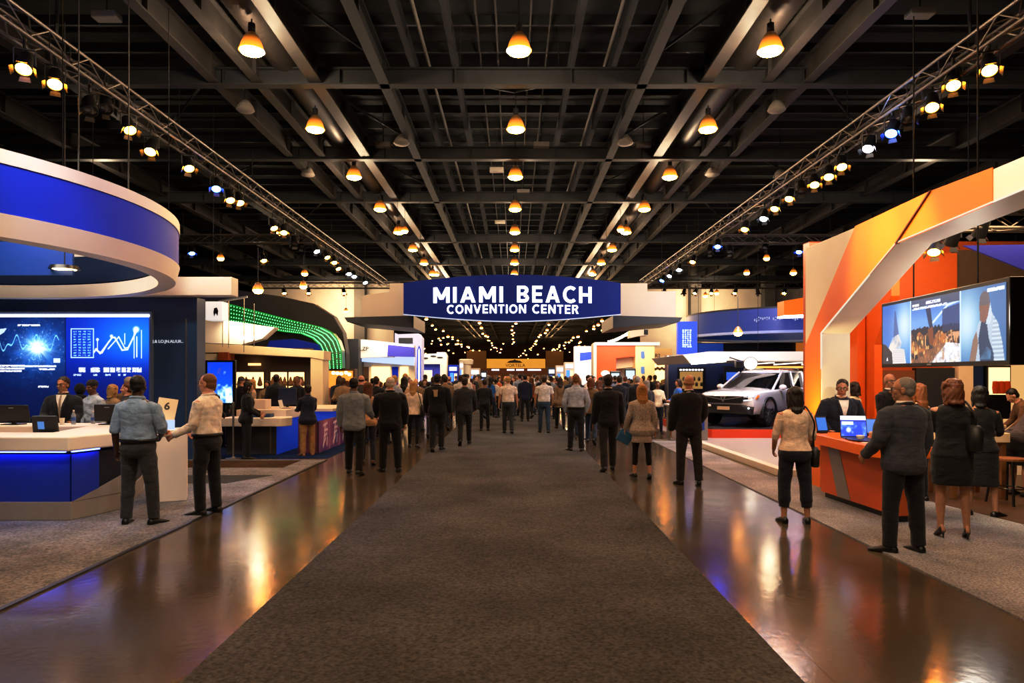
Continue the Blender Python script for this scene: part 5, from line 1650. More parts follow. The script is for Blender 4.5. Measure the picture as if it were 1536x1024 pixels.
rb = thing('navy_ring', (12, 30, 3.4), 'dark blue round ring canopy hanging above the white canopy slab', 'canopy')
ring_band('band', 3.5, 4.35, 4.15, 4.3, mat('ring_navy', '#1c3a86', rough=.4, var=.06, emis='#14307a', estr=.12), rb, c=(12, 30.))
ring_band('lower_lip', 3.40, 3.5, 3.9, 4.3, mat('ring_pale', '#8fa0c8', rough=.5), rb, c=(12, 30.))
ring_band('upper_lip', 4.35, 4.42, 3.95, 4.3, M_navyd, rb, c=(12, 30.))
for k in range(6):
    a = k * PI / 3
    p = Vector((12 + 4.2 * math.cos(a), 30 + 4.2 * math.sin(a), 4.38))
    MB().cyl(p, (p.x, p.y, 7.78), .006, 5).build('suspension_wire', M_wire, rb)
rt = random.Random(3)
mb = MB()
for k in range(60):
    th = -PI / 2 - .65 + k * .018
    if k % 9 == 8:
        continue
    for j in range(2):
        c = Vector((12 + 4.31 * math.cos(th), 30 + 4.31 * math.sin(th), 3.95 + rt.uniform(-.07, .07)))
        tdir = Vector((-math.sin(th), math.cos(th), 0))
        mb.bar(c - tdir * .025, c + tdir * .025, .01, rt.uniform(.02, .1))
mb.build('lettering', glow('ring_letter', '#b8c4ee', .7), rb)
o = thing('blue_core', at(1150, 510, 32), 'blue stand wall under the dark blue ring canopy', 'stand wall')
o.location.z = 0
pbox(1042, 1300, 514, 560, 34.6, .4, 0).build('panel', M_navyd, o)
pbox(1045, 1085, 515, 530, 34.5, .1).build('lit_panel', mat('lit_blue', '#1e48a8', rough=.5, emis='#1e48c0', estr=.3), o)
pbox(1195, 1207, 514, 527, 34.4, .1).build('amber_panel', glow('amber_slab', '#c8742a', .7), o)
o = thing('glyph_sign', at(1031, 506, 25.5), 'bright blue upright sign with columns of small white glyphs', 'sign')
pbox(1017, 1046, 482, 531, 25.5, .25).build('panel', mat('sign_blue', '#2350d8', rough=.5, emis='#2350e8', estr=.6), o, bevel=.01)
mb = MB()
for cx_ in range(4):
    for r_ in range(9):
        p = at(1025 + cx_ * 3.6, 495 + r_ * 3.1, 25.48)
        mb.box(p.x - .03, p.x + rt.uniform(.0, .04), 25.465, 25.5, p.z - rt.uniform(.015, .04), p.z + .025)
mb.build('glyph', glow('glyph_white', '#cfe0ff', 1.6), o)
MB().cyl((6.5, 25.6, 3.7), (6.5, 25.6, 7.78), .006, 6).build('suspension_wire', M_wire, o)
o = thing('orange_box_sign', at(1194, 460, 24), 'orange box sign hung left of the white edge of the portal', 'sign')
pprism([(1176, 451), (1225, 443), (1225, 471), (1176, 473)], 24, .6).build('box', mat('box_orange', '#ec7412', rough=.5, emis='#e06008', estr=.25), o)
pprism([(1176, 473), (1225, 471), (1225, 474), (1176, 475.5)], 23.99, .6).build('under_light', G_white, o)
MB().cyl(at(1205, 446, 24.3), at(1205, 446, 24.3) + Vector((0, 0, 4)), .006, 6).build('suspension_wire', M_wire, o)

# booths right of the aisle, far side
o = thing('white_booth', at(877, 561, 43), 'white booth with a plain blue sign left of the orange portal booth', 'booth')
o.location.z = 0
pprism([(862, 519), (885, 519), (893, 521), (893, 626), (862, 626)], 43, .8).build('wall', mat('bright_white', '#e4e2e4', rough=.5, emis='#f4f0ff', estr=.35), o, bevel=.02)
pprism([(870, 529), (891, 527), (891, 538), (870, 541)], 42.95, .05).build('sign', mat('sign_royal', '#1f48c8', rough=.5, emis='#1f48d8', estr=.4), o)
pbox(880, 890, 545, 575, 42.96, .04).build('lit_niche', glow('pale_niche', '#f4ecd8', 1.6), o)
ob = thing('orange_booth', at(925, 561, 33), 'square orange portal booth with white frame and bright opening', 'booth')
ob.location.z = 0
pprism([(890, 516), (893, 513), (990, 513), (990, 518), (895, 518), (895, 613), (890, 613)], 32.9, .9).build('white_frame', M_white, ob, bevel=.015)
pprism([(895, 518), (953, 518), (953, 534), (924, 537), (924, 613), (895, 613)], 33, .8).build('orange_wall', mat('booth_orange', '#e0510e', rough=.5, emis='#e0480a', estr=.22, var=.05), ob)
pprism([(924, 537), (953, 534), (953, 550), (924, 553)], 33.6, .1).build('inner_wall', M_cream, ob)
pbox(924, 953, 545, 560, 34.2, .1, 0).build('back_wall', M_grey, ob)
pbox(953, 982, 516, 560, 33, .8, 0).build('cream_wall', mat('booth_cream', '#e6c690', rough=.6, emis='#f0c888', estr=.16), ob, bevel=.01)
for y in (532, 555):
    pprism([(961.5, y - 5), (966.5, y - 5.5), (967, y + 4.5), (964, y + 6), (961.5, y + 4)], 32.97, .03).build('small_logo', mat('logo_blue', '#3d5a8a', rough=.5, emis='#7fa0d8', estr=.4), ob)
MB().ell(at(908, 560, 32.8), (.2, .06, .14)).build('globe_lamp', glow('globe', '#fff0d8', 4), ob, smooth=True)
for x0, x1, y0, lab in ((915, 931, 556, 'rounded black kiosk screen in the orange booth opening, left one'), (937, 954, 552, 'dark teal framed kiosk screen in the orange booth opening, right one')):
    o = thing('kiosk_screen', at((x0 + x1) / 2, 561, 31.8), lab, 'kiosk')
    o.location.z = 0
    pbox(x0, x1, y0, 560, 31.8, .15, .013).build('housing', M_black, o, bevel=.05)
    pbox(x0 + 2, x1 - 2, y0 + 3.5, 575, 31.77, .03).build('screen', glow('kiosk_glow', '#c8dcea', 1.2), o)
o = thing('cream_shop', at(990, 561, 35), 'cream shop booth with hanging lights between orange booth and navy wall', 'booth')
o.location.z = 0
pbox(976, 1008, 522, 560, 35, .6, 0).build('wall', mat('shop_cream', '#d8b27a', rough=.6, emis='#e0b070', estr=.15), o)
pbox(977, 999, 545, 590, 34.95, .05).build('lit_niche', G_warm, o)
mb = MB()
for k in range(6):
    mb.ell(at(980 + k * 3.2, 552 + (k % 2) * 1.5, 34.9), (.08, .05, .08), nu=8, nv=5)
mb.build('chandelier_bulb', mat('bulb_brown', '#6a4a20', rough=.4), o)
text('lettering', 'R2', .26, at(986.5, 533.5, 34.97), (PI / 2, 0, 0), M_char, o, bold=.001, extrude=.005)
o = thing('hanging_box_sign', at(958, 501, 36), 'small pale hanging box sign above the orange booth', 'sign')
pprism([(945, 496), (958, 494), (972, 493), (972, 503), (958, 504), (945, 507)], 36, .8).build('box', M_white, o, bevel=.02)
pprism([(966, 494), (972, 494), (972, 502), (966, 502)], 35.97, .03).build('mark', M_black, o)
MB().cyl(at(955, 495, 36.3), at(955, 495, 36.3) + Vector((0, 0, 4)), .006, 6).build('suspension_wire', M_wire, o)
o = thing('light_string', at(930, 506, 40), 'slanting string of small white bulbs above the orange booth', 'light string')
MB().tube([at(912, 513, 40), at(928, 508, 40), at(944, 498, 40)], .03, 6).build('cable', M_black, o)
mb = MB()
for k in range(12):
    t_ = k / 11
    mb.ell(at(913 + 31 * t_, 512.5 - 14 * t_ ** 1.4, 39.95), (.07, .07, .09), nu=8, nv=5)
mb.build('bulb', glow('string_bulb', '#fff0d0', 6), o)
# small counter with blue screen near the car
o = thing('exhibit_counter', (4.9, 17.9, 0), 'pale grey counter with blue screen behind the bald man', 'counter')
MB().box(4.28, 5.3, 18.6, 19.1, .013, .95).build('base', M_grey, o, bevel=.01)
MB().box(4.22, 5.36, 18.5, 19.18, .95, 1.0).build('counter_top', M_white, o, bevel=.008)
MB().box(4.75, 5.2, 18.57, 18.6, .3, .75).build('front_screen', glow('front_blue', '#1c3a8c', .7), o)
tag(MB().box(4.5, 4.8, 18.7, 18.9, 1., 1.05).build('leaflet_tray', MATS['tray_blue'], bevel=.01), 'blue leaflet tray on the pale grey counter by the car', 'tray')
# ================================================================ people
MALE = dict(z=[.79, .83, .90, .98, 1.08, 1.18, 1.28, 1.36, 1.415, 1.455, 1.485, 1.52],
            rx=[.11, .155, .172, .165, .155, .163, .176, .180, .165, .115, .070, .058],
            ry=[.085, .112, .120, .112, .108, .112, .116, .108, .090, .072, .062, .058],
            cy=[0, 0, -.006, 0, .006, .006, 0, -.006, -.012, -.014, -.012, -.01])
FEM = dict(z=MALE['z'], rx=[.11, .16, .176, .160, .132, .136, .152, .156, .142, .098, .060, .050],
           ry=[.085, .115, .124, .108, .094, .102, .118, .104, .084, .064, .054, .050],
           cy=[0, 0, -.010, 0, .006, .008, .010, .0, -.010, -.012, -.010, -.008])
def dirv(side, f, a):
    f, a = R(f), R(a)
    return Vector((side * math.sin(a), math.sin(f) * math.cos(a), -math.cos(f) * math.cos(a)))
def sring(c, rx, ry, n=24, e=2.3):
    out = []
    for k in range(n):
        t = 2 * PI * k / n
        ct, st = math.cos(t), math.sin(t)
        out.append(Vector((c[0] + rx * math.copysign(abs(ct) ** (2 / e), ct), c[1] + ry * math.copysign(abs(st) ** (2 / e), st), c[2])))
    return out
def remesh(mb, voxel, iters=3, disp=None):
    me = mb.mesh('tmp')
    o = bpy.data.objects.new('tmp', me)
    COL.objects.link(o)
    m = o.modifiers.new('r', 'REMESH')
    m.mode = 'VOXEL'
    m.voxel_size = voxel
    if iters:
        s = o.modifiers.new('s', 'SMOOTH')
        s.factor = .5
        s.iterations = iters
    dg = bpy.context.evaluated_depsgraph_get()
    dg.update()
    out = bpy.data.meshes.new_from_object(o.evaluated_get(dg))
    bpy.data.objects.remove(o)
    bpy.data.meshes.remove(me)
    if disp:
        n = len(out.vertices)
        co = np.empty(n * 3, np.float32)
        no = np.empty(n * 3, np.float32)
        out.vertices.foreach_get('co', co)
        out.vertices.foreach_get('normal', no)
        co, no = co.reshape(-1, 3), no.reshape(-1, 3)
        co = co + no * disp(co)[:, None]
        out.vertices.foreach_set('co', co.ravel())
    for p in out.polygons:
        p.use_smooth = True
    return out
def folds(amp, seed=0, k=38.):
    r = np.random.default_rng(seed)
    def f(p):
        d = np.zeros(len(p))
        for i in range(6):
            v = r.normal(size=3)
            v[2] *= 1.7
            v /= np.linalg.norm(v)
            w = r.normal(size=3) * 9
            d += np.sin(p @ v * k * r.uniform(.5, 1.5) + 1.6 * np.sin(p @ w + r.uniform(0, 6)) + r.uniform(0, 6))
        m = .5 + .5 * np.sin(p @ (r.normal(size=3) * 7))
        return amp * np.sign(d) * np.abs(d / 3) ** 1.3 * m
    return f
def hairnoise(amp, seed=0):
    r = np.random.default_rng(seed)
    def f(p):
        d = np.sin(p[:, 0] * 160 + 3 * np.sin(p[:, 2] * 30)) + np.sin(p[:, 1] * 150 + p[:, 2] * 25) + .8 * np.sin(p @ (r.normal(size=3) * 90))
        return amp * d / 2
    return f

def hand(mb, w, d, side, curl, s=1.):
    inward = Vector((-side, 0, 0))
    n = inward - d * inward.dot(d)
    if n.length < .3:
        n = Vector((0, 0, -1)) - d * -d.z
    n.normalize()
    t = d.cross(n).normalized()
    if t.dot(Vector((0, 1, 1))) < 0:
        t = -t
    rings = []
    for u, wd, th in ((-.02, .026, .022), (.0, .027, .02), (.03, .038, .017), (.07, .043, .014), (.095, .041, .011)):
        c = w + d * u * s
        rings.append([c + t * (math.cos(a) * wd * s) + n * (math.sin(a) * th * s) for a in np.linspace(0, 2 * PI, 13)[:-1]])
    mb.loft(rings)
    for k, (off, L) in enumerate(((-.034, .062), (-.0115, .078), (.0115, .084), (.034, .076))):
        p = w + (d * .085 + t * off) * s
        fd = (d + t * off * 2.2).normalized()
        pts = [p - fd * .02 * s, p]
        cu = curl * (1.15 - .06 * k)
        for j, fr in enumerate((.45, .32, .23)):
            fd = (Matrix.Rotation(R(cu * (28, 34, 24)[j]), 3, d.cross(n)) @ fd)
            p = p + fd * (L * fr * 1.05 * s)
            pts.append(p)
        mb.tube(pts, [.0095 * s, .0098 * s, .009 * s, .0082 * s, .0065 * s], 8)
    p = w + (d * .025 + t * .03) * s
    td = (d * .75 + t * .55 + n * .35).normalized()
    q = p + td * .04 * s
    mb.tube([p - td * .01, p + td * .02 * s, q, q + (td + d * .5 + n * .3).normalized() * .032 * s], [.014 * s, .013 * s, .011 * s, .0075 * s], 8)

def foot(mb, A, yaw, pitch, side, g, kind='shoe'):
    """A foot or shoe under ankle A; g>1 swells it."""
    Rm = Matrix.Rotation(R(-yaw * side), 4, 'Z') @ Matrix.Rotation(R(-pitch), 4, 'X')
    secs = [(-.075, .020, .045, .012), (-.06, .034, .075, .0), (-.02, .038, .09, .0), (.03, .038, .085, .0), (.08, .043, .062, .0), (.13, .047, .046, .0), (.17, .042, .034, .002), (.195, .026, .024, .006), (.205, .008, .014, .01)]
    if kind == 'heel':
        secs = [(-.06, .018, .05, .018), (-.045, .028, .075, .0), (0, .030, .075, .0), (.05, .032, .055, .0), (.10, .036, .042, .0), (.14, .034, .03, .002), (.175, .02, .02, .006), (.195, .005, .012, .01)]
    rings = []
    for y, w, h, z0 in secs:
        w *= g
        h = h * (1 if g <= 1 else 1.05)
        ring = []
        for k in range(14):
            a = 2 * PI * k / 14
            x = w * math.cos(a)
            z = z0 + (h - z0) * (.5 + .5 * math.sin(a)) if math.sin(a) > -.35 else z0
            ring.append(A + Rm @ Vector((x, y, z - .085)))
        rings.append(ring)
    mb.loft(rings)
    if kind == 'heel':
        a_, b_ = A + Rm @ Vector((0, -.04, -.075)), A + Rm @ Vector((0, -.045, -.085))
        b_.z = a_.z - .075
        mb.tube([a_, b_], [.016, .006], 8)
    if kind == 'shoe' and g > 1:
        mb.prism([(-.036 * g, -.07), (.036 * g, -.07), (.036 * g, -.015), (-.036 * g, -.015)], 'z', -.096, -.08) if False else None

SKIN = {'pale': '#c4957a', 'tan': '#a97a5c', 'brown': '#714a34', 'dark': '#38231a', 'pink': '#c68f76'}
HAIRC = {'black': '#0e0a08', 'brown': '#2c1a0f', 'auburn': '#5c3219', 'ginger': '#6e4526', 'red': '#74431e', 'blond': '#a07c48', 'grey': '#7a736c', 'white': '#b5aca2', 'shaved': '#a87a58', 'golden': '#9a6c38', 'dark brown': '#1c110b'}
def skinm(k):
    return mat('skin_' + k, SKIN[k], rough=.5, var=.08, vscale=30, spec=.35)
def hairm(k):
    return mat('hair_' + k.replace(' ', '_'), HAIRC[k], rough=.55, var=.45, vscale=60, stretch=(6, 6, 1), spec=.35)

def person_parts(P):
    """Shapes of a figure facing +Y, feet at z=0: dict of part -> MB, plus attachment points."""
    fem = P.get('sex') == 'f'
    prof = FEM if fem else MALE
    s = P.get('H', 1.75) / 1.75
    fat = P.get('fat', 1.)
    lf = math.sqrt(fat)
    lean = P.get('lean', 0)
    crouch = P.get('hips')                    # fixed hip height for sitters
    HZ_ = .905
    TL = Matrix.Translation((0, 0, .93)) @ Matrix.Rotation(R(-lean), 4, 'X') @ Matrix.Translation((0, 0, -.93))
    def torso(z0, z1, ix=0., iy=0., e=2.3, n=24, step=.035, flare=0., extra=None):
        rings = []
        zs = np.linspace(z0, z1, max(3, int((z1 - z0) / step)))
        for z in zs:
            rx = np.interp(z, prof['z'], prof['rx']) * fat + ix
            ry = np.interp(z, prof['z'], prof['ry']) * fat ** 1.4 + iy
            cy = np.interp(z, prof['z'], prof['cy'])
            if flare and z < 1.05:
                k = (1.05 - z)
                rx += flare * k
                ry += flare * k * .8
            if extra:
                dx, dy, dc = extra(z)
                rx += dx; ry += dy; cy += dc
            rings.append([TL @ v for v in sring((0, cy, z), rx, ry, n, e)])
        return rings
    out = {k: MB() for k in ('body', 'top', 'bottom', 'hair')}
    B = out['body']
    B.loft(torso(.80, 1.52))
    # head
    hy, hp = P.get('head', (0, 0))
    HM = TL @ Matrix.Translation((0, -.012, 1.53)) @ Matrix.Rotation(R(hy), 4, 'Z') @ Matrix.Rotation(R(-hp), 4, 'X') @ Matrix.Translation((0, .012, -1.53))
    hs = .95 if fem else 1.
    HM = HM @ Matrix.Translation((0, 0, 1.53)) @ Matrix.Scale(hs * 1.03, 4) @ Matrix.Translation((0, 0, -1.53))
    H = MB()
    H.ell((0, -.012, 1.662), (.076, .095, .088), nu=20, nv=14)
    H.ell((0, .026, 1.602), (.058, .064, .080), nu=18, nv=12)
    H.ell((0, .058, 1.545), (.026, .026, .022), nu=12, nv=8)
    H.tube([(0, .082, 1.648), (0, .098, 1.618), (0, .108, 1.600)], [.008, .012, .016], 8)
    H.ell((0, .072, 1.655), (.050, .022, .012), nu=14, nv=8)
    H.ell((0, .083, 1.566), (.022, .011, .010), nu=12, nv=8)
    for sx in (-1, 1):
        H.ell((sx * .077, -.008, 1.622), (.010, .020, .033), nu=10, nv=8)
        H.ell((sx * .040, .055, 1.610), (.022, .026, .022), nu=10, nv=8)
    B.add([HM @ Vector(v) for v in H.v], H.f)
    nk = (.056 if not fem else .046) * lf
    B.tube([TL @ Vector((0, -.02, 1.42)), TL @ Vector((0, -.016, 1.5)), HM @ Vector((0, -.012, 1.58))], [nk * 1.15, nk, nk], 16)
    # arms
    sx0 = (.187 if not fem else .158) * fat ** .8
    info = {'TL': TL, 'HM': HM, 's': s, 'wrist': [], 'elbow': [], 'shoulder': [], 'hdir': []}
    T = out['top']
    top = P.get('top', 'suit')
    SL = {'suit': ([.080, .076, .068, .062, .058, .050], 1.), 'coat': ([.076, .070, .062, .058, .054, .046], 1.), 'shirt': ([.068, .064, .058, .054, .050, .042], 1.), 'rolled': ([.070, .067, .062, .056, .053, .05], .16),
          'polo': ([.070, .068, .064, .058, .05, .05], -.3), 'blouse': ([.064, .060, .055, .050, .048, .04], .2), 'sweater': ([.066, .062, .056, .052, .048, .042], 1.), 'dress': ([.060, .056, .050, .046, .043, .036], 1.)}[top]
    for i, side in enumerate((-1, 1)):
        uf, ua, ff, fa = P.get('arms', ((5, 9, 12, 4), (5, 9, 12, 4)))[i]
        Sj = TL @ Vector((side * sx0, -.012, 1.400))
        upper, fore = .285, .255
        ud = TL.to_3x3() @ dirv(side, uf, ua)
        fd = TL.to_3x3() @ dirv(side, ff, fa)
        E = Sj + ud * upper
        W = E + fd * fore
        inn = TL.to_3x3() @ Vector((-side, 0, 0))
        pts = [Sj + inn * .05, Sj, Sj + ud * upper * .5, Sj + ud * upper * .93, E + fd * .03, E + fd * fore * .5, W]
        k = lf * (.88 if fem else 1)
        B.tube(pts, [.05 * k, .055 * k, .048 * k, .041 * k, .041 * k, .037 * k, .027 * k], 12)
        hand(B, W, fd, side, P.get('curl', (1, 1))[i], .92 if fem else 1.)
        info['wrist'].append(W); info['elbow'].append(E); info['shoulder'].append(Sj); info['hdir'].append(fd)
        rr, cut = SL
        rr = [x * k for x in rr]
        if cut >= .95:
            sp = [Sj + inn * .06, Sj + inn * .0 + ud * .02, Sj + ud * upper * .5, Sj + ud * upper * .93, E + fd * .03, E + fd * fore * .5, W + fd * .005]
            sr = [rr[0] * .95] + rr
        elif cut > 0:
            sp = [Sj + inn * .06, Sj + ud * .02, Sj + ud * upper * .5, Sj + ud * upper * .93, E + fd * .03, E + fd * fore * cut]
            sr = [rr[0] * .95] + rr[:4] + [rr[3] * .98]
        else:
            sp = [Sj + inn * .06, Sj + ud * .02, Sj + ud * upper * .45, Sj + ud * upper * (1 + cut)]
            sr = [rr[0] * .95, rr[0], rr[1], rr[1]]
        T.tube(sp, sr, 14)
    # torso of the top garment
    hem = {'suit': .80, 'coat': .72, 'shirt': .985, 'rolled': .985, 'polo': .965, 'blouse': .90, 'sweater': .88, 'dress': .86}[top]
    hem = P.get('hem', hem)
    if top == 'suit':
        T.loft(torso(hem, 1.475, .020, .022, e=2.4, flare=.015, extra=lambda z: (.010 * min(1, max(0, (z - 1.2) / .15)), 0, 0)))
    elif top == 'coat':
        T.loft(torso(hem, 1.47, .020, .022, e=2.4, flare=.14))
    elif top in ('shirt', 'rolled', 'polo'):
        T.loft(torso(hem, 1.475, .014, .016, e=2.4, extra=lambda z: (.012 * max(0, 1 - abs(z - 1.05) / .12), .014 * max(0, 1 - abs(z - 1.05) / .12), 0)))
    else:
        T.loft(torso(hem, 1.462, .013, .015, e=2.3, flare=.075 if top != 'dress' else 0))
    if top in ('shirt', 'rolled', 'polo', 'suit', 'coat'):
        cz = 1.497
        r0 = nk + .014
        T.tube([TL @ Vector((r0 * math.cos(a) * 1.05, -.016 + r0 * math.sin(a), cz + .012 * -math.sin(a))) for a in np.linspace(0, 2 * PI, 25)], .015, 8)
        T.loft([[TL @ v for v in sring((0, -.014, z), r, r * .95, 20, 2)] for z, r in ((1.44, .115 * lf), (1.47, .088 * lf), (1.495, r0))])
    # legs
    hipx = .088 * fat ** .6
    bot = P.get('bottom', 'trousers')
    LR = {'trousers': [.100, .092, .074, .068, .062, .064], 'jeans': [.096, .086, .068, .066, .056, .052], 'leggings': [.094, .080, .058, .058, .044, .036], 'khaki': [.100, .094, .080, .078, .068, .066], 'skirt': None, 'shortpants': None}[bot]
    soles = []
    feet = []
    Bt = out['bottom']
    for i, side in enumerate((-1, 1)):
        tf, ta, sf = P.get('legs', ((2, 3, -2), (2, 3, -2)))[i][:3]
        pitch = P.get('legs', ((2, 3, -2), (2, 3, -2)))[i][3] if len(P.get('legs', ((0,), (0,)))[i]) > 3 else 0
        yaw = P.get('toes', (8, 8))[i]
        Hp = Vector((side * hipx, 0, HZ_))
        td, sd = dirv(side, tf, ta), dirv(side, sf, ta * .4)
        Kn = Hp + td * .415
        An = Kn + sd * .405
        k = lf * (.94 if fem else 1)
        B.tube([Hp + Vector((0, 0, .05)), Hp, Hp + td * .2, Kn - td * .03, Kn + sd * .03, Kn + sd * .14, Kn + sd * .3, An, An + Vector((0, .0, -.02))], [.07 * k, .085 * k, .075 * k, .054 * k, .05 * k, .054 * k, .04 * k, .034 * k, .034 * k], 14)
        heel = P.get('shoes') == 'heel'
        hp_ = pitch + (24 if heel else 0)
        foot(B, An, yaw, hp_, side, .86 if not heel else .62)
        shoe = MB()
        foot(shoe, An, yaw, hp_, side, 1.0 if heel else 1.06, 'heel' if heel else 'shoe')
        out['shoe%d' % i] = shoe
        soles.append(min(v[2] for v in shoe.v))
        feet.append(An)
        if LR:
            r = [x * k for x in LR]
            end = P.get('cuff', .02)
            Ae = An - sd * end if end > .03 else An + sd * (.03 - end)
            pts = [Hp + Vector((0, 0, .06)), Hp, Hp + td * .2, Kn - td * .03, Kn + sd * .04, Kn + sd * .2, Ae - sd * .06, Ae]
            Bt.tube(pts, [r[0] * .9, r[0], r[1], r[2], r[2] * .97, r[3], r[4], r[5]], 16)
    if bot != 'skirt':
        up = 1.03 if top in ('shirt', 'rolled', 'polo') else 1.0
        Bt.loft(torso_flat(prof, fat, .80, up, .012, .014))
        if lean > 20:
            Bt.loft(torso(.9, up, .012, .014))
    else:
        zh = P.get('skirt', .50)
        m = Vector(((feet[0].x + feet[1].x) / 2, (feet[0].y + feet[1].y) / 2, 0))
        rings = []
        for z in np.linspace(zh, 1.05, 14):
            q_ = (1.05 - z)
            rx = float(np.interp(max(z, .88), prof['z'], prof['rx'])) * fat + .014 + (.012 if z < .9 else 0) * (1 - (z - zh))
            ry = float(np.interp(max(z, .88), prof['z'], prof['ry'])) * fat ** 1.3 + .02
            v = m * min(1, q_ / 1.0) * .5
            rings.append(sring((v.x, v.y, z), rx * (1 - .10 * max(0, .8 - z)), ry, 24, 2.2))
        Bt.loft(rings)
    # hair
    hk = P.get('hair', 'short')
    Hr = MB()
    if hk == 'short':
        Hr.ell((0, -.026, 1.682), (.0845, .094, .088), nu=20, nv=14)
        Hr.ell((0, -.046, 1.622), (.075, .066, .070), nu=18, nv=12)
    elif hk == 'crop':
        Hr.ell((0, -.025, 1.672), (.0805, .090, .086), nu=20, nv=14)
        Hr.ell((0, -.046, 1.620), (.0735, .0635, .062), nu=18, nv=12)
    elif hk == 'bald':
        Hr.ell((0, -.040, 1.630), (.0785, .066, .045), nu=18, nv=10)
    elif hk in ('long', 'bob', 'waves', 'curly'):
        L = P.get('hairlen', {'long': 1.30, 'bob': 1.47, 'waves': 1.36, 'curly': 1.47}[hk])
        Hr.ell((0, -.020, 1.692), (.090, .100, .082), nu=20, nv=14)
        rings = []
        zs = np.linspace(L, 1.70, 10)
        for z in zs:
            t = (z - L) / (1.70 - L)
            rx = .055 + .045 * min(1, t * 2.2) if hk != 'curly' else .078 + .026 * math.sin(PI * min(1, t * 1.1))
            ry = .030 + .034 * min(1, t * 1.6) + (.03 if hk == 'curly' else 0)
            cy = -.075 + .035 * t
            if z < 1.5:
                cy -= .025
            rings.append(sring((0, cy, z), rx, ry, 18, 2.2))
        Hr.loft(rings)
        for sx in (-1, 1):
            Hr.tube([(sx * .06, .045, 1.73), (sx * .082, .03, 1.66), (sx * .085, .015, 1.58), (sx * .08, -.01, max(L, 1.46))], [.018, .02, .02, .014], 8)
        if hk in ('curly', 'waves'):
            rr_ = random.Random(P.get('seed', 1))
            for _ in range(70 if hk == 'curly' else 26):
                a, z = rr_.uniform(PI * .92, PI * 2.08), rr_.uniform(L, 1.74)
                r = .094 if hk == 'curly' else .09
                if z < 1.62:
                    a = rr_.uniform(PI * 1.0, PI * 2.0)
                k = math.sqrt(max(.15, 1 - ((z - 1.66) / .12) ** 2)) if z > 1.66 else 1
                Hr.ell((r * math.cos(a) * k, -.03 + r * math.sin(a) * k * .85, z), (.02, .02, .026), nu=8, nv=6)
    elif hk == 'pony':
        Hr.ell((0, -.022, 1.690), (.085, .096, .076), nu=20, nv=14)
        Hr.ell((0, -.055, 1.64), (.070, .056, .06), nu=16, nv=10)
        Hr.tube([(0, -.105, 1.69), (0, -.15, 1.66), (0, -.145, 1.55), (0, -.125, 1.44)], [.022, .032, .028, .01], 10)
    elif hk == 'bun':
        Hr.ell((0, -.022, 1.690), (.085, .096, .076), nu=20, nv=14)
        Hr.ell((0, -.055, 1.64), (.070, .056, .06), nu=16, nv=10)
        Hr.ell((0, -.10, 1.745), (.045, .045, .042), nu=12, nv=8)
    elif hk in ('cap', 'beanie'):
        Hr.ell((0, -.016, 1.690), (.088, .102, .085), nu=20, nv=14)
    elif hk == 'hood':
        Hr.ell((0, -.030, 1.66), (.102, .108, .115), nu=20, nv=14)
        Hr.ell((0, -.06, 1.50), (.12, .07, .06), nu=18, nv=10)
    out['hair'].add([HM @ Vector(v) for v in Hr.v], Hr.f)
    # drop so that the soles (or the given hip height) meet the ground
    dz = -min(soles) if crouch is None else crouch / s - HZ_
    M = Matrix.Scale(s, 4) @ Matrix.Translation((0, 0, dz))
    for k in out:
        out[k].v = [tuple(M @ Vector(v)) for v in out[k].v]
    info['M'] = M
    info['nk'] = nk
    info['prof'] = prof
    info['fat'] = fat
    return out, info
def torso_flat(prof, fat, z0, z1, ix, iy):
    rings = []
    for z in np.linspace(z0, z1, 8):
        rings.append(sring((0, float(np.interp(z, prof['z'], prof['cy'])), z), float(np.interp(z, prof['z'], prof['rx'])) * fat + ix, float(np.interp(z, prof['z'], prof['ry'])) * fat ** 1.4 + iy))
    return rings

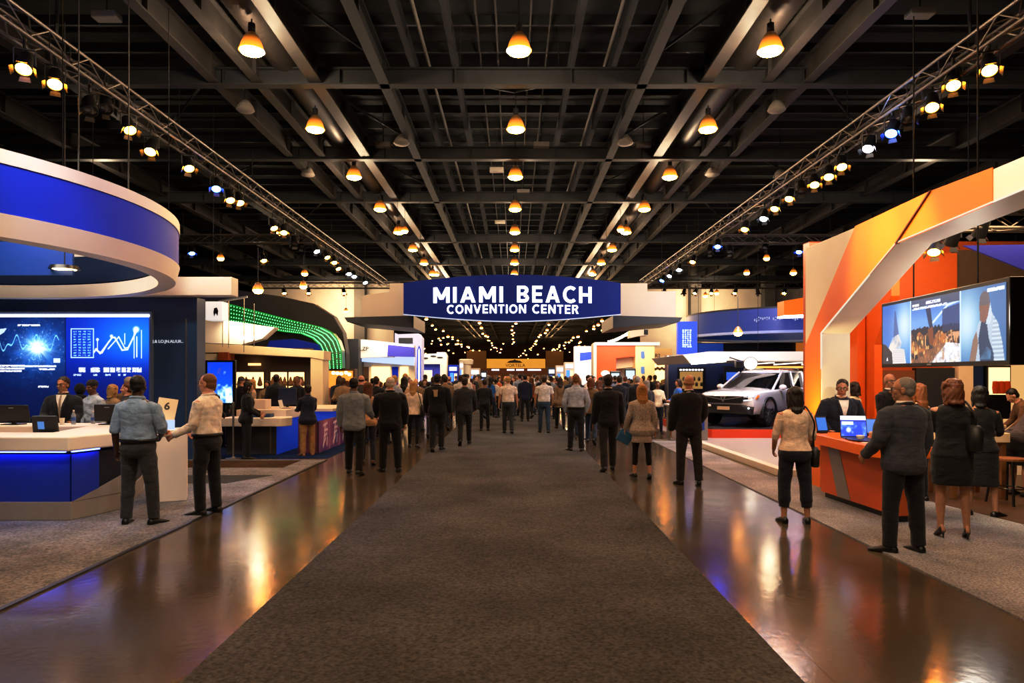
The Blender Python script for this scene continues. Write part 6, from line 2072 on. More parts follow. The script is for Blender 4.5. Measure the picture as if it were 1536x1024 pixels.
def add_person(x, y, rz, label, P, group=None, z=0., vox=.0095):
    parts, I = person_parts(P)
    seed = int(abs(x * 100) + y * 37) % 997
    P.setdefault('seed', seed)
    M = I['M']
    name = 'person'
    body = link(name, remesh(parts['body'], vox * .82, 2), skinm(P.get('skin', 'tan')))
    body.location = (x, y, z)
    body.rotation_euler = (0, 0, R(rz))
    tag(body, label, 'person', group)
    top = P.get('top', 'suit')
    tn = {'suit': 'jacket', 'coat': 'coat', 'shirt': 'shirt', 'rolled': 'shirt', 'polo': 'polo_shirt', 'blouse': 'blouse', 'sweater': 'sweater', 'dress': 'dress_top'}[top]
    tm = P['topmat'] if 'topmat' in P else cloth(P.get('topc', '#1b1c20'), .8)
    amp = {'suit': .0065, 'coat': .006, 'dress': .004}.get(top, .007)
    link(tn, remesh(parts['top'], vox, 2, folds(amp, seed)), tm, body, local=True)
    bn_ = {'skirt': 'skirt'}.get(P.get('bottom', 'trousers'), 'trousers')
    link(bn_, remesh(parts['bottom'], vox, 2, folds(.0045 if P.get('bottom') != 'leggings' else .002, seed + 1, 46)), cloth(P.get('botc', '#15161a'), .85), body, local=True)
    if parts['hair'].v:
        hn = 'cap' if P.get('hair') in ('cap', 'beanie') else ('hood' if P.get('hair') == 'hood' else 'hair')
        hm = hairm(P.get('hairc', 'brown')) if hn == 'hair' else cloth(P.get('hairc', '#20242e'))
        link(hn, remesh(parts['hair'], vox * .85, 1, hairnoise(.003 if P.get('hair') not in ('crop', 'bald') else .0012, seed)), hm, body, local=True)
    for i in (0, 1):
        parts['shoe%d' % i].build('shoe', mat('shoe_' + P.get('shoec', 'black'), {'black': '#0d0c0c', 'brown': '#4a2c18', 'tan': '#8a5a34'}[P.get('shoec', 'black')], rough=.4), body, smooth='all', local=True)
    TL, HM, s = I['TL'], I['HM'], I['s']
    fat, prof = I['fat'], I['prof']
    if top == 'suit' and P.get('collar', True):
        r0 = I['nk'] + .012
        mb = MB().loft([[M @ TL @ v for v in sring((0, -.016, zz), r, r * .96, 24, 2)] for zz, r in ((1.478, r0 + .006), (1.50, r0 + .004), (1.527, r0 + .001), (1.527, r0 - .006), (1.478, r0 - .006))], closed=True)
        mb.build('shirt_collar', cloth('#d8d4cf', .7), body, smooth='all', local=True)
    if P.get('front'):                        # shirt front and tie in the jacket opening
        def patch(w0, w1, za, zb, off):
            rows = []
            for zz in np.linspace(za, zb, 14):
                t = (zz - za) / (zb - za)
                w = w0 + (w1 - w0) * t
                rx = float(np.interp(zz, prof['z'], prof['rx'])) * fat + .026
                ry = float(np.interp(zz, prof['z'], prof['ry'])) * fat ** 1.4 + .026
                cy = float(np.interp(zz, prof['z'], prof['cy']))
                rows.append([M @ TL @ Vector((xx, cy + ry * (1 - min(.99, abs(xx) / rx) ** 2.6) ** (1 / 2.6) + off, zz)) for xx in np.linspace(-w, w, 7)])
            mb = MB()
            vs = [v for r in rows for v in r]
            mb.add(vs, [(i * 7 + k, i * 7 + k + 1, (i + 1) * 7 + k + 1, (i + 1) * 7 + k) for i in range(13) for k in range(6)])
            return mb
        patch(.006, .075, 1.10, 1.475, .006).build('shirt_front', cloth(P.get('shirtc', '#d9d3ca'), .7), body, smooth='all', local=True)
        if P.get('tie'):
            patch(.02, .014, 1.10, 1.47, .014).build('tie', cloth(P['tie'], .5), body, smooth='all', local=True)
        mb = MB()
        for sx in (-1, 1):
            rx, ry = float(np.interp(1.3, prof['z'], prof['rx'])) * fat + .026, float(np.interp(1.3, prof['z'], prof['ry'])) * fat ** 1.4 + .026
            pts = []
            for zz in np.linspace(1.09, 1.46, 9):
                t = (zz - 1.09) / .37
                xx = .012 + .075 * t
                rx = float(np.interp(zz, prof['z'], prof['rx'])) * fat + .026
                ry = float(np.interp(zz, prof['z'], prof['ry'])) * fat ** 1.4 + .026
                pts.append(M @ TL @ Vector((sx * xx, float(np.interp(zz, prof['z'], prof['cy'])) + ry * (1 - min(.99, xx / rx) ** 2.6) ** (1 / 2.6) + .008, zz)))
            mb.tube(pts, [.006, .014, .018, .022, .026, .026, .02, .016, .012], 8)
        mb.build('lapel', tm, body, smooth='all', local=True)
    if P.get('face'):
        for sx in (-1, 1):
            e = MB().ell((0, 0, 0), (.0125, .0125, .0125), nu=12, nv=8)
            e.v = [tuple(M @ HM @ (Vector(v) + Vector((sx * .031, .074, 1.634)))) for v in e.v]
            eo = e.build('eye', mat('eye_white', '#d8cfc6', rough=.3), body, smooth='all', local=True)
            ir = MB().ell((0, 0, 0), (.007, .004, .007), nu=10, nv=6)
            ir.v = [tuple(M @ HM @ (Vector(v) + Vector((sx * .031, .0855, 1.634)))) for v in ir.v]
            ir.build('iris', mat('iris_dark', '#1c120c', rough=.2), eo, smooth='all', local=True)
            br = MB().tube([M @ HM @ Vector((sx * .014, .094, 1.656)), M @ HM @ Vector((sx * .034, .091, 1.662)), M @ HM @ Vector((sx * .052, .076, 1.656))], [.003, .005, .003], 6)
            br.build('eyebrow', hairm(P.get('hairc', 'brown')), body, smooth='all', local=True)
        lp = MB().ell((0, 0, 0), (.022, .007, .006), nu=12, nv=8)
        lp.v = [tuple(M @ HM @ (Vector(v) + Vector((0, .0905, 1.567)))) for v in lp.v]
        lp.build('lips', mat('lip', '#8a3c2c', rough=.45), body, smooth='all', local=True)
    if P.get('glasses'):
        mb = MB()
        for sx in (-1, 1):
            mb.tube([M @ HM @ Vector((sx * .033 + .023 * math.cos(a), .098, 1.632 + .019 * math.sin(a))) for a in np.linspace(0, 2 * PI, 17)], .0022, 6)
            mb.tube([M @ HM @ Vector((sx * .056, .096, 1.636)), M @ HM @ Vector((sx * .078, .05, 1.638)), M @ HM @ Vector((sx * .084, -.02, 1.64))], .0024, 6)
        mb.tube([M @ HM @ Vector((-.011, .1, 1.636)), M @ HM @ Vector((.011, .1, 1.636))], .002, 6)
        mb.build('glasses', M_black, body, smooth='all', local=True)
    if P.get('beltc'):
        rings = []
        for zz, d in ((.985, .0), (.985, .02), (1.02, .02), (1.02, .0)):
            rings.append([M @ TL @ v for v in sring((0, 0, zz), float(np.interp(zz, prof['z'], prof['rx'])) * fat + .010 + d, float(np.interp(zz, prof['z'], prof['ry'])) * fat ** 1.4 + .012 + d, 28)])
        MB().loft(rings, closed=True).build('belt', mat('belt_leather', P['beltc'], rough=.4), body, smooth='all', local=True)
    I['W'] = Matrix.Translation((x, y, z)) @ Matrix.Rotation(R(rz), 4, 'Z') @ M
    return body, I

STAND = ((1, 2.6, -1), (1, 2.6, -1))
WALK_R = ((22, 2, 8), (-14, 2, -34, 32))       # left leg ahead, right foot pushing off
WALK_L = ((-14, 2, -34, 32), (22, 2, 8))
WALK_S = ((12, 2, 4), (-8, 2, -20, 14))
SW_A = ((-16, 8, -2, 5), (18, 8, 32, 4))
SW_B = ((18, 8, 32, 4), (-16, 8, -2, 5))
HANG = ((2, 8, 10, 4), (2, 8, 10, 4))
FRONT = ((18, 10, 70, -25), (18, 10, 70, -25))   # both hands held in front

def shoulder_bag(I, side, color, label, drop=.93, w=.3, h=.26, d=.1, fwd=-.02, cross=False, out=.25):
    """A bag whose strap lies over one shoulder."""
    W, TL = I['W'], I['TL']
    def P_(x, y, z):
        return W @ TL @ Vector((x, y, z))
    c = P_(side * out, fwd, drop)
    o = thing('shoulder_bag', c, label, 'bag')
    rz = math.atan2(*(W.to_3x3() @ Vector((1, 0, 0))).yx)
    K = Matrix.Translation(c) @ Matrix.Rotation(rz, 4, 'Z')
    mb = MB()
    rings = []
    for z, k in ((-h / 2, .82), (-h / 2 + .02, 1), (0, 1.05), (h / 2 - .03, .92), (h / 2, .7)):
        rings.append([K @ v for v in sring((0, 0, z), d / 2 * k, w / 2 * k, 20, 3.2)])
    m = mat('bag_' + color.strip('#'), color, rough=.5, var=.2, vscale=20)
    mb.loft(rings).build('bag_body', m, o, smooth='all')
    MB().cbox(K @ Vector((side * d * .5, 0, h * .2)), (.012, w * .6, h * .3), K).build('flap', m, o)
    sx = -side if cross else side
    sp = [c + Vector((0, 0, h * .42)), P_(side * (out * .92), -.05, 1.12), P_(sx * .15 if cross else side * .20, -.135, 1.30), P_(sx * .13, -.07, 1.485), P_(sx * .125, .02, 1.475), P_(sx * .14 if cross else side * .19, .15, 1.25), c + Vector((0, 0, h * .42))]
    pts = []
    for i in range(len(sp) - 1):
        for k in range(6):
            t = k / 6
            p0, p1, p2, p3 = sp[max(i - 1, 0)], sp[i], sp[i + 1], sp[min(i + 2, len(sp) - 1)]
            pts.append(.5 * ((2 * p1) + (p2 - p0) * t + (2 * p0 - 5 * p1 + 4 * p2 - p3) * t * t + (3 * p1 - p0 - 3 * p2 + p3) * t ** 3))
    MB().tube(pts, .011, 8).build('strap', m, o, smooth='all')
    return o
# ---------------------------------------------------------------- the people in front
BLK, INK, CHARC, NAVYC = '#0f1118', '#141720', '#2a2b2f', '#151b2c'
# at the blue desk
_, I1 = add_person(-4.53, 8.25, -6, 'man in light blue shirt with rolled sleeves and grey trousers, back turned by the desk', dict(H=1.80, fat=1.10, top='rolled', topc='#7f97b4', botc='#303236', skin='dark', hair='crop', hairc='black', beltc='#0c0b0b',
    legs=((2, 6, -2), (2, 9, 0)), arms=((-4, 14, 8, 2), (10, 15, 62, -34)), toes=(20, 20), head=(6, 3)), vox=.0085)
_, I2 = add_person(-3.99, 8.9, 82, 'ginger haired man in white shirt facing the desk with food in his hands', dict(H=1.82, fat=1.10, top='shirt', topc='#dcd5cc', botc='#14151b', skin='pink', hair='crop', hairc='ginger', glasses=True, face=True, beltc='#0c0b0b',
    legs=((5, 3, -3), (-3, 3, -4)), arms=((12, 6, 64, 6), (8, 8, 62, -8)), curl=(1.2, 1.4), toes=(6, 6), head=(4, 0)), vox=.0085)
hp = I2['W'] @ (I2['wrist'][0] + I2['hdir'][0] * .10)
o = thing('food_plate', hp + Vector((-.04, .0, .02)), 'small pile of snacks on a napkin held by the man in white shirt', 'food')
MB().lathe([(.02, 0), (.09, .012), (.1, .03), (.09, .025), (.02, .008)], o.location, 18).build('napkin', M_paper, o, smooth=True)
mb = MB()
rr = random.Random(5)
for k in range(9):
    mb.ell(o.location + Vector((rr.uniform(-.05, .05), rr.uniform(-.05, .05), .035 + rr.uniform(0, .03))), (.028, .024, .02), nu=10, nv=6)
mb.build('snack', mat('snack', '#a06a34', rough=.7, var=.3, vscale=30), o, smooth=True)
add_person(-7.45, 11.3, 195, 'smiling suited man with glasses and tie behind the reception desk', dict(H=1.76, fat=1.06, top='suit', topc=INK, botc=INK, skin='tan', hair='short', hairc='brown', glasses=True, face=True, front=True, tie='#8a7a6a',
    arms=((14, 10, 66, -8), (20, 10, 66, -14)), head=(-16, 2)))
add_person(-7.53, 12.3, 160, 'person in white shirt and dark cap behind the desk monitors', dict(H=1.70, top='shirt', topc='#a9b4c4', botc=INK, skin='brown', hair='cap', hairc='#2a221e', lean=6))
add_person(-8.25, 13.0, 30, 'black hooded person in front of the video wall', dict(H=1.62, top='sweater', topc='#0d0d10', botc=INK, skin='brown', hair='hood', hairc='#0d0d10'))
add_person(-7.62, 13.0, -20, 'blond person in beige jacket between cap wearer and blue shirted man', dict(H=1.62, top='coat', topc='#8c7454', botc=INK, skin='pale', hair='bob', hairc='blond', sex='f'))
add_person(-7.75, 13.75, 60, 'person with pale beanie behind the beige jacket', dict(H=1.74, top='coat', topc='#6a543c', botc=INK, skin='pale', hair='beanie', hairc='#a89c8c'))
add_person(-6.95, 13.55 + .2, 170, 'ruddy faced man glimpsed beside the blue shirted man', dict(H=1.60, top='shirt', topc='#3c3c44', botc=INK, skin='pink', hair='short', hairc='brown', face=True)) if False else None
add_person(-7.05, 12.45, 110, 'ruddy faced man glimpsed beside the head of the blue shirted man', dict(H=1.66, top='shirt', topc='#2c2c34', botc=INK, skin='pink', hair='short', hairc='auburn'))
# by the stanchion
_, I = add_person(-6.45, 14.5, -30, 'person in black coat with pale scarf by the stanchion', dict(H=1.68, top='suit', topc=BLK, botc=BLK, skin='brown', hair='short', hairc='brown', arms=((10, 8, 50, -10), (8, 8, 60, -20)), lean=5))
_, I = add_person(-5.72, 14.62, -60, 'person in black jacket with a large black bag beside the stanchion', dict(H=1.66, fat=1.05, top='suit', topc='#121318', botc=BLK, skin='pale', hair='bob', hairc='dark brown', sex='f', arms=((20, 8, 70, -10), (10, 10, 60, -10)), lean=4))
add_person(-4.58, 15.2, 38, 'person in navy hooded coat and khaki trousers at the counter', dict(H=1.58, fat=1.08, top='coat', hem=.78, topc='#141a30', botc='#9a744a', bottom='khaki', skin='brown', hair='short', hairc='dark brown', sex='f', shoec='tan', arms=((22, 8, 86, -10), (22, 8, 86, -10)), toes=(14, 14), cuff=.0), vox=.011)
# walking up the left side of the aisle
add_person(-2.88, 12.35, -3, 'man in grey blazer and black trousers walking away on the polished floor', dict(H=1.74, fat=1.12, top='suit', topc='#7e8896', botc='#0e0e10', skin='brown', hair='crop', hairc='black', legs=((10, 3, 2), (-6, 4, -16, 10)), arms=((0, 12, 18, 2), (16, 12, 72, -4)), collar=False), vox=.01)
add_person(-2.93, 13.75, 12, 'red haired woman in tan jacket and jeans between the blazer and black suit', dict(H=1.64, top='blouse', topc='#b08c68', hem=.82, botc='#1c2232', bottom='jeans', skin='pale', hair='waves', hairc='auburn', sex='f', legs=WALK_S, shoec='brown', arms=((12, 10, 62, -10), (10, 8, 40, 0))), vox=.011)
add_person(-2.30, 12.75, 12, 'white haired man in black suit walking away beside the grey blazer', dict(H=1.76, fat=1.16, top='suit', topc='#11141d', botc='#14151a', skin='pink', hair='crop', hairc='white', legs=((4, 4, -2), (0, 5, -4)), arms=((14, 14, 66, -6), (4, 14, 20, 0)), toes=(18, 10)), vox=.01)
_, I = add_person(-2.47, 16.9, -4, 'blond woman in cream sweater and black leggings walking on the polished floor', dict(H=1.64, fat=1.08, top='sweater', topc='#dccfbe', botc='#0d0d0f', bottom='leggings', skin='pale', hair='waves', hairc='blond', sex='f', legs=((8, 3, 4), (-8, 4, -20, 10)), arms=((4, 12, 30, 4), (6, 10, 40, -4))), vox=.012)
shoulder_bag(I, 1, '#0e0d0d', 'black shoulder bag on the blond woman in cream sweater', drop=.98, w=.26, h=.3)
bd, I = add_person(-1.76, 15.85, -4, 'man in black jacket with a tan emblem on its back, walking on the carpet edge', dict(H=1.78, fat=1.16, top='suit', topc='#0b0d13', botc='#1c1e22', skin='brown', hair='crop', hairc='black', legs=((0, 1, -10, 16), (14, -3, 2)), arms=((2, 14, 20, 0), (2, 14, 20, 0))), vox=.012)
ty = I['M'] @ Vector((0, 0, 1.30))
mb = MB()
for dx in (-.045, -.012, .022):
    mb.loft([[(dx + a * .014, -.185, ty.z + .085), (dx + a * .014, -.175, ty.z + .085), (dx * .8 + a * .010, -.175, ty.z - .06), (dx * .8 + a * .010, -.185, ty.z - .06)] for a in (-1, 1)])
mb.box(-.085, .045, -.186, -.175, ty.z + .085, ty.z + .10)
mb.build('emblem', mat('emblem_tan', '#b39a78', rough=.6), bd, local=True)
add_person(-1.24, 17.4, 4, 'man in dark grey suit striding up the carpet beside the emblem jacket', dict(H=1.72, fat=1.1, top='suit', topc='#26272b', botc='#17181b', skin='tan', hair='short', hairc='brown', legs=WALK_L, arms=((-10, 14, 0, 6), (14, 14, 34, 0)), collar=False), vox=.012)
add_person(-.92, 21.9, 0, 'man in black sweater and slim black trousers ahead on the carpet', dict(H=1.66, top='sweater', topc='#141519', botc='#0d0e10', bottom='jeans', skin='brown', hair='crop', hairc='dark brown', legs=STAND, arms=((14, 14, 60, -6), (4, 10, 20, 0))), vox=.014)
add_person(-.16, 20.9, 0, 'grey blond man in white polo shirt walking up the middle of the carpet', dict(H=1.74, fat=1.08, top='polo', topc='#c4bab0', botc='#23272c', skin='tan', hair='crop', hairc='blond', legs=WALK_S, arms=((4, 12, 12, 6), (4, 12, 12, 6))), vox=.013)
add_person(.95, 21.1, 0, 'man in white shirt and blue jeans walking up the carpet', dict(H=1.75, fat=1.08, top='polo', topc='#b9b6b4', botc='#26384e', bottom='jeans', skin='tan', hair='short', hairc='brown', legs=((8, 3, 2), (-4, 3, -14, 8)), arms=((4, 12, 12, 4), (4, 12, 30, 0))), vox=.013)
add_person(1.48, 16.1, -4, 'man in pale blue shirt and black trousers at the right carpet edge', dict(H=1.81, fat=1.05, top='shirt', topc='#98a2b8', botc='#11141d', skin='tan', hair='crop', hairc='ginger', beltc='#0c0b0b', legs=((8, 4, 0, 0), (-2, 3, -4)), arms=((-4, 16, 24, -10), (-6, 18, 20, -14)), toes=(24, 6)), vox=.011)
add_person(2.02, 17.75, -12, 'person in tan jacket and jeans just behind the pale blue shirt', dict(H=1.70, fat=1.06, top='coat', hem=.82, topc='#6a543a', botc='#1e2c40', bottom='jeans', skin='pale', hair='bob', hairc='auburn', sex='f', legs=WALK_R, shoec='black', arms=HANG), vox=.012)
add_person(1.77, 12.75, 2, 'man in black suit striding along the right carpet edge', dict(H=1.78, fat=1.06, top='suit', topc='#10131c', botc='#232428', skin='brown', hair='short', hairc='dark brown', legs=((-10, 1, -16, 14), (12, 1, 2)), arms=((2, 9, 10, 6), (4, 9, 14, 6)), head=(-10, 0)), vox=.01)
tw = mat('tweed', '#a49c96', rough=.9, var=.6, vscale=70, bump=.4, bscale=120)
_, I = add_person(2.24, 11.9, 2, 'blond long haired woman in speckled grey coat and black leggings', dict(H=1.62, fat=1.12, top='coat', hem=.67, topmat=tw, botc='#0c0c0e', bottom='leggings', cuff=.09, skin='pale', hair='long', hairc='golden', hairlen=1.18, sex='f', legs=((6, 3, 2), (-4, 3, -10, 10)), arms=((4, 16, 30, 8), (0, 14, 8, 4))), vox=.01)
w = I['W'] @ (I['wrist'][0] + I['hdir'][0] * .1)
o = thing('clutch_bag', w, 'blue flat folder bag in the hand of the speckled coat woman', 'bag')
K = Matrix.Translation(w + Vector((.02, .0, -.06))) @ Matrix.Rotation(R(30), 4, 'Y')
MB().box(-.13, .12, -.02, .02, -.12, .10).move(K).build('bag_body', mat('bag_blue', '#1f5f96', rough=.5, var=.1), o, bevel=.015)
MB().box(-.12, .11, -.024, -.02, .02, .09).move(K).build('flap', mat('bag_blue2', '#2a74ac', rough=.5), o)
add_person(2.89, 11.25, 0, 'bald man in black suit standing on the right polished floor', dict(H=1.80, fat=1.10, top='suit', topc='#15171f', botc='#242427', skin='tan', hair='bald', hairc='shaved', legs=((2, 4, -1), (-4, 5, -6)), arms=((4, 12, 12, 2), (12, 13, 56, -6)), toes=(14, 10)), vox=.0095)
# at the orange counter
_, I = add_person(3.44, 8.35, -4, 'dark haired woman in beige blouse and navy trousers at the orange counter', dict(H=1.66, fat=1.12, top='blouse', topc='#cbb49c', hem=.94, botc='#15161f', bottom='khaki', cuff=.12, skin='tan', hair='bob', hairc='dark brown', hairlen=1.40, sex='f', legs=((2, 4, -2), (0, 6, -2)), toes=(4, 14), arms=((8, 12, 40, -6), (4, 12, 30, -4))), vox=.0085)
shoulder_bag(I, 1, '#100e0e', 'small black shoulder bag on the beige blouse woman', drop=.86, w=.2, h=.24, d=.09, cross=False, out=.235)
_, I = add_person(3.97, 6.95, 14, 'grey haired man in dark grey suit and glasses nearest on the right', dict(H=1.78, fat=1.15, top='suit', topc='#3b3e47', botc='#17181d', skin='tan', hair='crop', hairc='grey', glasses=True, face=True, legs=((4, 4, 0), (-2, 6, -2)), toes=(34, 8), arms=((6, 14, 52, -4), (2, 13, 22, -2)), head=(42, 0)), vox=.008)
_, I = add_person(4.85, 7.55, -18, 'auburn curly haired woman in black dress and high heels', dict(H=1.70, fat=1.10, top='dress', topc='#0f0e10', botc='#0f0e10', bottom='skirt', skirt=.56, skin='tan', hair='curly', hairc='auburn', sex='f', shoes='heel', legs=((2, 2, -2), (2, 5, -4)), arms=((14, 10, 60, -6), (10, 14, 78, -16)), head=(14, 0)), vox=.0085)
shoulder_bag(I, 1, '#0d0c0d', 'black leather handbag hanging on the back of the black dress woman', drop=1.10, w=.30, h=.28, d=.13, fwd=-.16, out=.17)
add_person(5.05, 10.62, 176, 'dark haired man in navy suit leaning on the orange counter behind the laptop', dict(H=1.74, fat=1.20, top='suit', topc='#141a2a', botc=INK, skin='tan', hair='short', hairc='dark brown', face=True, front=True, glasses=True, shirtc='#cfc8c4', lean=14, arms=((12, 22, 62, -20), (14, 24, 60, -22)), head=(-20, -6)), vox=.009)
add_person(6.35, 11.5, 195, 'bald man in black suit and tie standing behind the orange counter', dict(H=1.82, top='suit', topc='#131216', botc=INK, skin='tan', hair='bald', hairc='grey', glasses=True, face=True, front=True, tie='#1c1a1e', arms=((14, 8, 66, -16), (14, 8, 66, -16)), head=(-14, 0)), vox=.01)
add_person(5.78, 9.75, 20, 'red haired woman in black glimpsed behind the nearest suited man', dict(H=1.68, top='dress', topc='#131114', botc='#131114', bottom='trousers', skin='pale', hair='waves', hairc='red', sex='f'), vox=.011)
add_person(5.98, 8.75, -28, 'dark haired person in black with flat shoes behind the black dress woman', dict(H=1.66, fat=1.1, top='sweater', topc='#100f11', botc='#131215', bottom='skirt', skirt=.42, skin='tan', hair='bob', hairc='black', sex='f', arms=((10, 10, 60, -8), (16, 14, 80, -10)), legs=((3, 3, -2), (0, 8, -2)), toes=(10, 40)), vox=.011)
add_person(7.55, 10.2, -84, 'woman in grey jacket and black skirt leaning over the wooden topped table', dict(H=1.66, fat=1.12, top='suit', topc='#4a4148', botc='#0e0d0f', bottom='skirt', skirt=.50, skin='tan', hair='hood', hairc='#5c4a40', sex='f', lean=48, collar=False, arms=((60, 8, 80, 0), (60, 8, 84, 0)), head=(0, -20)), vox=.012)
add_person(9.3, 12.1, 70, 'person in brown coat bent over the table near the showcase', dict(H=1.66, top='coat', topc='#6a4a30', botc='#15131a', skin='pale', hair='short', hairc='dark brown', lean=35, arms=((50, 8, 80, 0), (50, 8, 80, 0))), vox=.014)
# glimpsed through the portal opening
add_person(6.75, 13.55, 30, 'dark curly haired person seen through the portal before the lit niche', dict(H=1.66, top='blouse', topc='#d8c8a8', botc=INK, skin='brown', hair='curly', hairc='dark brown', sex='f'), vox=.013)

# ---------------------------------------------------------------- the crowd
CT = {'white shirt': '#c9c2ba', 'black jacket': '#11141d', 'grey jacket': '#3c3d42', 'navy jacket': '#161c30', 'tan jacket': '#7a6044', 'beige top': '#b8a084', 'pale blue shirt': '#8795ac', 'brown coat': '#4a3424', 'orange top': '#a8562a', 'bright blue top': '#1f5cae', 'pink top': '#a87a70', 'charcoal sweater': '#232327', 'cream sweater': '#d0bfa4'}
CB = {'black trousers': '#101114', 'grey trousers': '#2a2b2f', 'blue jeans': '#20304a', 'navy trousers': '#141a2a'}
VAR = []
specs = [
    dict(top='suit', hair='crop', legs=STAND, arms=HANG), dict(top='suit', hair='short', legs=WALK_R, arms=SW_A, fat=1.1), dict(top='shirt', hair='short', legs=STAND, arms=((14, 12, 60, -8), (4, 10, 16, 0)), fat=1.05),
    dict(top='polo', hair='crop', legs=WALK_L, arms=SW_B, fat=1.08), dict(top='sweater', hair='bob', sex='f', legs=STAND, arms=FRONT), dict(top='coat', hair='waves', sex='f', legs=WALK_S, arms=SW_A, fat=1.05),
    dict(top='blouse', hair='long', sex='f', legs=WALK_L, arms=HANG, bottom='leggings'), dict(top='sweater', hair='pony', sex='f', legs=STAND, arms=((20, 10, 90, -10), (4, 8, 16, 0)), bottom='jeans'), dict(top='suit', hair='bald', legs=STAND, arms=FRONT, fat=1.14),
    dict(top='shirt', hair='bun', sex='f', legs=STAND, arms=HANG, bottom='trousers'), dict(top='coat', hair='beanie', legs=WALK_R, arms=SW_B, bottom='jeans'), dict(top='shirt', hair='crop', legs=STAND, arms=FRONT, lean=12),
]
def join_person(parts, vox, nm):
    mats = ['body', 'top', 'bottom', 'hair', 'shoe']
    V, Fs, MI = [], [], []
    for mi, keys in enumerate((['body'], ['top'], ['bottom'], ['hair'], ['shoe0', 'shoe1'])):
        for k in keys:
            if not parts[k].v:
                continue
            me = remesh(parts[k], vox * (.8 if k in ('body', 'hair') else 1), 2) if not k.startswith('shoe') else parts[k].mesh('t')
            b = len(V)
            V.extend(tuple(v.co) for v in me.vertices)
            for p in me.polygons:
                Fs.append(tuple(b + i for i in p.vertices))
                MI.append(mi)
            bpy.data.meshes.remove(me)
    me = bpy.data.meshes.new(nm)
    me.from_pydata(V, [], Fs)
    for k in range(5):
        me.materials.append(M_black)
    me.polygons.foreach_set('material_index', MI)
    me.polygons.foreach_set('use_smooth', [True] * len(Fs))
    me.update()
    return me
for i, sp in enumerate(specs):
    parts, _ = person_parts(sp)
    VAR.append((sp, join_person(parts, .019, 'person')))
cr = random.Random(11)
TAKEN = [(o.location.x, o.location.y) for o in COL.objects if o.name.startswith('person')]
def crowd(x, y, rz, where, top=None, var=None, H=None, hairc=None, group=None):
    cand = list(range(len(VAR)))
    if top:
        kind = top.split()[-1]
        ok = {'jacket': (0, 1, 8), 'shirt': (2, 3, 9, 11), 'coat': (5, 10), 'top': (4, 6, 7), 'sweater': (4, 7)}[kind]
        cand = list(ok)
    i = var if var is not None else cr.choice(cand)
    sp, me = VAR[i]
    if not top:
        kinds = {'suit': ('jacket',), 'shirt': ('shirt',), 'polo': ('shirt',), 'coat': ('coat', 'jacket'), 'blouse': ('top', 'sweater'), 'sweater': ('sweater', 'top')}[sp['top']]
        top = cr.choice([k for k in CT if k.split()[-1] in kinds] + (['black jacket', 'navy jacket'] if sp['top'] == 'suit' else []))
    bot = cr.choice(list(CB))
    hc = hairc or cr.choice(['black', 'brown', 'dark brown', 'dark brown', 'brown', 'auburn', 'blond', 'grey'])
    sk = cr.choice(['pale', 'tan', 'tan', 'brown', 'dark', 'pink']) if hc not in ('blond', 'auburn') else 'pale'
    while not free(x, y, .58):
        x, y = x + .17 * (1 if x > 0 else -1), y + .12
    o = bpy.data.objects.new('person', me)
    COL.objects.link(o)
    o.location = (x, y, .013)
    o.rotation_euler = (0, 0, R(rz))
    h = H or cr.uniform(1.60, 1.82) * (.95 if sp.get('sex') == 'f' else 1)
    s = h / 1.75
    o.scale = (s, s, s)
    beanie = sp['hair'] == 'beanie'
    for k, m in enumerate((skinm(sk), cloth(CT[top]), cloth(CB[bot]), hairm(hc) if not beanie else cloth('#4a4a50'), mat('shoe_black', '#0d0c0c', rough=.4))):
        o.material_slots[k].link = 'OBJECT'
        o.material_slots[k].material = m
    ht = {'bald': 'balding', 'beanie': 'beanie wearing', 'long': f'long {hc} haired', 'waves': f'wavy {hc} haired', 'bun': f'{hc} bun haired', 'pony': f'{hc} ponytailed'}.get(sp['hair'], f'{hc} haired')
    mv = 'walking' if sp['legs'] in (WALK_R, WALK_L, WALK_S) else 'standing'
    lab = f'{ht} person in {top} and {bot} {mv} {where}'
    w = lab.split()
    if len(w) > 16:
        lab = f'{ht} person in {top} {where}'
    tag(o, lab, 'person', group)
    TAKEN.append((x, y))
    return o
def free(x, y, d):
    return all((x - a) ** 2 + (y - b) ** 2 > d * d for a, b in TAKEN)
BLOCK = [(-6.6, -4.4, 15.0, 20.3), (-8, -7, 16.8, 17.4), (4.1, 5.5, 18.4, 19.4), (5.1, 11, 19, 27.4), (-12, -5.9, 20.6, 22.4), (-8, -5.8, 25.8, 27), (-9, -4.2, 29.4, 31.6), (-6, -4.3, 32.7, 34), (3.8, 7.4, 31.5, 34.5), (6.2, 9.9, 27.3, 28.7), (3.6, 5.5, 42.8, 44), (-6, -3.5, 38.6, 40), (-5.1, -3.9, 45, 48), (5.9, 8.5, 34.5, 36), (8, 14, 34.3, 35.2), (-4.9, -3.2, 45.5, 47.5), *FARBLK]
def ok(x, y):
    return not any(a - .3 < x < b + .3 and c - .3 < y < d + .3 for a, b, c, d in BLOCK)
def fill(n, x0, x1, y0, y1, where, group, dmin=.62, away=.6, bias=1.):
    k = tries = 0
    while k < n and tries < n * 60:
        tries += 1
        y = y0 + (y1 - y0) * cr.random() ** bias
        x = cr.uniform(x0, x1) if not callable(x0) else cr.uniform(x0(y), x1(y))
        if not ok(x, y) or not free(x, y, dmin):
            continue
        crowd(x, y, cr.gauss(0, 25) if cr.random() < away else cr.uniform(0, 360), where, group=group)
        k += 1
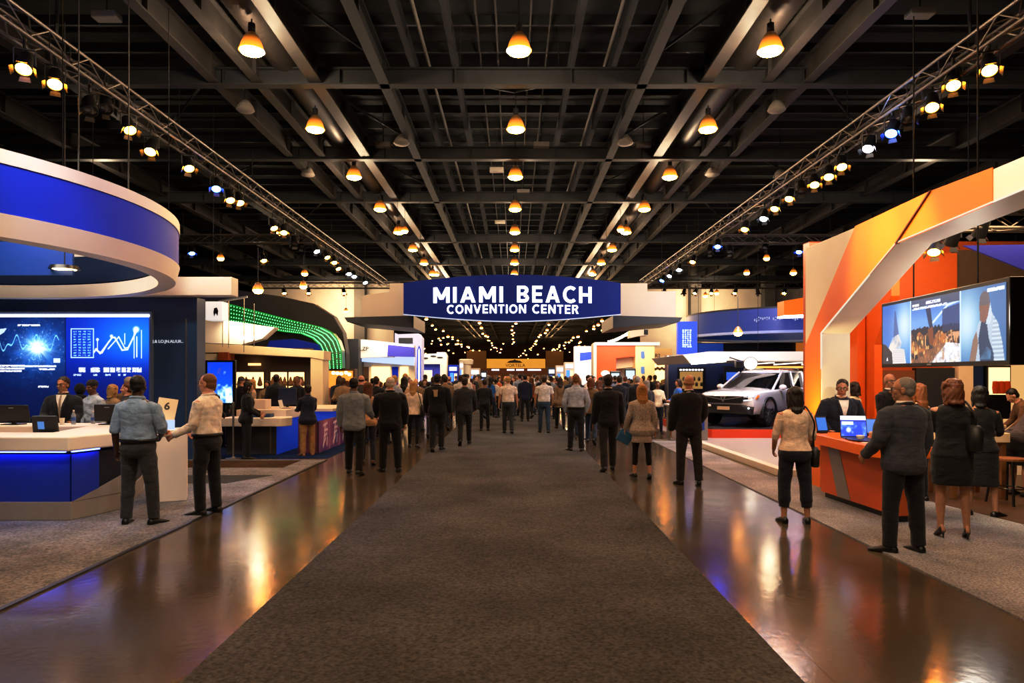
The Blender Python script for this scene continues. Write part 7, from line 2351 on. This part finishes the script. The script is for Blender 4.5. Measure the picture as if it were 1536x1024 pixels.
# picked out by eye
crowd(-4.35 + .15, 20.9, -20, 'bending behind the poster barrier', 'black jacket', 11 if False else 8, 1.75)
crowd(-5.15, 20.6, 150, 'in front of the amber showcase', 'tan jacket')
crowd(-6.0, 18.9, 170, 'behind the white box on the grey counter', 'black jacket', 0, 1.75)
crowd(-6.15, 19.6, 200, 'behind the laptop on the grey counter', 'white shirt', 2, 1.72)
crowd(-7.05, 18.4, 120, 'between blue cloud screen and white box', 'beige top', 4, 1.66)
crowd(-6.6, 19.4, 0, 'before the lit showcases of the cream booth', 'black jacket', 1, 1.78)
crowd(-1.9, 24.6, 4, 'just beyond the dark grey suit on the carpet', 'white shirt', 2, 1.76, 'brown')
crowd(.45, 26.2, 0, 'right of the white polo man', 'navy jacket', 0, 1.78)
crowd(1.0 + .2, 27., 0, 'behind the white shirt and jeans man', 'black jacket', 8, 1.78)
crowd(1.55, 22.6, 0, 'right of the white shirt and jeans man', 'tan jacket', 5, 1.68, 'brown')
crowd(1.75, 19.6, 160, 'facing us left of the pale blue shirt', 'brown coat', 5, 1.66)
crowd(3.05, 19.7, 10, 'between black suit and speckled coat', 'black jacket', 1, 1.74)
crowd(3.75, 20.6, -20, 'left of the pale counter by the car', 'black jacket', 0, 1.74)
crowd(2.55, 20.4, 30, 'right of the black suited strider', 'beige top', 6, 1.62, 'auburn')
crowd(4.4, 20.8, 180, 'behind the pale counter by the car', 'cream sweater', 7, 1.6)
crowd(4.95, 20.5, 100, 'left of the car front', 'bright blue top', 4, 1.66)
crowd(5.4, 28.2 - 1.1, 60, 'at the navy booth shelf window', 'navy jacket', 1, 1.74)
fill(36, -8.0, -3.0, 17.6, 24.6, 'by the left cream booth', 'crowd at the left stands', .66, .3)
fill(14, -3.6, -2.1, 18., 31, 'on the left polished floor', 'crowd on the left polished floor', .65, .7)
fill(40, -2.0, 1.9, 26.5, 38, 'on the carpet beneath the banner', 'crowd on the carpet under the banner', .7, .75)
fill(22, 1.9, 4.2, 18.5, 31, 'on the right polished floor', 'crowd on the right polished floor', .68, .6)
fill(18, 4.2, 9.5, 19.8, 31.2, 'between the car and the navy booth', 'crowd by the navy booth', .68, .3)
fill(60, lambda y: -.125 * y, lambda y: .10 * y, 36, 58, 'in the dense middle crowd', 'dense middle crowd', .7, .7)
fill(45, lambda y: -.11 * y, lambda y: .11 * y, 58, 88, 'in the farthest crowd', 'farthest crowd', .7, .6)
# ================================================================ light
w = bpy.data.worlds.new('world')
w.use_nodes = True
w.node_tree.nodes['Background'].inputs['Color'].default_value = (.55, .42, .33, 1)
w.node_tree.nodes['Background'].inputs['Strength'].default_value = .008
SC.world = w
# the high bays' light, spread as soft warm pools
for x in (-4.6, .05, 4.52):
    for y in np.arange(-3, 60, 7.7):
        lamp('bay_light', 'POINT', (x, y, 7.25), 165 if y < 12 else (270 if y < 36 else 330), WARM, .2)
for y in (50, 62, 78, 94, 112):
    for x in (-6, 6):
        lamp('bay_light', 'POINT', (x, y, 6.2), 700, AMBER, .3)
for x in (-12, 12):
    for y in (8, 20, 32):
        lamp('side_bay_light', 'POINT', (x, y, 7.3), 120, WARM, .25)
# blue stand
lamp('ring_light', 'AREA', (-8.2, 10.5, 5.2), 170, WHITE, 2.0, (-7.6, 10.2, 0))
lamp('desk_light', 'SPOT', (-4.2, 5.2, 6.5), 520, WHITE, .15, (-6.4, 8.6, .9), 40)
lamp('ring_wash', 'SPOT', (-4.4, 4.5, 6.6), 150, WHITE, .2, (-6.6, 7.2, 3.7), 60)
lamp('visitor_light', 'SPOT', (-2.6, 4.8, 6.6), 420, WHITE, .15, (-4.3, 8.5, 1.0), 30)
lamp('blue_wash', 'SPOT', (-7, 15.6, 6.4), 700, COOL, .1, (-3.6, 9.5, 0), 26)
lamp('blue_wash', 'SPOT', (-2.6, 6.5, 6.4), 300, COOL, .1, (-5.6, 8.6, 3.7), 40)
lamp('truss_blue', 'POINT', (-6.6, 8.2, 6.3), 60, COOL, .08)
lamp('truss_blue', 'POINT', (6.7, 12.4, 6.3), 30, COOL, .08)
# left mid stands
lamp('cream_wash', 'AREA', (-7.2, 19.6, 3.6), 85, (1, .78, .5), 2.0, (-7., 21.5, 1.4))
lamp('counter_wash', 'SPOT', (-6.2, 12.6, 6.4), 380, WHITE, .15, (-5.6, 15.6, .6), 40)
lamp('fascia_wash', 'SPOT', (-6.5, 14.5, 5.8), 110, WHITE, .15, (-7.6, 19.4, 2.9), 40)
lamp('booth_wash', 'AREA', (-5.4, 28.5, 4.2), 150, WHITE, 2.0, (-5.6, 30.5, 2.2))
lamp('booth_wash', 'AREA', (-4.6, 37, 4.4), 160, WHITE, 2.0, (-4.6, 39.5, 2.))
# right stand
lamp('portal_wash', 'SPOT', (2.4, 9.0, 5.6), 950, (1, .74, .40), .12, (4.9, 8.9, 3.45), 40)
lamp('portal_wash', 'SPOT', (2.6, 6.2, 5.8), 600, (1, .78, .5), .12, (4.9, 7.2, 3.5), 46)
lamp('portal_foot', 'SPOT', (4.2, 10.7, .98), 110, (1, .72, .34), .08, (4.95, 11.2, 1.8), 70)
lamp('stand_fill', 'AREA', (7.6, 10.6, 4.3), 170, (1, .66, .36), 2.5, (7.4, 11.2, 0))
lamp('wall_wash', 'AREA', (8.0, 12.2, 4.2), 55, (1, .62, .3), 1.5, (8.2, 14.2, 3))
lamp('counter_light', 'SPOT', (3.2, 6.5, 6.5), 520, WHITE, .15, (4.7, 9., .9), 34)
lamp('front_right', 'SPOT', (2.2, 3.0, 6.6), 560, WHITE, .2, (4.2, 7.2, .9), 40)
lamp('reveal_fill', 'SPOT', (5.25, 6.9, 3.0), 170, WHITE, .1, (5.13, 10.86, 1.5), 40)  # added spot without a fitting, brightens the portal leg's inner face
lamp('soffit_fill', 'POINT', (6.0, 8.9, 2.6), 38, WHITE, .15)  # added point of light that lifts the underside of the portal beam
lamp('portal_hot', 'SPOT', (2.6, 8.4, 5.2), 420, (1, .78, .40), .08, (4.9, 9.0, 3.55), 20, 1.)
# car
lamp('car_light', 'AREA', (6.6, 18.2, 5.4), 420, (.95, .93, 1), 1.6, (7.6, 21, .8))
lamp('car_blue', 'SPOT', (9, 17.5, 6.3), 500, COOL, .15, (7.6, 20.8, 1.0), 40)
lamp('floor_light', 'AREA', (6.4, 14.8, 4.6), 80, (.92, .92, 1), 2.0, (6.4, 15, 0))
lamp('ring_blue', 'SPOT', (9.5, 24, 6.2), 420, COOL, .15, (10.2, 26.5, 3.9), 60)
lamp('navy_wash', 'AREA', (6.5, 26.4, 2.9), 60, WHITE, 1.2, (6.6, 28, 1.6))
# middle stands
lamp('orange_wash', 'AREA', (5.2, 30.5, 4.4), 200, WHITE, 2.0, (5.2, 33, 2))
lamp('white_wash', 'AREA', (4.2, 40.5, 4.4), 140, WHITE, 2.0, (4.4, 43, 2))
lamp('banner_wash', 'SPOT', (-2.2, 18.6, 6.9), 130, (.8, .84, 1), .15, (-2.3, 21.8, 4.6), 40)
lamp('banner_wash', 'SPOT', (2.4, 18.6, 6.9), 130, (.8, .84, 1), .15, (2.3, 21.8, 4.6), 40)
lamp('part_wash', 'AREA', (-11, 43, 6.5), 750, (1, .74, .46), 2.5, (-11.5, 46, 5.))
lamp('part_wash', 'AREA', (12, 43, 6.5), 700, (1, .74, .46), 2.5, (12.5, 46, 5.))

SC.view_settings.view_transform = 'Standard'
SC.view_settings.look = 'None'
SC.view_settings.exposure = 0
SC.view_settings.use_curve_mapping = True
cm = SC.view_settings.curve_mapping
for x_, y_ in ((.22, .165), (.72, .77)):
    cm.curves[3].points.new(x_, y_)
cm.update()
